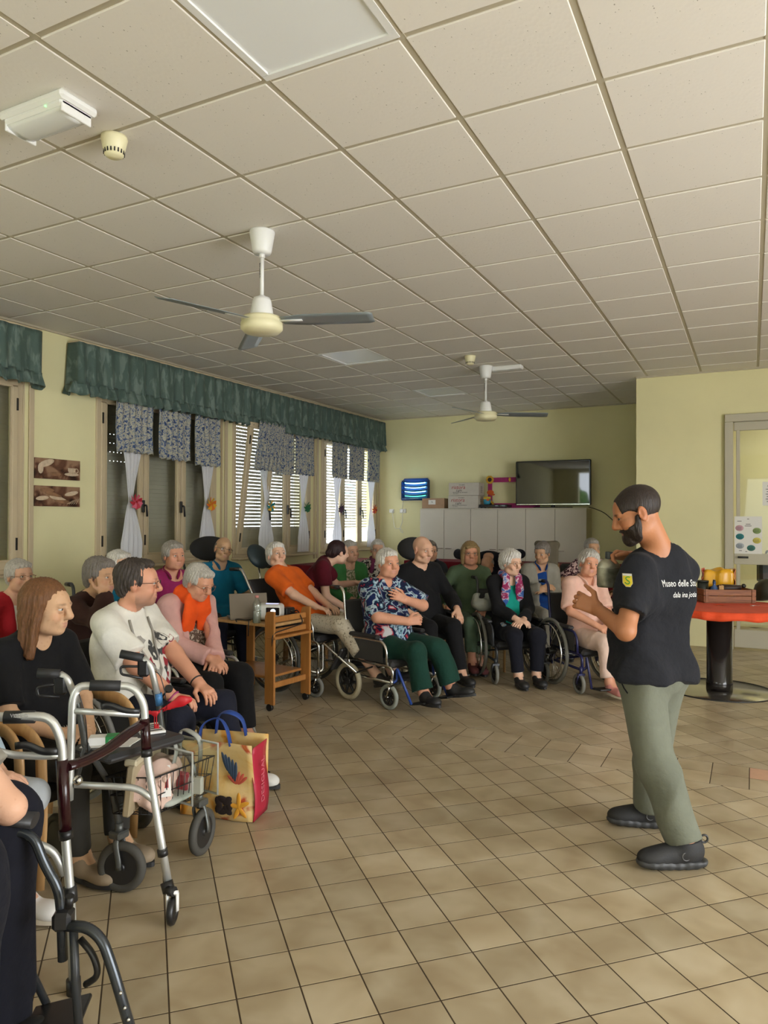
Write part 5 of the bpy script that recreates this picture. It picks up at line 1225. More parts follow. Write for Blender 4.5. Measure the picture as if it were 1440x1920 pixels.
# ---- presenter
def presenter():
    base = Vector((-.40, 3.55, 0)); W = lambda x, y, d: np.array(at_px(x, y, d)-base)
    J = Pose(); J.hipw = .86; s = J.s = 1.03; a = CYAW+deg(31); f0 = np.array((-math.sin(a), math.cos(a), 0.)); r0 = np.array((math.cos(a), math.sin(a), 0.))
    J.P = W(1224, 1252, 3.36); J.N = W(1247, 1034, 3.33)+np.array((0, 0, .0)); J.U = nrm(J.N-J.P); J.Rt = r0; J.F = nrm(np.cross(J.U, J.Rt)); J.Rt = nrm(np.cross(J.F, J.U))
    J.C = J.N-J.U*.225*s+J.F*.01; J.U2 = J.U; J.F2 = J.F
    J.SR = J.N+J.Rt*.158*s-J.U*.085*s; J.SL = J.N-J.Rt*.165*s-J.U*.075*s
    J.H = W(1196, 962, 3.27); J.HR = J.P+J.Rt*.09*s-J.U*.03; J.HL = J.P-J.Rt*.09*s-J.U*.03
    J.KL = W(1234, 1440, 3.21); J.KR = W(1218, 1425, 3.5); J.AL = np.array((-.262, 3.375, .10))-np.array(base); J.AR = np.array((-.44, 3.745, .10))-np.array(base)
    hl = W(1128, 1148, 3.30); hr = W(1186, 1044, 3.44)
    fd = lambda ph: (-math.sin(CYAW-deg(ph)), math.cos(CYAW-deg(ph)), 0.)
    vw = np.array(_fw); R_ = np.array(CR)
    sp = dict(J=J, hl=hl, hr=hr, elbowl=W(1173, 1183, 3.10), el=tuple(-vw*.1-R_*.1-np.array((0, 0, 1.))), er=tuple(vw*.45-np.array((0, 0, 1.))), hs=1.02, skin='tan', hair=[('buzz', 'dark'), ('beard', 'dark')], seed=3, old=False, fat=.55, wd=1.3, eye=.65, res=.0045, af=.95, nk=1.18,
        hy=deg(-90+42+110)-deg(30), hp=-.36, brow=srgb('#1d1512'), jaw=1.0, nose=1.05,
        handl=dict(d=-R_*.75+vw*.5+np.array((0, 0, .35)), n=vw*.6+R_*.5-np.array((0, 0, .3)), curl=.75, thumb=.2, side=-1),
        handr=dict(d=-R_*.95+np.array((0, 0, .12)), n=-vw*.5+np.array((0, 0, -1.)), curl=1.0, thumb=.5), fl=fd(-96), fr=fd(-80), wear=[shirt(k_tee, .74, g=.017, neck=.074, hem=-.03, amp=.008), trousers(k_olive, 1.99, g=.024, flare=.018, amp=.009)])
    sp['hy'] = deg(50); sp['gazez'] = -.6
    o, J = place_person('man in black printed T-shirt and olive trousers standing with a flask in his hand', sp); o.location = base
    # trainers
    msn = plain('black_mesh_trainer', (.014, .014, .015), .7, bmp=.4, bscale=160); mso = plain('charcoal_rubber_sole', (.035, .036, .038), .55)
    for A, ph, K in ((J.AL, -94, J.KL), (J.AR, -82, J.KR)):
        d = np.array(fd(ph)); up = np.array((0, 0, 1.)); x = np.cross(d, up); B = np.stack([x, d, up], 1); c = np.array((A[0], A[1], 0))-d*.015; F = Field()
        F.ell(c+d*-.01+up*.07, (.040, .062, .062), B, .02); F.ell(c+d*.07+up*.055, (.044, .09, .05), B, .03); F.ell(c+d*.155+up*.045, (.048, .068, .040), B, .03); F.cap(A+up*.03, A-up*.02, .047, .046, .03)
        F.cutplane(c+up*.028, -up, .003); F.cutplane(c+up*.118, up, .004); F.cap(A+up*.06, A+up*.01, .038, .036, .004, True)
        sh = smooth_obj('trainer', F, .0045, msn, o)
        F = Field(); F.ell(c+d*-.02+up*.026, (.046, .068, .03), B, .02); F.ell(c+d*.06+up*.02, (.045, .10, .026), B, .02); F.ell(c+d*.15+up*.028, (.053, .078, .027), B, .02); F.cutplane(c+up*.0, -up, .004); F.cutplane(c+d*.08+up*.043, up+d*-.06, .004)
        smooth_obj('sole', F, .0045, mso, sh, lambda P: .0012*np.sin(P@d*160))
        for i in range(5):
            q = c+d*(.05+.024*i)+up*(.108-.013*i); MB().tube([q-x*.03-up*.008, q+up*.004, q+x*.03-up*.008], .0035, n=6, bend=.02).build('lace', mblack, sh)
        MB().torus(c-d*.072+up*.118, .016, .005, x, 14, 6).build('heel_loop', mblack, sh); MB().torus(c+d*.03-x*.047+up*.065, .017, .0022, x, 16, 5, 1.).build('emblem', plain('grey_emblem%d' % ph, (.12, .12, .125), .4), sh)
    bk = J.C+J.U*.10*s-J.Rt*.03*s; mtext = plain('white_print', (.72, .72, .70), .8)
    n_ = -J.F*.97+J.Rt*.2
    on_cloth(o, 'shirt', 'Museo delle Storie', .042, mtext, bk, n_, J.U-J.Rt*.06, shear=.2, sx=.62); on_cloth(o, 'shirt', 'dala ina jotia', .034, mtext, bk-J.U*.05+J.Rt*.012, n_, J.U-J.Rt*.06, shear=.2, sx=.68)
    # sleeve badge
    shd = [c for c in o.children if c.name.startswith('shirt')][0]; bv = BVHTree.FromPolygons([v.co[:] for v in shd.data.vertices], [tuple(p_.vertices) for p_ in shd.data.polygons])
    n2 = Vector(-_fw*.9-CR*.15).normalized(); ctr = at_px(1181, 1090, 3.1)-base; upv = Vector((0, 0, 1)); rt = upv.cross(n2).normalized()
    def patch(poly, off, mat, name, par):
        b = MB(); vs = []
        for x, y in poly: p_ = ctr+rt*x+upv*y+n2*.4; h = bv.ray_cast(p_, -n2); vs.append((h[0] if h[0] is not None else p_-n2*.4)+n2*off)
        c0 = sum(vs, Vector())/len(vs); b._add(vs+[c0+n2*.001], [(i, (i+1) % len(vs), len(vs)) for i in range(len(vs))]); return b.build(name, mat, par)
    shield = [(-.017, .025), (.017, .025), (.018, -.012), (.008, -.026), (-.008, -.026), (-.018, -.012)]; rs = lambda k, P: [(x*k, y*k) for x, y in P]
    bd = patch(rs(1.1, shield), .002, plain('badge_edge', srgb('#b9b2a0'), .7), 'badge', o); patch(shield, .0032, plain('badge_yellow', srgb('#d8c028'), .6), 'badge_field', bd)
    patch([(-.017, .026), (.017, .026), (.017, .018), (-.017, .018)], .0042, plain('badge_white', srgb('#c9c9cc'), .6), 'badge_strip', bd)
    put_pts = [(.009, .012), (.002, .015), (-.008, .009), (-.004, .001), (.007, -.006), (.005, -.015), (-.005, -.017), (-.011, -.010)]; pts = []
    for x, y in put_pts: p_ = ctr+rt*x+upv*y+n2*.4; h = bv.ray_cast(p_, -n2); pts.append((h[0] if h[0] is not None else p_-n2*.4)+n2*.005)
    MB().tube(pts, .0022, n=6, bend=.004).build('badge_emblem', plain('badge_green', srgb('#2f8a3c'), .6), bd)
    # pocket slit
    tr = [c for c in o.children if c.name.startswith('trousers')][0]; bt = BVHTree.FromPolygons([v.co[:] for v in tr.data.vertices], [tuple(p_.vertices) for p_ in tr.data.polygons])
    b = MB(); pts = []
    for x, y in ((1163, 1268), (1165, 1279), (1170, 1290), (1177, 1300)):
        p_ = at_px(x, y, 2.6)-base; dr = (p_-(Vector((0, 0, CH))-base)).normalized(); h = bt.ray_cast(p_, dr)
        if h[0] is not None: pts.append(h[0]-dr*.001)
    if len(pts) == 4: b.tube(pts, .0035, n=6).build('pocket_edge', k_navy2, o)
    return o, J
P1, J1 = presenter()
# ---- left row, near
seat_person('woman with white hair and spectacles in a red cardigan seated at the left wall', 36, 1090, 5.2, 112, s=.94, hair=[('short', 'silver')], specs=mspec_b, hy=deg(-10), skin='pale', bust=.5, fat=.5, **ARMS, **low,
    wear=[shirt(k_white, 0, g=.006, neck=.08), shirt(k_red, 1.9, g=.02, name='cardigan', open_front=.055), trousers(k_navy), shoes(mshoe, msole)], chair=PC('wooden chair of the woman in the red cardigan'))
o, J = seat_person('woman with long reddish brown hair in a black T-shirt seated behind the walking frames', 86, 1142, 3.25, 118, s=.97, hs=1.02, hair=[('long', 'brown')], hy=deg(22), hp=-.06, skin='sallow', nose=1.15, bust=.7, fat=.7, wd=1.05, stoop=.3, hl=(-.05, .33, .63), hr=(.08, .32, .64), handl=dict(d=(.75, .5, .1), n=(0, -.3, -1), curl=.5), handr=dict(d=(-.7, .6, .2), n=(-.3, -.2, -1), curl=.7), **low,
    wear=[shirt(k_black, .85, g=.016, vee=.06, amp=.007), trousers(k_dgrey), shoes(mshoe_b, msole)], chair=AC('birch armchair of the woman in the black T-shirt'))
mprint = plain('pale_print', (.5, .48, .42), .8)
f2 = J.F2; on_cloth(o, 'shirt', 'TWIN', .042, mprint, J.C-J.U2*.15, f2, J.U2, space=1.15); on_cloth(o, 'shirt', 'BEACH CLUB', .016, mprint, J.C-J.U2*.19, f2, J.U2, space=1.3)
seat_person('woman with grey hair in pale blue blouse and shorts at the left edge', -130, 1192, 2.7, 106, s=.96, hair=[('bob', 'grey')], fat=.6, bust=.5, stoop=.3, hl=(-.02, .42, .60), hr=(.03, .44, .615), handl=dict(d=(.6, .8, -.1), n=(0, -.1, -1), curl=.4), handr=dict(d=(-.35, .9, -.15), n=(0, -.2, -1), curl=.35), kr=(.12, .45, None), kl=(-.12, .45, None), ar=(.13, .40, .10), al=(-.1, .42, .10), res=.0045,
    wear=[shirt(k_lblue, 1.75, g=.014, amp=.006), trousers(k_short, .95, g=.018, name='shorts'), shoes(msock_w, msole_w), bracelet(plain('coral_beads', srgb('#b03a4a'), .5), 1, r=.033)], chair=AC('birch armchair at the left edge, under the woman in shorts'))
seat_person('person in grey T-shirt and black trousers in the nearest wheelchair', -105, 1190, 1.9, 82, s=.98, hair=[('short', 'grey')], fat=.5, lean=-.38, elbowl_px=(18, 1515, 1.98), hl=(-.05, .30, .66), hr=(.265, .17, .70), handr=dict(d=(.0, 1, -.1), n=(0, 0, -1), curl=.6), er=(1, -.7, -.6), kr=(.12, .46, None), kl=(-.13, .47, None), ar=(.13, .44, .10), al=(-.12, .42, .10), res=.0045,
    wear=[shirt(k_grey, .75, amp=.006), trousers(k_navy2, 2.0, g=.034, flare=.035, amp=.012), shoes(mshoe, msole, sock=mpad)], chair=WC('nearest wheelchair with a dark grey frame in the lower left corner', frame=mdark, R=.29, leg=.42, cr=.08, armz=.22, skirt=False))
seat_person('woman with grey hair in a brown jumper resting her cheek on her hand', 188, 1082, 4.6, 108, s=.94, hair=[('swept', 'salt')], hy=deg(-5), skin='olive', hr=(.055, .20, 1.03), er=(.8, .3, -.8), handr=dict(d=(-.15, -.25, .95), n=(-.3, -.9, 0), curl=.12, thumb=.1, spread=.06), hl=(-.08, .30, .66), **low, stoop=.35,
    wear=[shirt(k_brown, 1.9, g=.018), trousers(k_dgrey), shoes(mshoe, msole)], chair=AC('birch armchair of the woman in the brown jumper', backh=.30))
seat_person('woman with straight white hair half hidden behind the woman in brown', 224, 1062, 5.5, 138, s=.93, hair=[('short', 'white')], hy=deg(15), skin='light', **LAP, **low, wear=[shirt(k_teal, 1.9), trousers(k_navy), shoes(mshoe, msole)], chair=WC('wheelchair behind the woman in the brown jumper', spokes=24))
o, J = seat_person('man with dark-rimmed spectacles in a white printed T-shirt in the left row', 258, 1102, 4.0, 112, s=1.02, hs=1.06, hair=[('recede', 'pepper')], specs=mspec, hy=deg(30), skin='ruddy', jaw=1.12, stubble=srgb('#6b5a50'), fat=1.25, wd=1.12, old=False, seed=5, nk=1.15, af=1.15, hl=(-.11, .43, .64), hr=(.10, .42, .615), er=(1, -.6, -.5), handl=dict(d=(.3, .9, -.3), n=(0, 0, -1), curl=.5), handr=dict(d=(-.5, .9, -.2), n=(0, 0, -1), curl=.6), kr=(.14, .47, None), kl=(-.2, .48, None), ar=(.12, .50, .10), al=(-.27, .60, .10), fl=(-.1, 1, 0),
    wear=[shirt(k_white, .8, g=.02, neck=.078, amp=.008), trousers(k_navy, 1.9, g=.02, amp=.009), shoes(msock_w, msole, 'sandal', sock=msock_w), bracelet(mblack, 1, 'wristwatch', watch=(.6, 0, 1.)), bracelet(plain('pink_beads', srgb('#a03a72'), .5), 1, back=.02), bracelet(mblack, -1)], chair=WC('wheelchair of the man in the white printed T-shirt', frame=mdark, foot=False))
# printed motif and lanyard on the white T-shirt
sh = [c for c in o.children if c.name.startswith('shirt')][0]; bv = BVHTree.FromPolygons([v.co[:] for v in sh.data.vertices], [tuple(p_.vertices) for p_ in sh.data.polygons])
def drape(par, poly, off, mat, name, org, n_, up, bv, thick=None):
    n_ = Vector(n_).normalized(); up = Vector(up); rt = up.cross(n_).normalized(); b = MB(); vs = []
    for x, y in poly: p_ = Vector(org)+rt*x+up*y+n_*.5; h = bv.ray_cast(p_, -n_); vs.append((h[0] if h[0] is not None else p_-n_*.5)+n_*off)
    if thick: b.tube(vs, thick, n=6, flat=(1, .35) if False else None)
    else: c0 = sum(vs, Vector())/len(vs); b._add(vs+[c0], [(i, (i+1) % len(vs), len(vs)) for i in range(len(vs))])
    return b.build(name, mat, par)
rr = random.Random(7); mdk = plain('charcoal_print', (.05, .05, .05), .8); mgy = plain('grey_print', (.3, .28, .25), .8); mrd = plain('red_print', srgb('#8e2430'), .8)
for i in range(44):
    cx, cy = rr.uniform(-.11, .12), rr.uniform(-.20, .12); r_ = rr.uniform(.012, .03); n_k = 7
    drape(o, [(cx+r_*rr.uniform(.4, 1.2)*math.cos(2*math.pi*k/n_k), cy+r_*rr.uniform(.5, 1.6)*math.sin(2*math.pi*k/n_k)) for k in range(n_k)], .003, (mdk, mdk, mgy, mrd)[i % 4], 'printed_motif', J.C-J.U2*.02, J.F2, J.U2, bv)
on_cloth(o, 'shirt', 'ROCK', .05, mdk, J.C-J.U2*.12, J.F2, J.U2) if False else None
drape(o, [(-.075, .19), (-.07, .12), (-.05, .03), (-.02, -.06), (.0, -.13), (.02, -.06), (.045, .03), (.065, .12), (.07, .19)], .008, mgy, 'lanyard', J.C, J.F2, J.U2, bv, .006)
drape(o, [(0, -.13), (.0, -.2)], .012, mrd, 'lanyard_tag', J.C, J.F2, J.U2, bv, .008)
o, J = seat_person('woman with grey bob and spectacles in a dusty pink cardigan with an orange scarf', 372, 1092, 4.85, 128, s=.97, hair=[('short', 'silver')], specs=mspec_b, hy=deg(10), hp=-.38, neck=.3, stoop=.38, skin='ruddy', bust=.8, fat=.8, wd=1.05, hl=(.03, .40, .635), hr=(.08, .39, .655), handl=dict(d=(.6, .6, -.3), n=(0, -.3, -1), curl=.6), handr=dict(d=(-.35, .8, -.35), n=(-.2, -.2, -1), curl=.55), kr=(.12, .46, None), kl=(-.12, .46, None), ar=(.12, .55, .12), al=(-.12, .50, .12),
    wear=[shirt(k_blouse, 0, g=.010, neck=.075), shirt(k_pink, 1.93, g=.02, name='cardigan', open_front=.06, amp=.007), trousers(k_black, 1.93, g=.02, amp=.008), shoes(mshoe_b, msole_w), scarf(k_oscarf, .054, .28, 'bright orange scarf with grey stripes', cross=.02)], chair=WC('wheelchair with grey tube frame under the woman in the orange scarf', frame=malu, R=.30, leg=.5, skirt=False))
seat_person('woman with short greyish hair in a magenta polo shirt by the first window', 325, 1042, 6.0, 142, s=.96, hair=[('short', 'grey')], hy=deg(8), skin='ruddy', bust=.8, fat=.9, wd=1.08, jaw=1.08, **ARMS, **low, wear=[shirt(k_mag, .75, vee=.07), collar(k_mag), trousers(k_navy), shoes(mshoe, msole)], chair=WC('wheelchair of the woman in magenta', frame=mdark))
o, J = seat_person('thin bald man with dark spectacles in a teal polo shirt leaning on a headrest', 418, 1030, 7.05, 150, s=1.0, hair=[('fringe', 'salt')], specs=mspec, specsize=1.1, hy=deg(2), hroll=-.12, tilt=-.08, lean=.25, skin='sallow', gaunt=.8, fat=.2, wd=.98, hl=(-.20, .22, .60), hr=(.26, .34, .68), er=(1, -.4, -.3), handr=dict(d=(.1, .7, -.8), n=(-.2, -.6, -.5), curl=.4), **low,
    wear=[shirt(k_teal, .8, vee=.06), collar(cl('teal_collar', '#1f5d86')), trousers(k_navy), shoes(mshoe, msole), bracelet(mblack, -1)], chair=WC('wheelchair with broad black plush headrest by the first window', headrest=(mpadblk, .20, -.04, .42, .26), recl=.28, backh=.5))
seat_person('old woman with white hair in an orange T-shirt reclining behind the projector trolley', 518, 1042, 6.6, 122, s=.97, hair=[('swept', 'white')], hy=deg(-24), hp=.26, lean=.52, stoop=-.02, neck=.0, skin='light', gaunt=.9, fat=.25, hl=(-.06, .38, .58), hr=(.12, .40, .60), handl=dict(d=(.3, .9, -.2), n=(0, 0, -1), curl=.4), handr=dict(d=(-.3, .9, -.2), n=(0, 0, -1), curl=.4), kr=(.10, .48, .60), kl=(-.12, .48, .60), ar=(.12, .86, .22), al=(-.09, .88, .22), fr=(.1, 1, .25), fl=(-.1, 1, .25),
    wear=[shirt(k_orange, .75, g=.022, amp=.010), trousers(k_capri, 1.55, g=.018, flare=.02, name='cropped_trousers'), shoes(mshoe, msole)], chair=WC('reclining wheelchair with slate headrest under the woman in orange', frame=mchrome, headrest=(mheadrest, .16, -.06, .26, .26), recl=.55, backh=.52, leg=1.02, R=.29, tyre=mtyre_d))
o, J = seat_person('caregiver with dark tied hair in maroon scrubs and white trousers turning away', 634, 1036, 7.4, 86, s=1.0, hair=[('tied', 'maroon')], hy=deg(26), hp=-.1, lean=-.18, stoop=.35, skin='light', old=False, fat=.5, hl=(-.16, .50, .78), hr=(.14, .40, .55), er=(.3, -.6, -.9), handr=dict(d=(-.2, .8, -.6), n=(-.5, -.2, -.8), curl=.4), kr=(.12, .44, .50), kl=(-.10, .46, .50), ar=(.15, .52, .10), al=(-.08, .52, .10),
    wear=[shirt(k_maroon, .62, g=.022, amp=.007, hem=-.05), trousers(cl('white_scrub_trousers', '#bdb3a8'), 1.95, g=.024, flare=.014, amp=.008), shoes(mshoe, msole)], chair=PC('low chair under the caregiver in maroon scrubs'))
# ---- back row
seat_person('woman with grey hair in a green cardigan under the far window', 657, 1034, 7.9, 160, s=.96, hair=[('short', 'silver')], skin='pale', bust=.6, fat=.7, hroll=.1, hy=deg(15), **LAP, **low, wear=[shirt(k_gf, 0, g=.008, vee=.08), shirt(k_green, 1.9, g=.02, name='cardigan', open_front=.06), trousers(k_navy), shoes(mshoe, msole)], chair=WC('wheelchair of the woman in the green cardigan', frame=malu, R=.29))
seat_person('woman with white hair and spectacles in a white flowered blouse in the corner', 708, 1031, 8.5, 176, s=.95, hair=[('short', 'white')], specs=mspec_b, skin='pale', bust=.4, fat=.5, **LAP, **low, wear=[shirt(k_flw, 1.9, g=.02), scarf(cl('plum_scarf', '#6d2f4c'), .03, .12, inner=.05), trousers(k_navy), shoes(mshoe, msole)], chair=PC('chair of the woman in the white flowered blouse'))
o, J = seat_person('large woman with white hair in a blue printed blouse and bottle green trousers', 727, 1074, 6.05, 136, s=1.0, hs=1.02, hair=[('short', 'white')], hy=deg(-12), hp=.02, skin='ruddy', bust=.9, fat=1.15, wd=1.12, jaw=1.06, af=1.15, lean=.18, hr=(.05, .33, .74), hl=(-.03, .22, .90), er=(1, -.2, -.5), el=(-1, .1, -.4), handr=dict(d=(-.75, .5, .1), n=(-.2, -.8, -.3), curl=.75), handl=dict(d=(.75, -.1, .35), n=(.1, -1, 0), curl=.35), kr=(.13, .48, None), kl=(-.14, .48, None), ar=(.11, .56, .15), al=(-.16, .60, .17), fr=(.25, 1, .12), fl=(-.15, 1, .2),
    wear=[shirt(k_multi, .95, g=.024, vee=.07, amp=.008), trousers(k_dgreen, 1.93, g=.026, flare=.02, amp=.009), shoes(mshoe, msole, sock=msock_w)], chair=WC('transit wheelchair with cream tyres under the woman in the blue printed blouse', frame=mchrome, R=.155, cr=.1, tyre=mtyre_c, ctyre=plain('pale_grey_tyre', srgb('#8f948c'), .65), leg=.55, legm=mblue_f, seatm=mgreyseat, w=.48))
seat_person('bald man in a black jumper leaning on a round black headrest', 792, 1031, 6.95, 156, s=1.04, hs=1.06, hair=[], hy=deg(14), hp=-.12, skin='pale', gaunt=.4, fat=.8, wd=1.12, nose=1.15, hl=(-.24, .34, .66), hr=(.24, .30, .66), handl=dict(d=(.1, .7, -.7), n=(.2, -.5, -.8), curl=.35), kr=(.12, .46, None), kl=(-.12, .46, None), ar=(.13, .62, .12), al=(-.12, .62, .12),
    wear=[shirt(k_black, 1.9, g=.024, neck=.066, amp=.007), trousers(k_black), shoes(mshoe, msole)], chair=WC('wheelchair with round black headrest of the bald man', headrest=(mpadblk, .19, -.11, .36, .24), recl=.2, backh=.52, frame=mchrome, tyre=mtyre_d))
seat_person('person in a dark jacket and jeans hidden behind the bald man, only one arm showing', 806, 1034, 8.1, 168, s=.98, hair=[('short', 'salt')], **low, fat=.5, hl=(-.12, .33, .78), hr=(.1, .3, .66), handl=dict(d=(.5, .7, .1), n=(0, -.2, -1), curl=.6), wear=[shirt(cl('charcoal_jacket', '#24262b'), 1.7, g=.03, name='jacket', open_front=.05), shirt(k_lblue, 0, g=.01), trousers(cl('blue_jeans', '#2b3442')), shoes(mshoe, msole)], chair=WC('wheelchair hidden behind the bald man', headrest=(mnavy_f, .02, -.17, .12, .2)))
seat_person('person in dark navy slumped forward onto the maroon table', 914, 1044, 9.5, 195, s=.96, hair=[('fringe', 'grey')], stoop=.95, lean=-.25, neck=.5, hp=-.5, hy=deg(-20), hl=(-.30, .42, .86), hr=(.25, .44, .86), el=(-1, .2, .2), er=(1, .2, .2), **low, fat=.6, wear=[shirt(k_navy2, 1.95, g=.026), trousers(k_navy), shoes(mshoe, msole)], chair=PC('chair of the slumped person in dark navy'))
mgold = plain('gold_chain', (.7, .5, .2), .3, 1.)
o, J = seat_person('woman with blond bob and dark spectacles in a sage green jumper and trousers', 882, 1038, 7.35, 178, s=.99, hair=[('bob', 'blond')], specs=mspec, old=False, skin='ruddy', bust=.5, fat=.45, hr=(.235, .27, .63), hl=(-.10, .35, .66), er=(1, -.4, -.2), handr=dict(d=(-.2, .8, -.5), n=(-.2, -.2, -1), curl=.45), kr=(.06, .45, None), kl=(-.10, .45, None), ar=(.04, .46, .12), al=(-.06, .40, .10),
    wear=[shirt(k_sage, 1.75, g=.018, neck=.088, amp=.006), trousers(k_sagetr, 1.75, g=.014, amp=.006), shoes(mslip, msole), bracelet(mgold, 1, r=.03)], chair=AC('birch armchair of the woman in the sage green jumper'))
MB().tube([J.N+J.U2*.03-J.F2*.05, J.N+J.Rt*.065+J.U2*.015, J.N+J.F2*.092-J.U2*.03, J.N-J.Rt*.065+J.U2*.015, J.N+J.U2*.03-J.F2*.05], .003, n=6, bend=.05).build('necklace', mgold, o)
o, J = seat_person('very old woman with white hair in a black cardigan with a printed silk scarf', 958, 1058, 6.85, 170, s=.95, hair=[('fluffy', 'white')], specs=mspec_b, specsize=1.15, hy=deg(24), hp=-.05, skin='light', gaunt=.6, bust=.5, fat=.5, hl=(-.03, .33, .64), hr=(.04, .34, .655), handl=dict(d=(.75, .55, -.2), n=(0, -.3, -1), curl=.5), handr=dict(d=(-.75, .55, -.2), n=(0, -.3, -1), curl=.5), kr=(.10, .44, None), kl=(-.12, .44, None), ar=(.07, .47, .10), al=(-.11, .44, .10),
    wear=[shirt(k_turq, 0, g=.010, neck=.078), shirt(k_black, 1.88, g=.02, name='cardigan', open_front=.066), trousers(k_navy2, 1.9, g=.018, amp=.007), shoes(mshoe, msole, sock=msock_w), scarf(k_scarf, .042, .34, 'blue and plum printed silk scarf', inner=.06)], chair=WC('wheelchair with black frame under the woman in the printed scarf', frame=mdark, R=.30, foot=False, cr=.095))
seat_person('thin man in a grey hooded jacket and blue polo shirt looking down to the side', 1017, 1037, 8.1, 172, s=.98, hair=[('short', 'salt')], hy=deg(-46), hp=-.2, skin='olive', gaunt=.9, fat=.2, hl=(.02, .27, .78), hr=(.07, .28, .80), handl=dict(d=(.9, .2, 0), n=(0, -.6, -.6), curl=.5), handr=dict(d=(-.9, .2, .1), n=(0, -.6, -.6), curl=.5), **low,
    wear=[shirt(k_blue, 0, g=.008, neck=.075, vee=.03), collar(k_blue), shirt(k_grey, 1.9, g=.024, name='hooded_jacket', open_front=.06), trousers(k_grey), shoes(mshoe, msole)], chair=WC('wheelchair with blue headrest and side wings of the man in the grey jacket', headrest=(mheadb, .12, -.17, .22, .26), recl=.2, backh=.55, frame=mdark))
seat_person('woman with grey hair in a dark flowered blouse beside the corner of the wall', 1110, 1029, 8.4, 176, s=.95, hair=[('short', 'grey')], skin='olive', fat=.5, bust=.5, hy=deg(5), hl=(-.2, .3, .66), hr=(.26, .2, .70), **low, wear=[shirt(k_pf, .8, g=.02), trousers(k_navy), shoes(mshoe, msole)], chair=AC('birch armchair of the woman in the dark flowered blouse'))
seat_person('woman with white hair in a blush pink blouse behind the presenter', 1104, 1067, 6.5, 164, s=.97, hair=[('fluffy', 'silver')], hy=deg(-10), hroll=-.15, hp=.04, skin='ruddy', bust=.6, fat=.8, hl=(-.02, .33, .64), hr=(.10, .34, .66), er=(1, -.4, -.3), kr=(.08, .46, None), kl=(-.12, .46, None), ar=(.06, .50, .12), al=(-.1, .52, .12),
    wear=[shirt(k_blush, .85, g=.022, vee=.05, amp=.008), trousers(k_blush2, 1.85, g=.02, flare=.01, amp=.008), shoes(cl('pink_slipper', '#c0807a'), msole_w), collar(k_blush)], chair=WC('wheelchair with blue frame and big spoked wheels of the woman in blush pink', frame=mnavy_f, R=.30, cr=.09, foot=True, leg=.3))
# ================================================================ furniture and small things
V3 = Vector
# ---- cupboards and what stands on them
mcup = plain('cupboard_laminate', srgb('#c9c2b4'), .5, var=.03, scale=3); mcups = plain('cupboard_side_laminate', srgb('#b7ae8e'), .5)
edges = [-4.898, -4.47, -4.011, -3.568, -3.115, -2.662, -2.193]; CT = 1.672; CFY = 10.97
for k, nm in enumerate(('left', 'middle', 'right')):
    x0, x1 = edges[2*k], edges[2*k+2]
    o = thing('cupboard', '%s one of three tall white two-door cupboards along the back wall' % nm, 'cupboard', ((x0+x1)/2, 11.15, 0), group='white cupboards')
    w_ = x1-x0; MB().box((0, .01, CT/2+.03), (w_-.004, .37, CT-.065)).build('body', mcups if k == 2 else mcup, o); MB().box((0, .02, CT-.009), (w_-.001, .40, .018), bev=.003).build('top_panel', mcup, o); MB().box((0, .03, .03), (w_-.03, .33, .06)).build('plinth', mblack, o)
    for j in (0, 1):
        a, b = edges[2*k+j]-(x0+x1)/2, edges[2*k+j+1]-(x0+x1)/2
        dr = MB().box(((a+b)/2, -.185, CT/2+.02), (b-a-.006, .018, CT-.085), bev=.002).build('door', mcup, o)
        MB().tube([((a+b)/2+(.10 if j == 0 else -.10), -.194, 1.02), ((a+b)/2+(.10 if j == 0 else -.10), -.22, 1.02), ((a+b)/2+(.20 if j == 0 else -.20), -.22, 1.02), ((a+b)/2+(.20 if j == 0 else -.20), -.194, 1.02)], .006, n=6, bend=.01).build('handle', mchrome, dr)
# television
mscreen = plain('glossy_black_screen', (.008, .008, .009), .03, spec=.65); mbez = plain('piano_black', (.01, .01, .011), .2)
tv = thing('television', 'flat black television standing on the white cupboards, a window mirrored in it', 'television', (-2.73, 11.08, CT), deg(.6))
MB().box((0, .02, .385), (1.155, .05, .69), bev=.012).build('housing', mbez, tv); MB().box((0, -.0065, .39), (1.10, .004, .632)).build('screen', mscreen, tv); MB().box((0, -.007, .055), (1.12, .003, .012)).build('trim_strip', mchrome, tv)
MB().cyl((0, .03, .0), (0, .03, .06), .03).lathe([(.0, 0), (.26, 0), (.25, .012), (0, .014)], (0, .02, .002), sx=1.2, sy=.5).build('stand', mbez, tv)
tag(MB().tube([(-2.2, 11.15, CT+.012), (-2.12, 11.2, 1.66), (-2.0, 11.32, 1.60), (-1.86, 11.34, 1.47), (-1.75, 11.33, 1.36), (-1.6, 11.345, 1.33)], .006, n=6, bend=.06).build('power_cord', mblack), 'black television cord trailing down the wall right of the cupboards', 'cord')
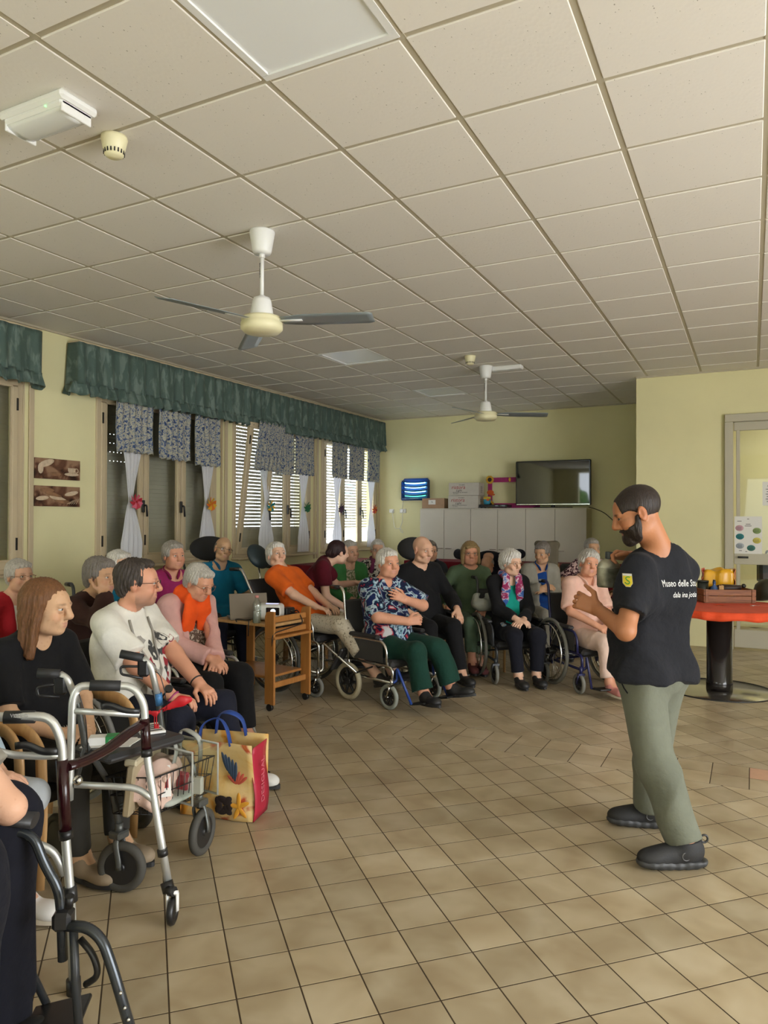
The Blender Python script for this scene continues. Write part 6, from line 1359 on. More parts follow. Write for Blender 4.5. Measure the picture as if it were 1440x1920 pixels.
# cartons
mcarton_w = plain('white_carton', srgb('#c3bdb2'), .7, var=.03); mcarton_b = plain('brown_carton', srgb('#a48468'), .75, var=.06); mredprint = plain('red_lettering', srgb('#a3242c'), .7)
for z, lab in ((CT, 'lower white carton lettered ristora on the cupboards'), (CT+.205, 'upper white carton lettered ristora on the cupboards')):
    o = thing('carton', lab, 'box', (-4.13, 11.06, z), deg(3), 'white ristora cartons')
    dx = .01 if z > CT+.1 else 0
    MB().box((dx, 0, .101), (.50, .31, .202), bev=.003).build('carton_body', mcarton_w, o); MB().box((dx, 0, .203), (.5, .06, .001)).build('parcel_tape', mcarton_b, o)
    put_text('ristora', .085, mredprint, o, (-.09+dx, -.1555, .128), (1, 0, 0), (0, 0, 1), shear=.2); put_text('Light', .05, mink, o, (-.08+dx, -.1555, .078), (1, 0, 0), (0, 0, 1), shear=.3)
    put_text('PREPARATO PER BEVANDA', .02, mink, o, (-.06+dx, -.1555, .045), (1, 0, 0), (0, 0, 1)); put_text('AL GUSTO', .018, mink, o, (-.13+dx, -.1555, .025), (1, 0, 0), (0, 0, 1)); put_text('SOLUBILE', .024, mink, o, (-.03+dx, -.1555, .165), (1, 0, 0), (0, 0, 1), shear=.2)
    for q in range(5): MB().box((.2505+dx, 0, .05+.022*q), (.001, .09, .006)).build('printed_line', mink, o)
o = thing('carton', 'small brown carton with a white label at the left end of the cupboards', 'box', (-4.67, 11.07, CT), deg(6))
MB().box((0, 0, .082), (.38, .25, .164), bev=.003).build('carton_body', mcarton_b, o); MB().box((-.02, -.1262, .10), (.12, .002, .075)).build('paper_label', mpaper, o); put_text('TE', .03, mink, o, (-.02, -.1278, .10), (1, 0, 0), (0, 0, 1))
o = thing('set_top_box', 'flat black player on the cupboards beside the cartons', 'player', (-3.62, 11.02, CT)); MB().box((0, 0, .032), (.46, .24, .045), bev=.004).build('case', mbez, o); MB().box((.12, -.121, .034), (.16, .003, .018)).build('display', mscreen, o); [MB().cyl((a, b, 0), (a, b, .012), .015, n=10).build('foot', mblack, o) for a in (-.2, .2) for b in (-.09, .09)]
o = thing('painted_jar', 'small blue and yellow painted jar on the black player', 'jar', (-3.76, 11.02, CT+.0555)); MB().lathe([(.03, 0), (.052, .012), (.058, .05), (.055, .085)]).build('jar_body', plain('blue_paint', srgb('#3d95b5'), .4), o); MB().lathe([(.055, .085), (.058, .09), (.055, .125), (.048, .125), (.048, .09)]).build('rim', plain('yellow_paint', srgb('#d5b23a'), .4), o); MB().ball((.03, -.05, .075), (.03, .01, .02)).build('painted_spot', plain('orange_paint', srgb('#c4632c'), .5), o)
mmagenta = plain('magenta_card', srgb('#9c1f63'), .6, var=.1, scale=12); msunf = plain('sunflower_yellow', srgb('#cf9d2c'), .7)
o = thing('photo_frame', 'magenta card selfie frame with paper flowers leaning behind the television', 'frame', (-3.38, 11.2, CT), 0)
for x, z, dx, dz in ((-.39, .245, .07, .49), (0, .455, .80, .075), (0, .04, .80, .08), (.39, .245, .07, .49)): MB().box((x, 0, z), (dx, .012, dz)).build('card_strip', mmagenta, o)
for x, z in ((-.39, .46), (-.385, .06)):
    fl_ = MB(); 
    for i in range(10): t = 2*math.pi*i/10; fl_.ball((x+.045*math.cos(t), -.012, z+.045*math.sin(t)), (.024, .005, .024), n=8, m=5)
    fl_.ball((x, -.016, z), (.034, .010, .034), n=10, m=6) if False else None
    q = fl_.build('paper_flower', msunf, o); MB().ball((x, -.02, z), (.035, .008, .035), n=12, m=6).build('flower_centre', plain('flower_brown%d' % int(z*100), srgb('#33231a'), .8), q)
MB().ball((-.38, -.015, .255), (.06, .006, .04), n=12, m=6).ball((-.35, -.015, .22), (.05, .006, .018), n=10, m=5).build('paper_butterfly', plain('orange_card', srgb('#c4571f'), .7), o); MB().ball((-.06, -.012, .455), (.02, .006, .035), n=10, m=6).build('paper_petal', msunf, o)
# insect killer
muv = plain('blue_housing', srgb('#173a78'), .3)
o = thing('insect_killer', 'blue wall-mounted insect lamp with four glowing cyan slots', 'insect lamp', (-5.15, 11.371, 2.005), 0)
MB().prism([(-.25, -.19), (.25, -.19), (.25, .15), (.215, .19), (-.215, .19), (-.25, .15)], .0, .03, o=(0, 0, 0), ux=(1, 0, 0), uy=(0, 0, 1)).build('back_plate', muv, o)
h = MB()
for s_ in range(5):
    def fn(u, v, s_=s_):
        x = (u-.5)*.50; z = .16-.072*s_-.0*v; b_ = .075*(1-(2*u-1)**2*.35)
        return x, -.03-b_-(.0 if s_ else -.02)+.018*v, z-.030*(1-(2*u-1)**2)*.9+.0-.02*v-.006
    h.grid(fn, 16, 3, .012)
h.box((0, -.05, -.165), (.50, .09, .05), bev=.012).box((-.242, -.05, -.02), (.016, .09, .30), bev=.006).box((.242, -.05, -.02), (.016, .09, .30), bev=.006).build('louvred_front', muv, o)
mcy = emit('uv_tube_glow', (.25, .85, 1.), 5.); mgn = emit('uv_tube_green', (.1, .9, .45), 2.5)
for s_ in range(4): MB().tube([(-.19, -.05, .118-.072*s_), (0, -.075, .098-.072*s_), (.19, -.05, .118-.072*s_)], .016, n=8, bend=.15).build('lamp_tube', mgn if s_ == 3 else mcy, o)
MB().box((0, -.098, -.16), (.34, .004, .006)).build('trim_line', mchrome, o)
mcord_w = plain('white_cord', (.7, .69, .64), .5)
o = thing('wall_socket', 'white double wall socket with plugs below the insect lamp', 'socket', (-5.5, YB, 1.636)); MB().box((.1, -.008, 0), (.12, .016, .07), bev=.004).build('socket_plate', mwhite, o); MB().box((-.12, -.008, 0), (.09, .016, .065), bev=.004).build('socket_plate', mwhite, o); MB().cyl((.1, -.01, 0), (.1, -.05, 0), .019, n=12).build('plug', mwhite, o); MB().cyl((-.1, -.01, 0), (-.1, -.05, 0), .018, n=12).build('plug', mwhite, o)
tag(MB().tube([(-5.39, 11.355, 1.83), (-5.40, 11.345, 1.70), (-5.395, 11.325, 1.645), (-5.40, 11.34, 1.45), (-5.46, 11.34, 1.30), (-5.38, 11.34, 1.24), (-5.42, 11.34, 1.34), (-5.55, 11.34, 1.32), (-5.58, 11.34, 1.5), (-5.60, 11.325, 1.64)], .005, n=6, bend=.06).build('power_cord', mcord_w), 'white cords hanging in a loop below the wall socket', 'cord')
# ---- presenter's table
tc_ = V3((-.26, 7.02, 0))
o = thing('round_table', 'round pedestal table with black column and steel disc foot behind the presenter', 'table', tc_)
msteel = plain('polished_steel_disc', (.42, .40, .36), .16, .9)
MB().lathe([(.0, .006), (.44, .006), (.445, .003), (.445, 0), (0, 0)], n=48).build('base_disc', msteel, o); MB().torus((0, 0, .004), .447, .006, n=56, k=6).build('base_rim', mblack, o)
MB().lathe([(.108, .006), (.108, .09), (.104, .095), (.104, .70)], n=32).build('column', plain('black_lacquer', (.014, .012, .012), .18), o); MB().lathe([(0, .70), (.55, .70), (.55, .735), (0, .735)], n=48).build('tabletop', mwood_mid, o)
mocloth = cl('orange_red_tablecloth', '#d24a26', rough=.7)
def rc(u, v):
    t = 2*math.pi*u; r = .03+.545*min(1, v/.8) if v < .8 else .575+.008*math.sin(t*17)+.006*math.sin(t*29+1)
    return r*math.cos(t), r*math.sin(t), .739-(0 if v < .8 else (v-.8)/.2*(.062+.006*math.sin(t*11)))
c = MB().grid(rc, 120, 15, .003).build('tablecloth', mocloth); c.location = tc_; tag(c, 'orange red cloth on the round pedestal table', 'tablecloth')
TZ = .7405
mcrate = wood('old_crate_wood', srgb('#6e3f24'), srgb('#8f5a34'), 6, .6, 'X')
def onpx(x, y, z=TZ):
    d = at_px(x, y, 1.)-V3((0, 0, CH)); t = (z-CH)/d.z; return V3((0, 0, CH))+d*t
q = onpx(1340, 1128); a = deg(24)
o = thing('wooden_crate', 'old open wooden crate full of army relics on the orange cloth', 'crate', (q.x+.07, q.y+.03, TZ), a)
for x, y, dx, dy in ((0, -.14, .46, .014), (0, .14, .46, .014), (-.223, 0, .014, .266), (.223, 0, .014, .266)):
    for z in (.038, .096): MB().box((x, y, z), (dx, dy, .054), bev=.002).build('board', mcrate, o)
MB().box((0, 0, .008), (.44, .27, .012)).build('bottom', mcrate, o)
for sx in (-1, 1): MB().box((sx*.205, -.15, .067), (.03, .008, .12), bev=.002).build('cleat', mcrate, o)
cr_ = o; M_ = Matrix.Translation(o.location) @ Matrix.Rotation(a, 4, 'Z')
def inc(x, y, z): return M_ @ V3((x, y, z))
o = thing('glass_bottle', 'small blue glass bottle standing in the crate', 'bottle', inc(-.10, -.05, .015)); MB().lathe([(0, 0), (.03, 0), (.034, .02), (.034, .10), (.026, .125), (.013, .14), (.013, .165), (.016, .168), (.012, .175), (0, .175)], n=16).build('bottle_body', plain('blue_glass', srgb('#2a4a78'), .08, spec=.8), o); MB().cyl((0, 0, .172), (0, 0, .19), .012, n=10).build('stopper', mblack, o)
o = thing('leather_gaiter', 'dark leather holster lying across the crate', 'holster', inc(.03, .02, .1)); MB().tube([(-.15, 0, .0), (-.02, .0, .02), (.13, .01, .035)], [.028, .04, .022], n=10).build('leather', plain('brown_leather', srgb('#2f1e15'), .5), o); MB().ball((.15, 0, .05), .02).build('knob', mblack, o)
o = thing('gas_mask_tin', 'dark green tin standing in the left end of the crate', 'tin', inc(-.16, .06, .015)); MB().cyl((0, 0, 0), (0, 0, .16), .05, n=18).build('tin_body', plain('dark_green_tin', srgb('#22261f'), .4), o); MB().cyl((0, 0, .16), (0, 0, .175), .052, n=18).build('lid', plain('dark_green_lid', srgb('#1b1f19'), .4), o)
o = thing('wooden_block', 'small light wooden block in the crate by the bottle', 'block', inc(-.05, -.085, .016)); MB().box((0, 0, .07), (.04, .03, .14), bev=.003).build('block_body', mbirch, o); MB().cyl((0, 0, .14), (0, 0, .146), .008, n=8).build('peg', mwood_mid, o)
q = onpx(1392, 1131); o = thing('matchbox', 'little brown and cream box in front of the crate', 'box', (q.x, q.y, TZ), deg(30)); MB().box((0, 0, .014), (.05, .035, .028), bev=.002).build('sleeve', plain('brown_card', srgb('#4c2f1d'), .6), o); MB().box((.035, 0, .014), (.02, .033, .024)).build('tray', mpaper, o)
q = onpx(1403, 1136); o = thing('metal_tag', 'small metal tags lying before the crate', 'tag', (q.x+.03, q.y, TZ+.002)); MB().lathe([(0, 0), (.02, 0), (.02, .003), (0, .003)], n=14).build('disc', mchrome, o); MB().tube([(0, 0, .004), (.03, .01, .004), (.05, -.01, .004), (.06, 0, .004)], .0015, n=5, bend=.01).build('chain', mchrome, o)
q = at_px(1348, 1100, 6.88); F = Field(); F.box((0, 0, .14), (.13, .09, .14), rad=.03, k=.02); F.ell((0, 0, .30), (.11, .07, .04), None, .02, True)
o = smooth_obj('plastic_bag', F, .008, plain('glossy_yellow_plastic', srgb('#d9a01c'), .22, var=.08, scale=8), None, folds(.012, 4, 1.2)); o.location = (q.x, q.y, TZ+.001); tag(o, 'crumpled yellow carrier bag with orange sides behind the crate', 'bag')
o2 = MB().grid(lambda u, v: (.135+.012*math.sin(v*14+u*5), -.08+.16*u, .02+.27*v), 10, 12, .004).build('bag_side', plain('orange_plastic', srgb('#cf7d4e'), .3), o); o3 = MB().grid(lambda u, v: (-.135-.012*math.sin(v*14+u*5), -.08+.16*u, .02+.27*v), 10, 12, .004).build('bag_side', plain('salmon_plastic', srgb('#d0604c'), .3), o)
q = onpx(1432, 1128); o = thing('steel_helmet', 'olive steel helmet lying on the orange cloth at the right edge of the photo', 'helmet', (q.x+.06, q.y+.10, TZ), deg(20))
mhel = plain('olive_helmet_paint', srgb('#2c2a20'), .5, var=.15)
Rh = Matrix.Rotation(deg(-14), 3, 'Y'); b = MB(); b.lathe([(.170, .0), (.165, .006), (.135, .03), (.128, .08), (.105, .125), (.06, .155), (0, .165)], n=32, sy=1.12); b.v = [tuple(Rh @ V3(v_)+V3((0, 0, .045))) for v_ in b.v]; b.build('shell', mhel, o)
b = MB(); b.torus((0, 0, .0), .168, .004, n=40, k=6); b.v = [tuple(Rh @ V3((v_[0], v_[1]*1.12, v_[2]))+V3((0, 0, .045))) for v_ in b.v]; b.build('rim', plain('helmet_rim', (.12, .11, .09), .4), o)
q = onpx(1425, 1095); o = thing('black_case', 'black leather case standing behind the helmet at the right edge', 'case', (q.x+.14, q.y+.20, TZ), deg(20)); MB().box((0, 0, .17), (.34, .14, .34), bev=.03).build('case_body', mpad, o); MB().tube([(-.08, 0, .34), (-.07, 0, .385), (.07, 0, .385), (.08, 0, .34)], .012, bend=.03).build('handle', mpad, o); MB().box((0, -.074, .27), (.30, .008, .1), bev=.004).build('flap', mpad, o)
for sx in (-.1, .1): MB().box((sx, -.08, .24), (.03, .008, .02)).build('buckle', mchrome, o)
# ---- flask in the presenter's hand
mflask, n, L, p = new_mat('worn_aluminium'); p.inputs['Metallic'].default_value = .75; p.inputs['Roughness'].default_value = .42
tcx = N(mflask, 'ShaderNodeTexCoord'); tx = N(mflask, 'ShaderNodeTexNoise', i_Scale=18., i_Detail=5.); L.new(tcx.outputs['Object'], tx.inputs['Vector']); L.new(ramp(mflask, tx.outputs[0], [(.3, srgb('#6f6e5f')), (.62, srgb('#a9a896'))]), p.inputs['Base Color']); bump(mflask, tx.outputs[0], .2, .006)
o = thing('army_flask', 'dented grey aluminium army water bottle held by the presenter', 'flask', at_px(1140, 1102, 3.42), CYAW+deg(8))
o.rotation_euler = (0, deg(2), CYAW+deg(8))
MB().lathe([(0, 0), (.05, .002), (.055, .012), (.056, .088), (.0575, .092), (.0565, .097), (.052, .112), (.036, .130), (.018, .137), (.014, .140)], n=32, sy=.62).build('flask_body', mflask, o); MB().lathe([(.0165, .136), (.0175, .14), (.0175, .166), (.015, .170), (0, .170)], n=16).build('screw_cap', plain('dark_grey_cap', (.03, .035, .035), .5), o); MB().torus((0, 0, .0935), .0578, .0016, n=36, k=6).build('seam', mflask, o).scale = (1, .63, 1)
# ---- projector trolley
mtrol = wood('beech_laminate', srgb('#a9713a'), srgb('#b67e44'), 4, .4)
A_ = at_px(506, 1316, 5.62); B_ = at_px(573, 1292, 5.98); e_ = V3((B_.x-A_.x, B_.y-A_.y, 0)); W_ = e_.length; e_.normalize(); l_ = V3((-e_.y, e_.x, 0)); l_ = l_ if l_.dot(CR) < 0 else -l_
ang = math.atan2(e_.y, e_.x); l_loc = 1 if V3((-math.sin(ang), math.cos(ang), 0)).dot(l_) > 0 else -1
o = thing('trolley', 'light wooden trolley with castors carrying the projector', 'trolley', (A_.x, A_.y, 0), ang)
TT = .665; LN = .62*l_loc
for x in (0, W_):
    for y, top in ((0, .77), (LN, TT-.02)):
        MB().prism([(-.045, .05), (.045, .05), (.045, top-.04), (.03, top-.008), (0, top), (-.045, top)] if y == 0 else [(-.04, .05), (.04, .05), (.04, top), (-.04, top)], -.011, .011, o=(x, y, 0), ux=(0, 1, 0), uy=(0, 0, 1)).build('end_board', mtrol, o)
        w2 = MB().cyl((x-.012, y, .028), (x+.012, y, .028), .028, n=16).build('castor', mblack, o); MB().cyl((x, y, .03), (x, y, .06), .008, n=8).build('castor_stem', mchrome, w2)
for z, yy in ((.70, 0), (TT-.06, 0), (.19, -.0)): MB().box((W_/2, yy, z), (W_-.02, .024, .045), bev=.004).build('rail', mtrol, o)
MB().box((W_/2, -.02*l_loc, TT-.10), (W_+.03, .09, .02), bev=.006).build('front_shelf', mtrol, o)
MB().box((W_/2, LN/2+.02*l_loc, TT-.012), (W_-.024, abs(LN)+.02, .024), bev=.004).build('top_board', mbirch, o); MB().box((W_/2, LN/2, .25), (W_-.03, abs(LN)-.06, .02), bev=.004).build('lower_shelf', mtrol, o)
Mt = Matrix.Translation(o.location) @ Matrix.Rotation(ang, 4, 'Z'); tr = lambda x, y, z: Mt @ V3((x, y*l_loc, z))
mproj = plain('white_projector_shell', (.72, .72, .69), .3); TTz = TT+.0005
pj = at_px(513, 1152, 5.66); o = thing('projector', 'small white home projector with glowing lens on the trolley', 'projector', (*tr(W_*.42, .17, 0).xy, TTz), CYAW+deg(-6))
F = Field(); F.box((0, 0, .075), (.105, .085, .062), rad=.03, k=.01); smooth_obj('projector_shell', F, .006, mproj, o)
MB().box((.045, -.084, .085), (.11, .012, .062), bev=.006).build('lens_panel', mscreen, o); MB().cyl((.05, -.086, .085), (.05, -.094, .085), .02, n=18).build('lens', emit('projector_lens_glow', (.75, .9, 1), 3.), o); MB().box((.02, 0, .1375), (.1, .03, .002)).build('status_light', emit('blue_status', (.45, .5, 1), 2), o)
for i in range(5): MB().box((-.104, -.02+.012*i, .05), (.004, .005, .03)).build('vent_slot', mblack, o)
for a in (-.08, .08): MB().cyl((a, -.05, 0), (a, -.05, .02), .01, n=8).build('foot', mblack, o)
o = thing('adapter_box', 'black power brick on the trolley beside the projector', 'adapter', (*tr(W_*.85, .15, 0).xy, TTz), ang); MB().box((0, 0, .045), (.11, .09, .09), bev=.008).build('brick', mblack, o); MB().box((0, -.046, .06), (.03, .004, .02)).build('port', mchrome, o)
mpet = bpy.data.materials.new('clear_plastic'); mpet.use_nodes = True; _n = mpet.node_tree; _n.nodes.remove(_n.nodes['Principled BSDF']); _t = _n.nodes.new('ShaderNodeBsdfTransparent'); _t.inputs[0].default_value = (.86, .9, .87, 1); _g = _n.nodes.new('ShaderNodeBsdfGlossy'); _g.inputs['Roughness'].default_value = .12; _x = _n.nodes.new('ShaderNodeMixShader'); _x.inputs[0].default_value = .14
_n.links.new(_t.outputs[0], _x.inputs[1]); _n.links.new(_g.outputs[0], _x.inputs[2]); _n.links.new(_x.outputs[0], _n.nodes['Material Output'].inputs['Surface'])
o = thing('water_bottle', 'clear plastic water bottle with a pink cap on the trolley', 'bottle', (*tr(.02, .16, 0).xy, TTz))
MB().lathe([(0, 0), (.03, 0), (.034, .01), (.034, .1), (.030, .108), (.034, .116), (.034, .15), (.024, .175), (.012, .19), (.012, .2)], n=20).build('bottle_body', mpet, o); MB().cyl((0, 0, .2), (0, 0, .218), .0145, n=14).build('cap', plain('pink_cap', srgb('#d08a86'), .4), o); MB().lathe([(0, .003), (.0315, .003), (.0315, .095), (0, .095)], n=20).build('water', plain('water', (.5, .56, .5), .1, spec=.6, Alpha=.45), o)
lp = tr(W_*.42, .42, 0); o = thing('laptop', 'open grey laptop on the left end of the trolley', 'laptop', (lp.x, lp.y, TTz), CYAW+deg(20))
mlap = plain('grey_laptop_shell', srgb('#7d7468'), .35, .5); MB().box((0, 0, .011), (.31, .21, .016), bev=.004).build('base', mlap, o); MB().box((0, 0, .0195), (.27, .1, .002)).build('keyboard', mblack, o)
Rl_ = Matrix.Rotation(deg(-22), 3, 'X'); MB().box(V3((0, -.105, .014))+Rl_ @ V3((0, 0, .105)), (.31, .008, .21), rot=Rl_, bev=.003).build('lid', mlap, o)
tag(MB().tube([tr(W_*.9, .1, TT+.05), tr(W_*.8, .02, TT+.09), tr(W_*.8, -.05, TT-.02), tr(W_*.3, -.06, TT-.04), tr(-.02, -.04, TT-.06), tr(.0, -.02, .45)], .005, n=6, bend=.05).build('power_cord', mblack), 'black cords hanging over the front rail of the trolley', 'cord')
tag(MB().tube([tr(-.06, .3, TT+.008), tr(.0, .38, TT+.02), tr(.05, .25, TT+.008), tr(-.03, .2, TT+.03), tr(-.035, .2, TT-.1)], .0045, n=6, bend=.04).build('cable', mblack), 'thin black cable curled on the trolley beside the bottle', 'cable')
# ---- walking frame in the left foreground
mredtube = plain('dark_red_lacquer', srgb('#2a0d12'), .2); mfoam = plain('black_foam_grip', (.014, .014, .015), .6); mwhitep = mwhite
o = thing('walking_frame', 'folding aluminium walking frame with dark red crossbar and black foam grips', 'walking frame', at_px(200, 1560, 2.5)*1.0)
o.location.z = 0; O_ = V3(o.location)
def pp(l): return [at_px(*q)-O_ for q in l]
rB = .0145
sb = MB().tube(pp([(130, 1500, 2.70), (132, 1440, 2.70), (136, 1312, 2.70), (146, 1286, 2.71), (250, 1286, 2.76), (270, 1318, 2.76), (272, 1350, 2.76), (276, 1420, 2.75), (296, 1540, 2.72), (316, 1660, 2.69)]), rB, n=12, bend=.05).build('side_loop', malu, o)
MB().tube(pp([(168, 1285, 2.715), (226, 1286, 2.75)]), .020, n=14).build('hand_grip', mfoam, o)
MB().tube(pp([(140, 1333, 2.70), (262, 1340, 2.755)]), .0115).build('side_bar', malu, o); MB().tube(pp([(140, 1471, 2.70), (258, 1477, 2.735), (288, 1500, 2.73)]), .0125, bend=.06).build('side_bar', malu, o)
MB().tube(pp([(271, 1347, 2.758), (275, 1412, 2.752)]), .0185, n=12).build('red_sleeve', mredtube, o); MB().tube(pp([(274.5, 1404, 2.752), (275.5, 1418, 2.750)]), .021, n=12).build('collar', mblack, o); MB().tube(pp([(304, 1592, 2.70), (306, 1604, 2.70)]), .0195, n=12).build('collar', mblack, o)
MB().tube(pp([(190, 1325, 2.72), (205, 1322, 2.72), (235, 1333, 2.735), (262, 1335, 2.75)]), .010, n=8, bend=.02, flat=(.6, 1.2)).build('release_lever', mblack, o)
sp_ = at_px(322, 1690, 2.66)-O_; b = MB().tube(pp([(312, 1653, 2.69), (317, 1672, 2.68)]), .023, n=10); b.tube([V3((sp_.x-.02, sp_.y, sp_.z+.035)), V3((sp_.x+.012, sp_.y, sp_.z+.038))], .018, n=8); b.build('caster_socket', mblack, o)
cw = V3((sp_.x+.004, sp_.y, .05)); b = MB()
ax_ = V3((-_fw.y*.0+CR.x*.8, CR.y*.8, 0)).normalized(); dz_ = V3((0, 0, 1)); ay_ = dz_.cross(ax_)
for q in (-.018, .018): b.tube([cw+ax_*q+dz_*.065, cw+ax_*q+dz_*.03, cw+ax_*q-dz_*.0], .006, n=6, flat=(1.4, .6))
b.tube([cw-ax_*.02+dz_*.066, cw+ax_*.02+dz_*.066], .008, n=6); b.build('caster_fork', mwhitep, o)
b = MB().torus(cw, .036, .014, ax_, 28, 8); b.cyl(cw-ax_*.008, cw+ax_*.008, .03, n=18); b.build('caster_wheel', mblack, o)
sa = MB().tube(pp([(-70, 1640, 2.22), (-70, 1380, 2.25), (-60, 1345, 2.26), (95, 1343, 2.30), (115, 1385, 2.30), (118, 1430, 2.30), (122, 1560, 2.29), (133, 1692, 2.28), (138, 1845, 2.27)]), rB, n=12, bend=.05).build('side_loop', malu, o)
MB().tube(pp([(8, 1345, 2.28), (66, 1344, 2.30)]), .020, n=14).build('hand_grip', mfoam, o)
MB().tube(pp([(-60, 1404, 2.24), (-10, 1407, 2.26), (25, 1416, 2.28), (85, 1418, 2.295), (112, 1416, 2.30)]), .0115, bend=.02).build('side_bar', malu, o); MB().tube(pp([(-60, 1572, 2.23), (60, 1580, 2.27), (100, 1593, 2.285), (122, 1640, 2.285)]), .0125, bend=.05).build('side_bar', malu, o)
MB().tube(pp([(116, 1424, 2.30), (123, 1562, 2.29)]), .0185, n=12).build('red_sleeve', mredtube, o); MB().tube(pp([(122.5, 1556, 2.29), (124, 1572, 2.29)]), .0215, n=12).build('collar', mblack, o); MB().tube(pp([(131, 1662, 2.28), (133, 1690, 2.28)]), .021, n=12).build('collar', mblack, o); MB().tube(pp([(137.5, 1835, 2.27), (139, 1862, 2.27)]), .022, n=12).build('rubber_foot', mblack, o)
MB().tube(pp([(28, 1399, 2.26), (50, 1396, 2.27), (80, 1410, 2.285), (108, 1409, 2.29)]), .010, n=8, bend=.02, flat=(.6, 1.2)).build('release_lever', mblack, o)
MB().tube(pp([(122, 1438, 2.30), (158, 1428, 2.40), (205, 1403, 2.55), (243, 1372, 2.68), (268, 1356, 2.755)]), .0165, n=12, bend=.09, flat=(1.5, .9)).build('crossbar', mredtube, o)
gq = at_px(36, 1342.5, 2.262)-O_; put_text('WIMED', .017, plain('grip_print', (.4, .4, .4), .6), o, gq, CR, V3((0, 0, 1)))
MB().tube(pp([(150, 1412, 2.42), (151, 1440, 2.42), (147, 1460, 2.42)]), .0012, n=4).build('string', mblack, o); MB().ball(at_px(146, 1463, 2.42)-O_, .0165, n=12, m=8).build('hanging_bell', mchrome, o)
# ---- front end of the nearest wheelchair
nwc = [c for c in C.objects if c.get('label', '').startswith('nearest wheelchair')][0]; bpy.context.view_layer.update(); iw = nwc.matrix_world.inverted()
wp = lambda l: [iw @ at_px(*q) for q in l]
mgun = plain('gunmetal_tube', (.055, .062, .07), .25, .6)
MB().tube(wp([(-30, 1560, 1.98), (47, 1561, 2.0), (66, 1575, 2.0), (84, 1622, 2.0), (110, 1665, 2.0), (115, 1712, 2.0), (118, 1800, 2.0)]), .0135, n=12, bend=.04).build('arm_tube', mgun, nwc)
MB().tube(wp([(-20, 1532, 1.99), (66, 1538, 2.0)]), .026, n=14, flat=(1.3, .75)).build('armrest_end', mpad, nwc)
MB().tube(wp([(116, 1735, 1.98), (165, 1738, 1.97), (192, 1762, 1.96), (212, 1818, 1.95), (262, 1990, 1.93)]), .0145, n=12, bend=.04).build('legrest_tube', mgun, nwc)
MB().tube(wp([(138, 1742, 1.99), (142, 1850, 1.99), (150, 1950, 1.99)]), .012, n=10).build('front_post', mdark, nwc)
MB().tube(wp([(150, 1760, 1.985), (176, 1790, 1.97), (186, 1830, 1.965), (160, 1846, 1.975)]), .009, n=8, bend=.03).build('release_bracket', mblack, nwc)
MB().box(iw @ at_px(119, 1722, 1.99), (.06, .05, .05), bev=.01).build('hinge_block', mblack, nwc); MB().tube(wp([(129, 1700, 1.97), (131, 1680, 1.965)]), .012, n=10).build('release_knob', mblack, nwc)
for x, y in ((226, 1862), (234, 1890), (241, 1912)): q = iw @ at_px(x, y, 1.925); MB().ball(q, .005, n=8, m=5).build('rivet', mchrome, nwc)
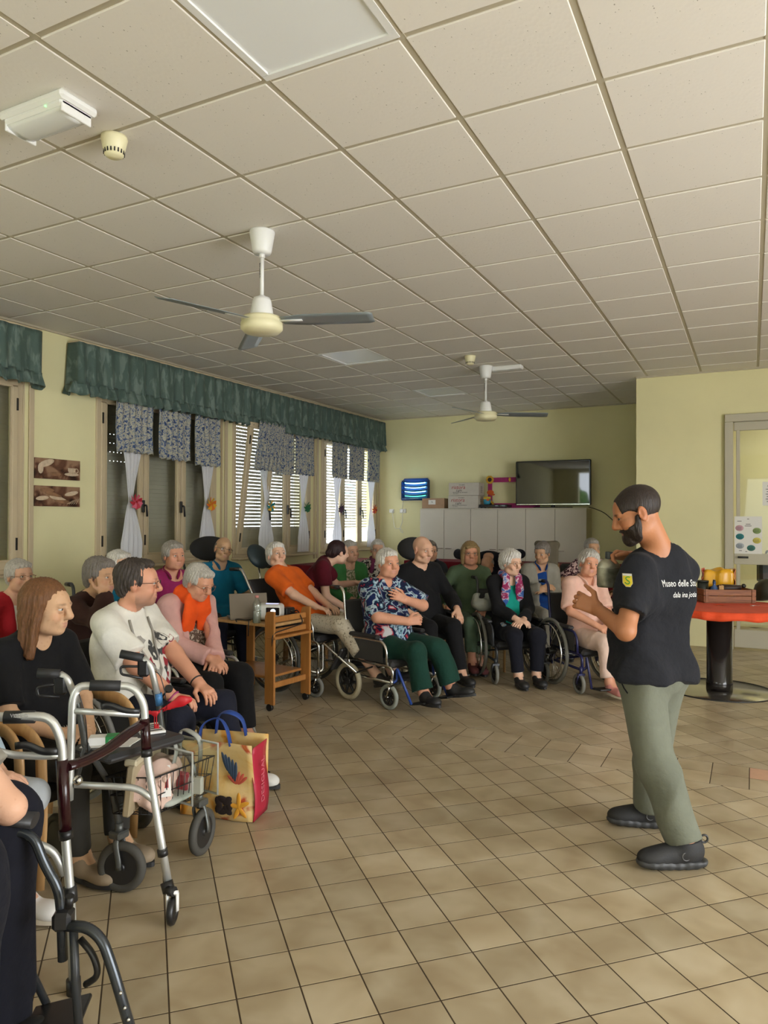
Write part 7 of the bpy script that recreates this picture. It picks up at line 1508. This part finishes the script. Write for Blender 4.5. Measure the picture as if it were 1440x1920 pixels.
# ---- rollator behind it
mgreyt = plain('grey_rollator_tube', srgb('#5c5e5c'), .4, .5); mgt = plain('grey_rubber_tyre', srgb('#45433e'), .75); mwire = plain('black_wire', (.012, .012, .013), .45)
nw = V3((-2.244, 2.119, 0)); fwl = V3((-2.18, 2.52, 0))
o = thing('rollator', 'grey rollator with brake handles, black seat and wire basket', 'rollator', (-2.35, 2.3, 0)); O_ = V3(o.location)
ax_ = (fwl-nw).normalized(); fx_ = V3((ax_.y, -ax_.x, 0)); fx_ = fx_ if fx_.x > 0 else -fx_
tops = []
for k, (wc, hp) in enumerate(((nw, [(70, 1262, 2.72), (112, 1264, 2.74), (126, 1272, 2.74), (146, 1318, 2.75), (158, 1385, 2.76)]), (fwl, [(226, 1226, 3.05), (268, 1234, 3.06), (283, 1248, 3.06), (297, 1312, 3.07), (304, 1368, 3.08)]))):
    wr = V3((wc.x, wc.y, .10))-O_; axk = (ax_*.86-fx_*.5).normalized() if k == 0 else (ax_*.35+fx_*.94).normalized(); tang = axk.cross(V3((0, 0, 1)))
    t_ = MB().torus(wr, .082, .019, axk, 36, 10).build('front_wheel', mgt, o); MB().cyl(wr-axk*.012, wr+axk*.012, .068, n=24).cyl(wr-axk*.022, wr+axk*.022, .018, n=12).build('hub', mhub, t_)
    ft = wr+V3((0, 0, .125))-fx_*.02
    b = MB()
    for q in (-.03, .03): b.tube([ft+axk*q*.6-V3((0, 0, .005)), ft+axk*q-V3((0, 0, .03)), wr+axk*q+V3((0, 0, .03)), wr+axk*q], .008, n=8, bend=.03, flat=(1.5, .8))
    b.box(ft, (.06, .06, .03), bev=.006); b.cyl(ft, ft+V3((0, 0, .045)), .016); b.build('wheel_fork', mgreyt, o)
    P = [at_px(*q)-O_ for q in hp]
    MB().tube(P[1:]+[P[-1]+V3((.0, 0, -.02)), ft+V3((-.05, 0, .13))+V3((0, 0, .06)), ft+V3((0, 0, .03))], .0125, n=10, bend=.04).build('handle_tube', malu if False else mgreyt, o)
    MB().tube(P[1:4], .0135, n=10, bend=.03).build('handle_sleeve', malu, o)
    MB().tube(P[:2], .0185, n=12).build('hand_grip', mfoam, o)
    d1 = V3((0, 0, -1)); g0, g1 = P[0], P[1]; bk_ = g1+d1*.045
    b = MB().box(g1+d1*.04+CR*.004, (.05, .03, .075), rot=CYAW, bev=.01); b.tube([g1+d1*.035, g0+(g1-g0)*.25+d1*.048, g0+(g1-g0)*.0+d1*.055, g0+(g1-g0)*.03+d1*.085, g1+d1*.085], .0055, n=8, bend=.012); b.build('brake_lever', mblack, o)
    MB().tube([g1+d1*.05+CR*.02, g1+d1*.06+CR*.07, g1+d1*.16+CR*.10, P[-1]+V3((.02, 0, -.05))], .0022, n=5, bend=.05).build('brake_cable', mblack, o)
    tops.append((P, ft)); rw = wr-fx_*.46; r_ = MB().torus(rw, .082, .018, ax_, 32, 8).build('rear_wheel', mgt, o); MB().cyl(rw-ax_*.012, rw+ax_*.012, .068, n=20).build('hub', mhub, r_)
    MB().tube([P[-1]+V3((.01, 0, -.02)), rw+ax_*.03*(1 if k == 0 else -1)+V3((0, 0, .06)), rw+ax_*.03*(1 if k == 0 else -1)], .011, n=8, bend=.03).build('rear_leg', mgreyt, o)
MB().tube([tops[0][1]+V3((-.03, 0, .10)), tops[1][1]+V3((-.03, 0, .10))], .010).build('cross_tube', mgreyt, o)
sc_ = (tops[0][0][-1]+tops[1][0][-1])/2+V3((.03, 0, -.035)); ay = math.atan2(ax_.y, ax_.x)
MB().box(sc_, (.36, .24, .035), rot=ay, bev=.014).build('seat', mpad, o)
MB().tube([P_ for P_ in (tops[0][0][2]+V3((-.02, 0, -.12)), tops[0][0][2]+V3((.2, .02, -.14)), tops[1][0][2]+V3((.2, -.02, -.12)), tops[1][0][2]+V3((0, 0, -.10)))], .009, n=8, bend=.07).build('back_strap', mblack, o) if False else None
MB().tube(pp([(297, 1300, 3.065), (299, 1322, 3.07)]), .0155, n=10).build('sticker_band', plain('blue_sticker', srgb('#3b73a8'), .5, var=.4, scale=120), o)
seat_c = sc_+O_
c1, c2, c0 = at_px(289, 1458, 2.85), at_px(402, 1419, 3.12), at_px(199, 1456, 2.86); hb = .15
c1.z = c2.z = c0.z = (c0.z+c1.z+c2.z)/3; c3 = c0+c2-c1; ctr = (c0+c2)/2
bo = [p_+(ctr-p_)*.12-V3((0, 0, hb)) for p_ in (c0, c1, c2, c3)]; to = [c0, c1, c2, c3]
b = MB()
for ring in (to, [t_*.5+u_*.5 for t_, u_ in zip(to, bo)], bo): b.tube([p_-O_ for p_ in ring], .0036 if ring is to else .0028, n=5, closed=True)
for i in range(4):
    t0_, t1_, b0, b1_ = to[i], to[(i+1) % 4], bo[i], bo[(i+1) % 4]; n_k = max(4, int((t1_-t0_).length/.032))
    for k in range(n_k): u = k/n_k; b.tube([t0_.lerp(t1_, u)-O_, b0.lerp(b1_, u)-O_], .0026, n=4)
for k in range(1, 10): u = k/10; b.tube([bo[0].lerp(bo[1], u)-O_, bo[3].lerp(bo[2], u)-O_], .0015, n=4); b.tube([bo[0].lerp(bo[3], u)-O_, bo[1].lerp(bo[2], u)-O_], .0015, n=4)
b.build('wire_basket', mwire, o)
# in the basket
ub = (bo[1]-bo[0]).normalized(); vb = (bo[3]-bo[0]).normalized(); ba = math.atan2(ub.y, ub.x); bz = bo[0].z+.003
ins = lambda u, v: bo[0]+(bo[1]-bo[0])*u+(bo[3]-bo[0])*v
F = Field(); F.ell((0, 0, .045), (.07, .13, .045), None, .02); F.box((.0, -.03, .085), (.065, .09, .03), rad=.02, k=.02); F.ell((-.0, .06, .085), (.065, .07, .04), None, .015); F.box((.01, -.01, .135), (.062, .115, .03), rad=.022, k=.02); F.ell((0, .03, .15), (.06, .08, .035), None, .02); F.cap((-.06, -.1, .07), (.05, .05, .135), .02, .018, .01); F.cutplane((0, 0, .004), (0, 0, -1), .004)
q = ins(.50, .40); s_ = smooth_obj('folded_clothing', F, .006, cl('pale_pink_clothing', '#cdb0a2'), None, folds(.011, 12, 2.2)); s_.location = (q.x, q.y, bz); s_.rotation_euler = (0, 0, ba); tag(s_, 'bundle of crumpled pale pink clothing in the wire basket', 'clothing')
q = ins(.12, .42); s_ = thing('cream_box', 'shallow cream lidded box standing on edge in the basket', 'box', (q.x, q.y, bz), ba+math.pi/2); Rr = Matrix.Rotation(deg(6), 3, 'X'); MB().box((0, 0, .10), (.30, .03, .20), rot=Rr, bev=.006).build('box_body', plain('cream_card', srgb('#a9997c'), .6), s_); MB().box((0, -.0, .205), (.265, .05, .03), rot=Rr, bev=.006).build('lid', plain('cream_lid', srgb('#c2b698'), .5), s_)
F = Field(); F.ell((0, 0, .08), (.03, .05, .08), None, .02); F.ell((0, .01, .14), (.02, .03, .03), None, .02); q = ins(.30, .30); s_ = smooth_obj('red_bag', F, .006, plain('red_nylon', srgb('#7d1424'), .6), None, folds(.006, 3)); s_.location = (q.x, q.y, bz); tag(s_, 'small dark red bag at the left of the basket', 'bag')
q = ins(.52, .80); s_ = thing('vinyl_bag', 'clear vinyl bag with grey piping standing in the wire basket', 'bag', (q.x, q.y, bz), ba+deg(-28))
def rr_(x0, x1, z0, z1, y, r_=.04): return [(x, y, z) for x, z in ((x0, z0), (x1, z0), (x1, z1), (x0, z1))]
b = MB()
for y in (-.07, .07): b.grid(lambda u, v, y=y: (-.15+.30*u, y+.006*math.sin(u*9+v*4), .01+.21*v), 8, 6)
b.grid(lambda u, v: (-.15+.30*u, -.07+.14*v, .22+.004*math.sin(u*8)), 8, 4); b.grid(lambda u, v: (-.15, -.07+.14*u, .01+.21*v), 3, 6); b.grid(lambda u, v: (.15, -.07+.14*u, .01+.21*v), 3, 6)
b.build('vinyl_walls', mpet, s_)
mpip = plain('grey_piping', srgb('#9fa09a'), .4)
for y in (-.072, .072): MB().tube(rr_(-.15, .15, .012, .222, y), .0055, n=6, bend=.0, closed=True).build('piping', mpip, s_)
for y in (-.08, .08): MB().tube([(-.08, y, .12), (-.085, y, .24), (-.02, y*.7, .262), (.06, y*.8, .235), (.04, y, .13)], .007, n=6, bend=.05, flat=(1.8, .4)).build('strap', mpip, s_)
for i, (x, c_, w__, h__) in enumerate(((-.06, '#d8d8d8', .09, .11), (.03, '#9c2233', .05, .09), (.07, '#c9c4bc', .07, .07), (-.02, '#b5a58a', .06, .05))): k_ = MB().box((x, .02-.03*(i % 2), .015+h__/2), (w__, .03, h__), rot=.2*i, bev=.005).build('contents', plain('bag_content_%d' % i, srgb(c_), .5), s_)
q = ins(.85, .18); s_ = thing('brochure', 'white brochure with red and black print in the basket', 'brochure', (q.x, q.y, bz+.05), ba+deg(25)); Rr = Matrix.Rotation(deg(-25), 3, 'X'); MB().box((0, 0, .06), (.09, .003, .12), rot=Rr).build('page', mpaper, s_); MB().box((.02, -.004, .06), (.03, .002, .05), rot=Rr).build('printed_block', mredprint, s_)
F = Field(); F.ell((0, 0, .02), (.12, .06, .022), None, .01); q = ins(.75, .62); s_ = smooth_obj('white_cloth', F, .006, cl('white_rag', '#aeb2aa'), None, folds(.006, 6, 1.5)); s_.location = (q.x, q.y, bz+.0); s_.rotation_euler = (0, 0, ba+1.2); tag(s_, 'flat white cloth under the clear bag in the basket', 'cloth')
# on the rollator seat
zc = seat_c.z+.018; s_ = thing('medicine_box', 'small white and green medicine box on the rollator seat', 'box', (*(at_px(196, 1352, 2.85)).xy, zc), CYAW+deg(12)); MB().box((0, 0, .016), (.11, .05, .03), bev=.001).build('carton', mpaper, s_); MB().box((.03, 0, .0165), (.045, .052, .0312)).build('green_end', plain('green_card', srgb('#2c8a4c'), .5), s_); put_text('CM', .014, mwhitep, s_, (.03, -.0268, .016), (1, 0, 0), (0, 0, 1))
s_ = thing('papers', 'white papers spread under the medicine box on the rollator seat', 'paper', (*(at_px(205, 1358, 2.86)).xy, zc-.016+.0165), CYAW); MB().box((0, 0, .0), (.19, .12, .002), rot=.1).build('sheet', mpaper, s_); MB().box((.02, .01, .0022), (.17, .1, .002), rot=-.15).build('sheet', mpaper, s_)
s_ = thing('puzzle_magazine', 'black and white puzzle magazine on the far end of the rollator seat', 'magazine', (*(at_px(281, 1330, 3.03)).xy, zc), CYAW+deg(30)); MB().box((0, 0, .006), (.10, .14, .01), bev=.001).build('pages', mpaper, s_)
for i in range(4): MB().box((0, -.05+.028*i, .0116), (.08, .012, .0008)).build('printed_row', mink, s_)
F = Field(); k0 = at_px(291, 1338, 3.02)
for a_, b_, r0, r1 in ((((0, 0, 0)), (.10, .02, .045), .012, .022), ((0, 0, 0), (.012, .0, -.10), .012, .024), ((0, 0, 0), (-.05, 0, .01), .014, .012), ((.10, .02, .045), (.135, .03, .05), .022, .012)): F.cap([CR[i]*a_[0]+_fw[i]*a_[1]+(0, 0, a_[2])[i] for i in range(3)], [CR[i]*b_[0]+_fw[i]*b_[1]+(0, 0, b_[2])[i] for i in range(3)], r0, r1, .01, flat=(tuple(_fw), .4))
s_ = smooth_obj('red_ribbon', F, .004, plain('red_satin', srgb('#b3121e'), .45), None, folds(.003, 2, 2.)); s_.location = k0; tag(s_, 'red ribbon tied to the far handle tube of the rollator', 'ribbon')
# tote bag on the floor
q = at_px(405, 1523, 3.62); q.z = 0; ta = CYAW+deg(-14)
mtote = cloth('flowered_tote', (0, 0, 0), scale=6, rough=.55, weave=.12, more=[(.28, srgb('#27303f')), (.36, srgb('#c98a2c')), (.45, srgb('#d8b777')), (.58, srgb('#d9bd86')), (.63, srgb('#b3492f')), (.72, srgb('#d3a23a'))], col2=(1, 1, 1)); mtred = plain('crimson_gusset', srgb('#a81e38'), .5)
s_ = thing('tote_bag', 'flowered yellow shopping bag with crimson side standing on the floor', 'bag', (q.x, q.y+.06, 0), ta)
b = MB(); b.grid(lambda u, v: (-.20+.40*u, -.08+.012*math.sin(u*6+v*5)-.02*v, .004+.38*v), 12, 10, .003); b.grid(lambda u, v: (.20-.40*u, .08+.02*v, .004+.38*v), 12, 10, .003); b.grid(lambda u, v: (-.2, .08-.16*u, .004+.38*v), 4, 10, .003); b.grid(lambda u, v: (-.2+.4*u, -.08+.16*v, .005), 3, 3); b.build('bag_walls', mtote, s_)
MB().grid(lambda u, v: (.20+.01*math.sin(v*6), -.085+.17*u, .004+.36*v), 4, 10, .003).build('gusset', mtred, s_)
mfl = plain('tote_leaf_blue', srgb('#2c3d52'), .6); mfr = plain('tote_fan_red', srgb('#b5503c'), .6); mfd = plain('tote_flower_dark', srgb('#241a1a'), .6); mfy = plain('tote_petal_yellow', srgb('#d8992e'), .6)
def petal(cx, cz, ln, wd_, an, mt): MB().ball((cx, -.098-.02*cz/.38, cz), (wd_, .003, ln), rot=Matrix.Rotation(an, 3, 'Y'), n=10, m=6).build('printed_petal', mt, s_)
for i in range(5): petal(.06+.014*i, .30-.012*i, .05, .010, -.35+.1*i, mfl)
for i in range(6): petal(.125+.035*math.sin(-.9+.36*i), .19+.035*math.cos(-.9+.36*i), .032, .009, -.9+.36*i, mfr)
for i in range(7): petal(.05+.03*math.cos(i*.9), .08+.03*math.sin(i*.9), .03, .018, i*.9, mfd)
for i in range(5): petal(.13+.02*math.sin(i*1.2), .08+.03*math.cos(i*1.2), .04, .012, i*1.2, mfy)
put_text('DESIGUAL', .05, plain('gusset_print', srgb('#c86a78'), .6), s_, (.213, .0, .19), (0, 0, 1), (0, -1, 0))
for y in (-.09, .09): MB().tube([(-.09, y, .37), (-.08, y, .47), (.0, y*.6, .50), (.06, y, .46), (.08, y, .37)], .012, n=8, bend=.06, flat=(1.6, .3)).build('strap', plain('blue_strap%d' % int(y*100), srgb('#1f3f86'), .6), s_)
# ---- things with the seated people
F = Field(); F.ell((0, 0, .06), (.12, .10, .075), None, .03); F.cap((-.06, 0, .12), (.06, .02, .13), .035, .03, .03); F.ell((0, -.02, .12), (.045, .06, .05), None, .03, True)
s_ = smooth_obj('cloth_hat', F, .007, cl('pale_grey_cotton', '#8f9187'), None, folds(.008, 5, 1.3)); p_ = at_px(905, 1144, 7.0); s_.location = p_; s_.rotation_euler = (0, 0, CYAW); tag(s_, 'pale grey cloth hat on the lap of the woman in sage green', 'hat')
F = Field(); F.box((0, 0, .0), (.12, .035, .16), rad=.03, k=.02); F.cap((-.11, .02, .13), (.11, .02, .13), .035, .035, .03)
s_ = smooth_obj('towel', F, .007, cl('grey_brown_towel', '#625b4c'), None, folds(.006, 8, 1.2)); s_.location = at_px(1026, 1042, 8.28); s_.rotation_euler = (.1, 0, CYAW); tag(s_, 'grey brown towel over the headrest behind the thin man', 'towel')
F = Field(); F.ell((0, 0, 0), (.07, .12, .035), None, .02); s_ = smooth_obj('printed_cushion', F, .007, cloth('printed_cushion', (0, 0, 0), scale=18, more=[(.4, srgb('#6d86a3')), (.5, srgb('#b9b4ab')), (.58, srgb('#7c4a2c'))], col2=(1, 1, 1)), None, folds(.004, 3)); s_.location = at_px(950, 1176, 6.72); s_.rotation_euler = (0, .5, CYAW); tag(s_, 'small printed cushion at the side of the woman with the silk scarf', 'cushion')
# trees seen through the rear windows, mirrored in the television
mleaf = plain('hedge_leaf', srgb('#5c7a3c'), .7, var=.4, scale=3)
F = Field(); rr = random.Random(5)
for i in range(14): F.ell((rr.uniform(-1.5, 2.2), rr.uniform(-.4, .4), rr.uniform(.6, 2.2)), (rr.uniform(.4, .7),)*3, None, .1)
s_ = smooth_obj('hedge', F, .06, mleaf, None, folds(.08, 4, .3)); s_.location = (-5.5, -8, 0); tag(s_, 'green hedge outside the rear window, mirrored in the television', 'hedge')
bpy.context.view_layer.update()
for o in C.objects:
    if o.get('category') in ('person','wheelchair','chair') and not o.parent: print('ROOT', o.name, [round(v,2) for v in o.location], round(math.degrees(o.rotation_euler.z)), o['label'][:50])
o=[o for o in C.objects if o.name=='plastic_bag'][0]; print('ROOT bag',o.location[:])
print('ROOT TRIS', sum(sum(len(p_.vertices)-2 for p_ in o.data.polygons) for o in C.objects if o.type == 'MESH' and len(o.data.polygons) < 500)+sum(2*len(o.data.polygons) for o in C.objects if o.type == 'MESH' and len(o.data.polygons) >= 500))
import sys; sys.stdout.flush()
from collections import Counter
ct_=Counter()
for o in C.objects:
    if o.type=='MESH': ct_[o.name.split('.')[0]]+=sum(len(p_.vertices)-2 for p_ in o.data.polygons)
for k,v in ct_.most_common(22): print('ROOT',k,v)
print('TRIS', sum(sum(len(p_.vertices)-2 for p_ in o.data.polygons) for o in C.objects if o.type == 'MESH' and len(o.data.polygons) < 500)+sum(2*len(o.data.polygons) for o in C.objects if o.type == 'MESH' and len(o.data.polygons) >= 500))
